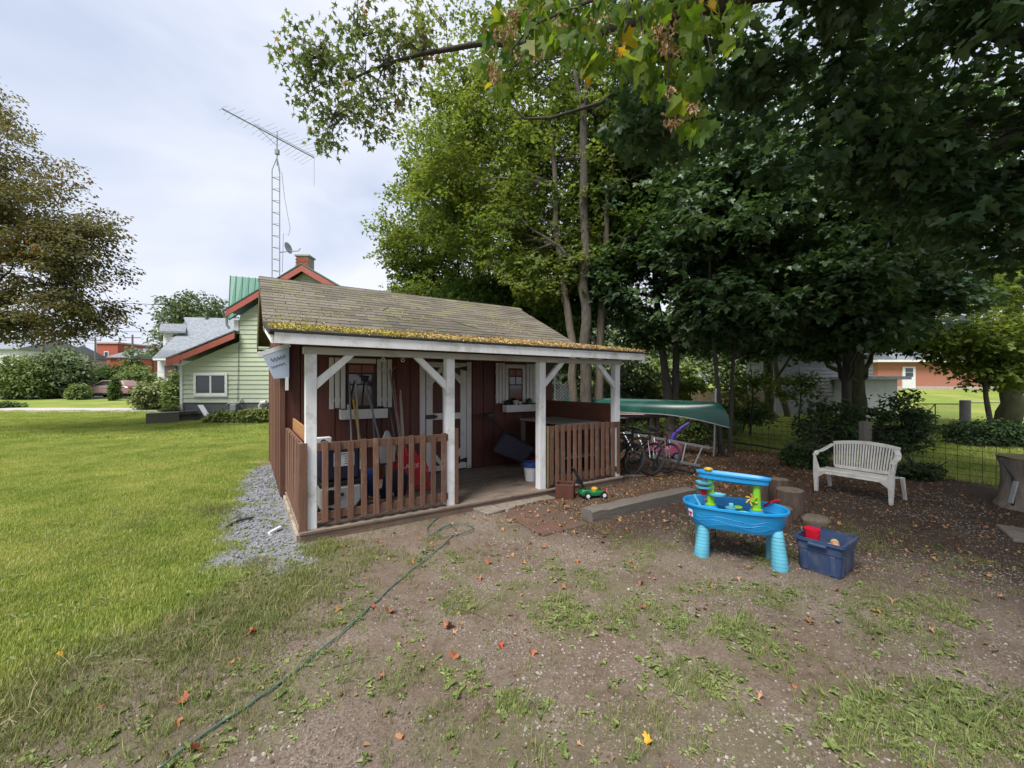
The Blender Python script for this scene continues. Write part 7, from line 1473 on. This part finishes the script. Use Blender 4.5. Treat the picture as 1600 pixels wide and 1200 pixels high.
scatter('edge_weeds', [M['weed']], [rosette(6, .03), rosette(8, .025, 'blob', .6)], P, rz(len(P), .15), rng.uniform(.6, 1.2, len(P)), label='small clover weeds in the worn lawn edge', cat='weeds')
# pebbles in the dirt and blue gravel
def stone(sd):
    r_ = random.Random(sd); V = []; 
    for z, q in ((-.35, .7), (.1, 1.0), (.45, .6)):
        for k in range(5): a = 6.28 * k / 5 + r_.gauss(0, .2); V.append(Vector((q * math.cos(a) * r_.uniform(.7, 1.2), q * math.sin(a) * r_.uniform(.6, .95), z * r_.uniform(.8, 1.2))))
    F_ = [(i * 5 + k, i * 5 + (k + 1) % 5, (i + 1) * 5 + (k + 1) % 5, (i + 1) * 5 + k) for i in range(2) for k in range(5)] + [(10, 11, 12, 13, 14)]
    return V, F_, [r_.random()] * len(F_), 0
stones = [stone(k) for k in range(9)]
P = sample(52000, -3.5, 6.5, 1.4, 7, lambda x, y: (1 - m_lawn(x, y)) * (.12 + .88 * sstep(vnoise(x, y, 1.7, 51), .42, .62)) * (1 - .6 * m_litter(x, y)) * (1 - m_gravel(x, y)))
Pc = sample(90000, -3.2, 5.5, 1.4, 5.2, lambda x, y: (1 - .8 * m_lawn(x, y)) * (.3 + .7 * sstep(vnoise(x, y, 2.3, 57), .4, .6)) * (1 - m_gravel(x, y)) * (1 - .6 * sstep(y, 2.6, 5)))
scatter('soil_crumbs', [M['crumb']], stones, Pc, rz(len(Pc), .4), np.clip(rng.lognormal(-5.45, .4, len(Pc)), .002, .012), label='brown crumbs of soil and bark bits covering the bare dirt', cat='soil')
scatter('dirt_pebbles', [M['pebble']], stones, P, rz(len(P), .3), np.minimum(rng.lognormal(-5.25, .42, len(P)), .019), label='small pale pebbles pressed into the bare dirt', cat='pebbles')
P = sample(13000, -5.5, -1.2, 3.2, 8.4, lambda x, y: m_gravel(x, y) ** 1.3 * (.35 + .65 * sstep(vnoise(x, y, 2.8, 93), .36, .5)))
scatter('blue_gravel', [M['gravel']], stones, P + np.array([0, 0, .004]), rz(len(P), .5), np.clip(rng.lognormal(-4.15, .3, len(P)), .008, .03), label='patch of blue grey gravel along the left side of the shed', cat='gravel')
P = sample(1500, -5.5, -1.2, 3.2, 8.4, lambda x, y: sstep(m_gravel(x, y), .02, .3) * (.15 + .85 * sstep(vnoise(x, y, 2.8, 93), .5, .38)))
scatter('gravel_weeds', [M['weed']], [rosette(6, .04), blades(30, .07, .05, .004, .9)], P, rz(len(P)), rng.uniform(.6, 1.2, len(P)), label='weeds growing up through the blue gravel', cat='weeds')
# dry leaves, bark bits and twigs
def dry(kind, L, t_, mi, c_=.5):
    vs, fs = leaf_geo(kind, L, .35, c_); return vs, fs, [t_] * len(fs), mi
va = [dry('maple', .05, .2, 0), dry('oval', .04, .5, 0), dry('oval', .03, .8, 0), dry('blob', .035, .95, 0), dry('maple', .06, .6, 1), dry('star', .045, .9, 1), dry('oval', .03, .1, 0), dry('blob', .025, .3, 0)]
P = sample(26000, -.8, 9, 4.2, 12.5, lambda x, y: m_litter(x, y) * .85)
Rl = np.column_stack([rng.normal(0, .5, len(P)), rng.normal(0, .5, len(P)), rng.uniform(0, 6.28, len(P))])
pk = rng.choice(8, len(P), p=[.17, .2, .14, .12, .04, .05, .16, .12])
scatter('leaf_litter', [M['litter'], M['litter_orange']], va, P + np.array([0, 0, .006]), Rl, rng.uniform(.5, 1.25, len(P)), label='carpet of dry brown and tan leaves beside and behind the shed', cat='fallen leaves', picks=pk)
P = sample(8500, -3.2, 7, 1.5, 6.5, lambda x, y: .12 + 1.4 * blob(x, y, .45, 5.1, .9, .8) + .35 * blob(x, y, -1.2, 4.1, 1.6, .35) + .12 * (vnoise(x, y, 1.2, 61) > .55) + .5 * m_dark(x, y) * (1 - m_litter(x, y)))
onsl = (P[:, 0] > -.6) & (P[:, 0] < .95) & (P[:, 1] > 4.4) & (P[:, 1] < 6.1); P[onsl, 2] = np.maximum(P[onsl, 2], .022)
pd = np.array([tuple(sw(*q, DK + .003)) for q in np.column_stack([rng.uniform(1.9, 4.6, 260) , rng.uniform(.0, 1.85, 260)]) if rng.random() < .12 + .75 * math.exp(-((q[0] - 3.3) ** 2 + (q[1] - .5) ** 2) / .12) + .3 * (q[1] > 1.6)])
P = np.concatenate([P, pd])
scatter('loose_leaf_bits', [M['litter'], M['litter_orange']], va, P + np.array([0, 0, .006]), rz(len(P), .35), rng.uniform(.3, .9, len(P)), label='scattered small leaf bits over the open dirt', cat='fallen leaves')
tw = []
for k in range(4):
    mb = MB().tube([(0, 0, .004), (.03, .004 * k, .008), (.06, .01 - .005 * k, .005)], [.0016, .0014, .0008], 4); tw.append((mb.v, mb.f, [random.random()] * len(mb.f), 0))
P = sample(1500, -4, 6, 1.5, 7, lambda x, y: .5 + 0 * x)
scatter('dry_straw_and_twigs', [M['straw']], tw, P, rz(len(P), .08), np.minimum(rng.lognormal(-.3, .4, len(P)), 1.2), label='bits of dry straw and thin twigs lying on the dirt', cat='twigs')
P = sample(900, -5, 0, 1.5, 3.8, lambda x, y: m_lawn(x, y) * (1 - m_full(x, y)))
scatter('dry_straw', [M['straw']], [blades(14, .08, .07, .003, 1.6) for _ in range(3)], P, rz(len(P), .5), rng.uniform(.7, 1.3, len(P)), label='dead straw coloured grass lying in the worn lawn edge', cat='straw')
# single fallen leaves and twigs that stand out
flm = [mat('fallen_orange', (.34, .13, .06), (.22, .075, .038), rough=.6, scale=30, bump=.2), mat('fallen_red', (.40, .06, .04), (.27, .04, .03), rough=.5, scale=30, bump=.2), mat('fallen_tan', (.42, .24, .14), (.30, .16, .09), rough=.7, scale=30, bump=.2), mat('fallen_yellow', (.65, .36, .02), (.5, .25, .02), rough=.5, scale=30, bump=.2)]
FM = {}
for ci in range(4):
    vs, fs = leaf_geo(('maple', 'maple', 'star', 'maple')[ci], 1, .5, .5); vs = [v + Vector((0, 0, .12 * mnoise.noise(v * 4))) for v in vs]; m2 = bpy.data.meshes.new('fallen_leaf'); m2.from_pydata([tuple(v) for v in vs], [], fs); m2.materials.append(flm[ci]); FM[ci] = m2
def fleaf(x, y, ci, s, label, grp=None):
    p = gp(x, y); o = obj('fallen_leaf', FM[ci], None, (p.x, p.y, p.z + .012), (random.gauss(0, .25), random.gauss(0, .25), random.uniform(0, 6.28)), s); tag(o, label, 'leaf', grp)
fleaf(1017, 1160, 3, .048, 'bright yellow leaf lying alone on the dirt near the bottom centre'); fleaf(697, 985, 0, .075, 'largest crumpled orange leaf right of the hose'); fleaf(706, 992, 2, .06, 'tan leaf half under the largest orange leaf')
fleaf(398, 990, 1, .05, 'single red leaf in the worn grass left of the hose'); fleaf(580, 952, 1, .04, 'red leaf touching the hose near its middle'); fleaf(296, 1180, 0, .06, 'orange leaf beside the hose at the bottom edge')
fleaf(780, 1010, 1, .04, 'small red leaf on the gravelly dirt at mid frame'); fleaf(100, 1024, 3, .04, 'small yellow leaf in the worn grass at the left'); fleaf(1193, 1090, 2, .05, 'tan leaf on the dirt by the clover patch'); fleaf(1009, 953, 0, .05, 'orange leaf on the bare dirt below the water table')
lfs = [(293, 1098, 0, 'orange leaf in the worn grass between hose and bottom left corner'), (600, 1062, 0, 'small pale orange leaf right of the hose low in the photo'), (712, 1025, 0, 'small orange leaf just below the largest orange leaf'), (607, 960, 0, 'orange leaf right beside the red leaf on the hose'),
 (750, 905, 0, 'orange leaf between the coiled hose end and the largest orange leaf'), (642, 880, 0, 'orange leaf touching the upper part of the hose'), (870, 912, 2, 'tan leaf on the weeds below the timber beam'), (884, 922, 0, 'orange leaf overlapping the weeds below the timber beam'), (1005, 915, 0, 'orange leaf on the dirt left of the water table, lower one'),
 (1265, 975, 0, 'orange leaf in the grass strip below the blue tote'), (1305, 925, 0, 'orange leaf close under the right corner of the blue tote'), (830, 1020, 0, 'pale orange leaf in the middle of the gravelly dirt'), (765, 880, 0, 'orange leaf below the rust red slab, left one'), (850, 858, 0, 'orange leaf at the lower tip of the rust red slab'),
 (900, 880, 0, 'orange leaf below the left end of the timber beam'), (540, 855, 0, 'orange leaf against the front skirt of the deck'), (590, 850, 0, 'orange leaf by the deck skirt near the hose'), (1095, 868, 0, 'orange leaf at the foot of the left water table leg'), (1395, 940, 2, 'tan leaf lowest in the dark soil right of the tote'),
 (1330, 885, 2, 'tan leaf touching the right side of the blue tote'), (1410, 868, 2, 'tan leaf on the dark soil midway between tote and bench'), (1520, 880, 2, 'tan leaf on the dark soil near the grey slab'), (1560, 935, 2, 'tan leaf at the right edge below the grey slab'), (1255, 826, 2, 'tan leaf lying between the stone and the blue tote'),
 (1450, 985, 2, 'tan leaf on the thin grass at the right, above the clover'), (1490, 845, 2, 'tan leaf in front of the right bench leg'), (1150, 905, 2, 'tan leaf in the thin grass under the water table')]
for x, y, ci, lb in lfs: fleaf(x, y, ci, random.uniform(.035, .065), lb, 'small dry leaves on the dirt')
for i, (x0, y0_, x1, y1_, lab) in enumerate(((703, 951, 770, 972, 'thin reddish twig above the largest orange leaf'), (370, 1083, 400, 1095, 'curled twig just left of the hose'), (520, 1045, 590, 1028, 'thin forked twig right of the hose'), (814, 1085, 850, 1130, 'bent thin twig on the dirt left of the yellow leaf'), (150, 1110, 200, 1135, 'pale straw stalk in the worn grass at the lower left'))):
    a_, b_ = gp(x0, y0_), gp(x1, y1_); m_ = a_.lerp(b_, .5) + Vector((.01, .015, .008)); o = MB().tube([a_ + Vector((0, 0, .01)), m_ + Vector((0, 0, .01)), b_ + Vector((0, 0, .008))], [.004, .003, .0018], 5).build('fallen_twig', M['bark_light']); tag(o, lab, 'twig')

for o in C.objects:
    if o.parent is None and o.get('category') and not o.get('kind'): o['kind'] = 'thing'
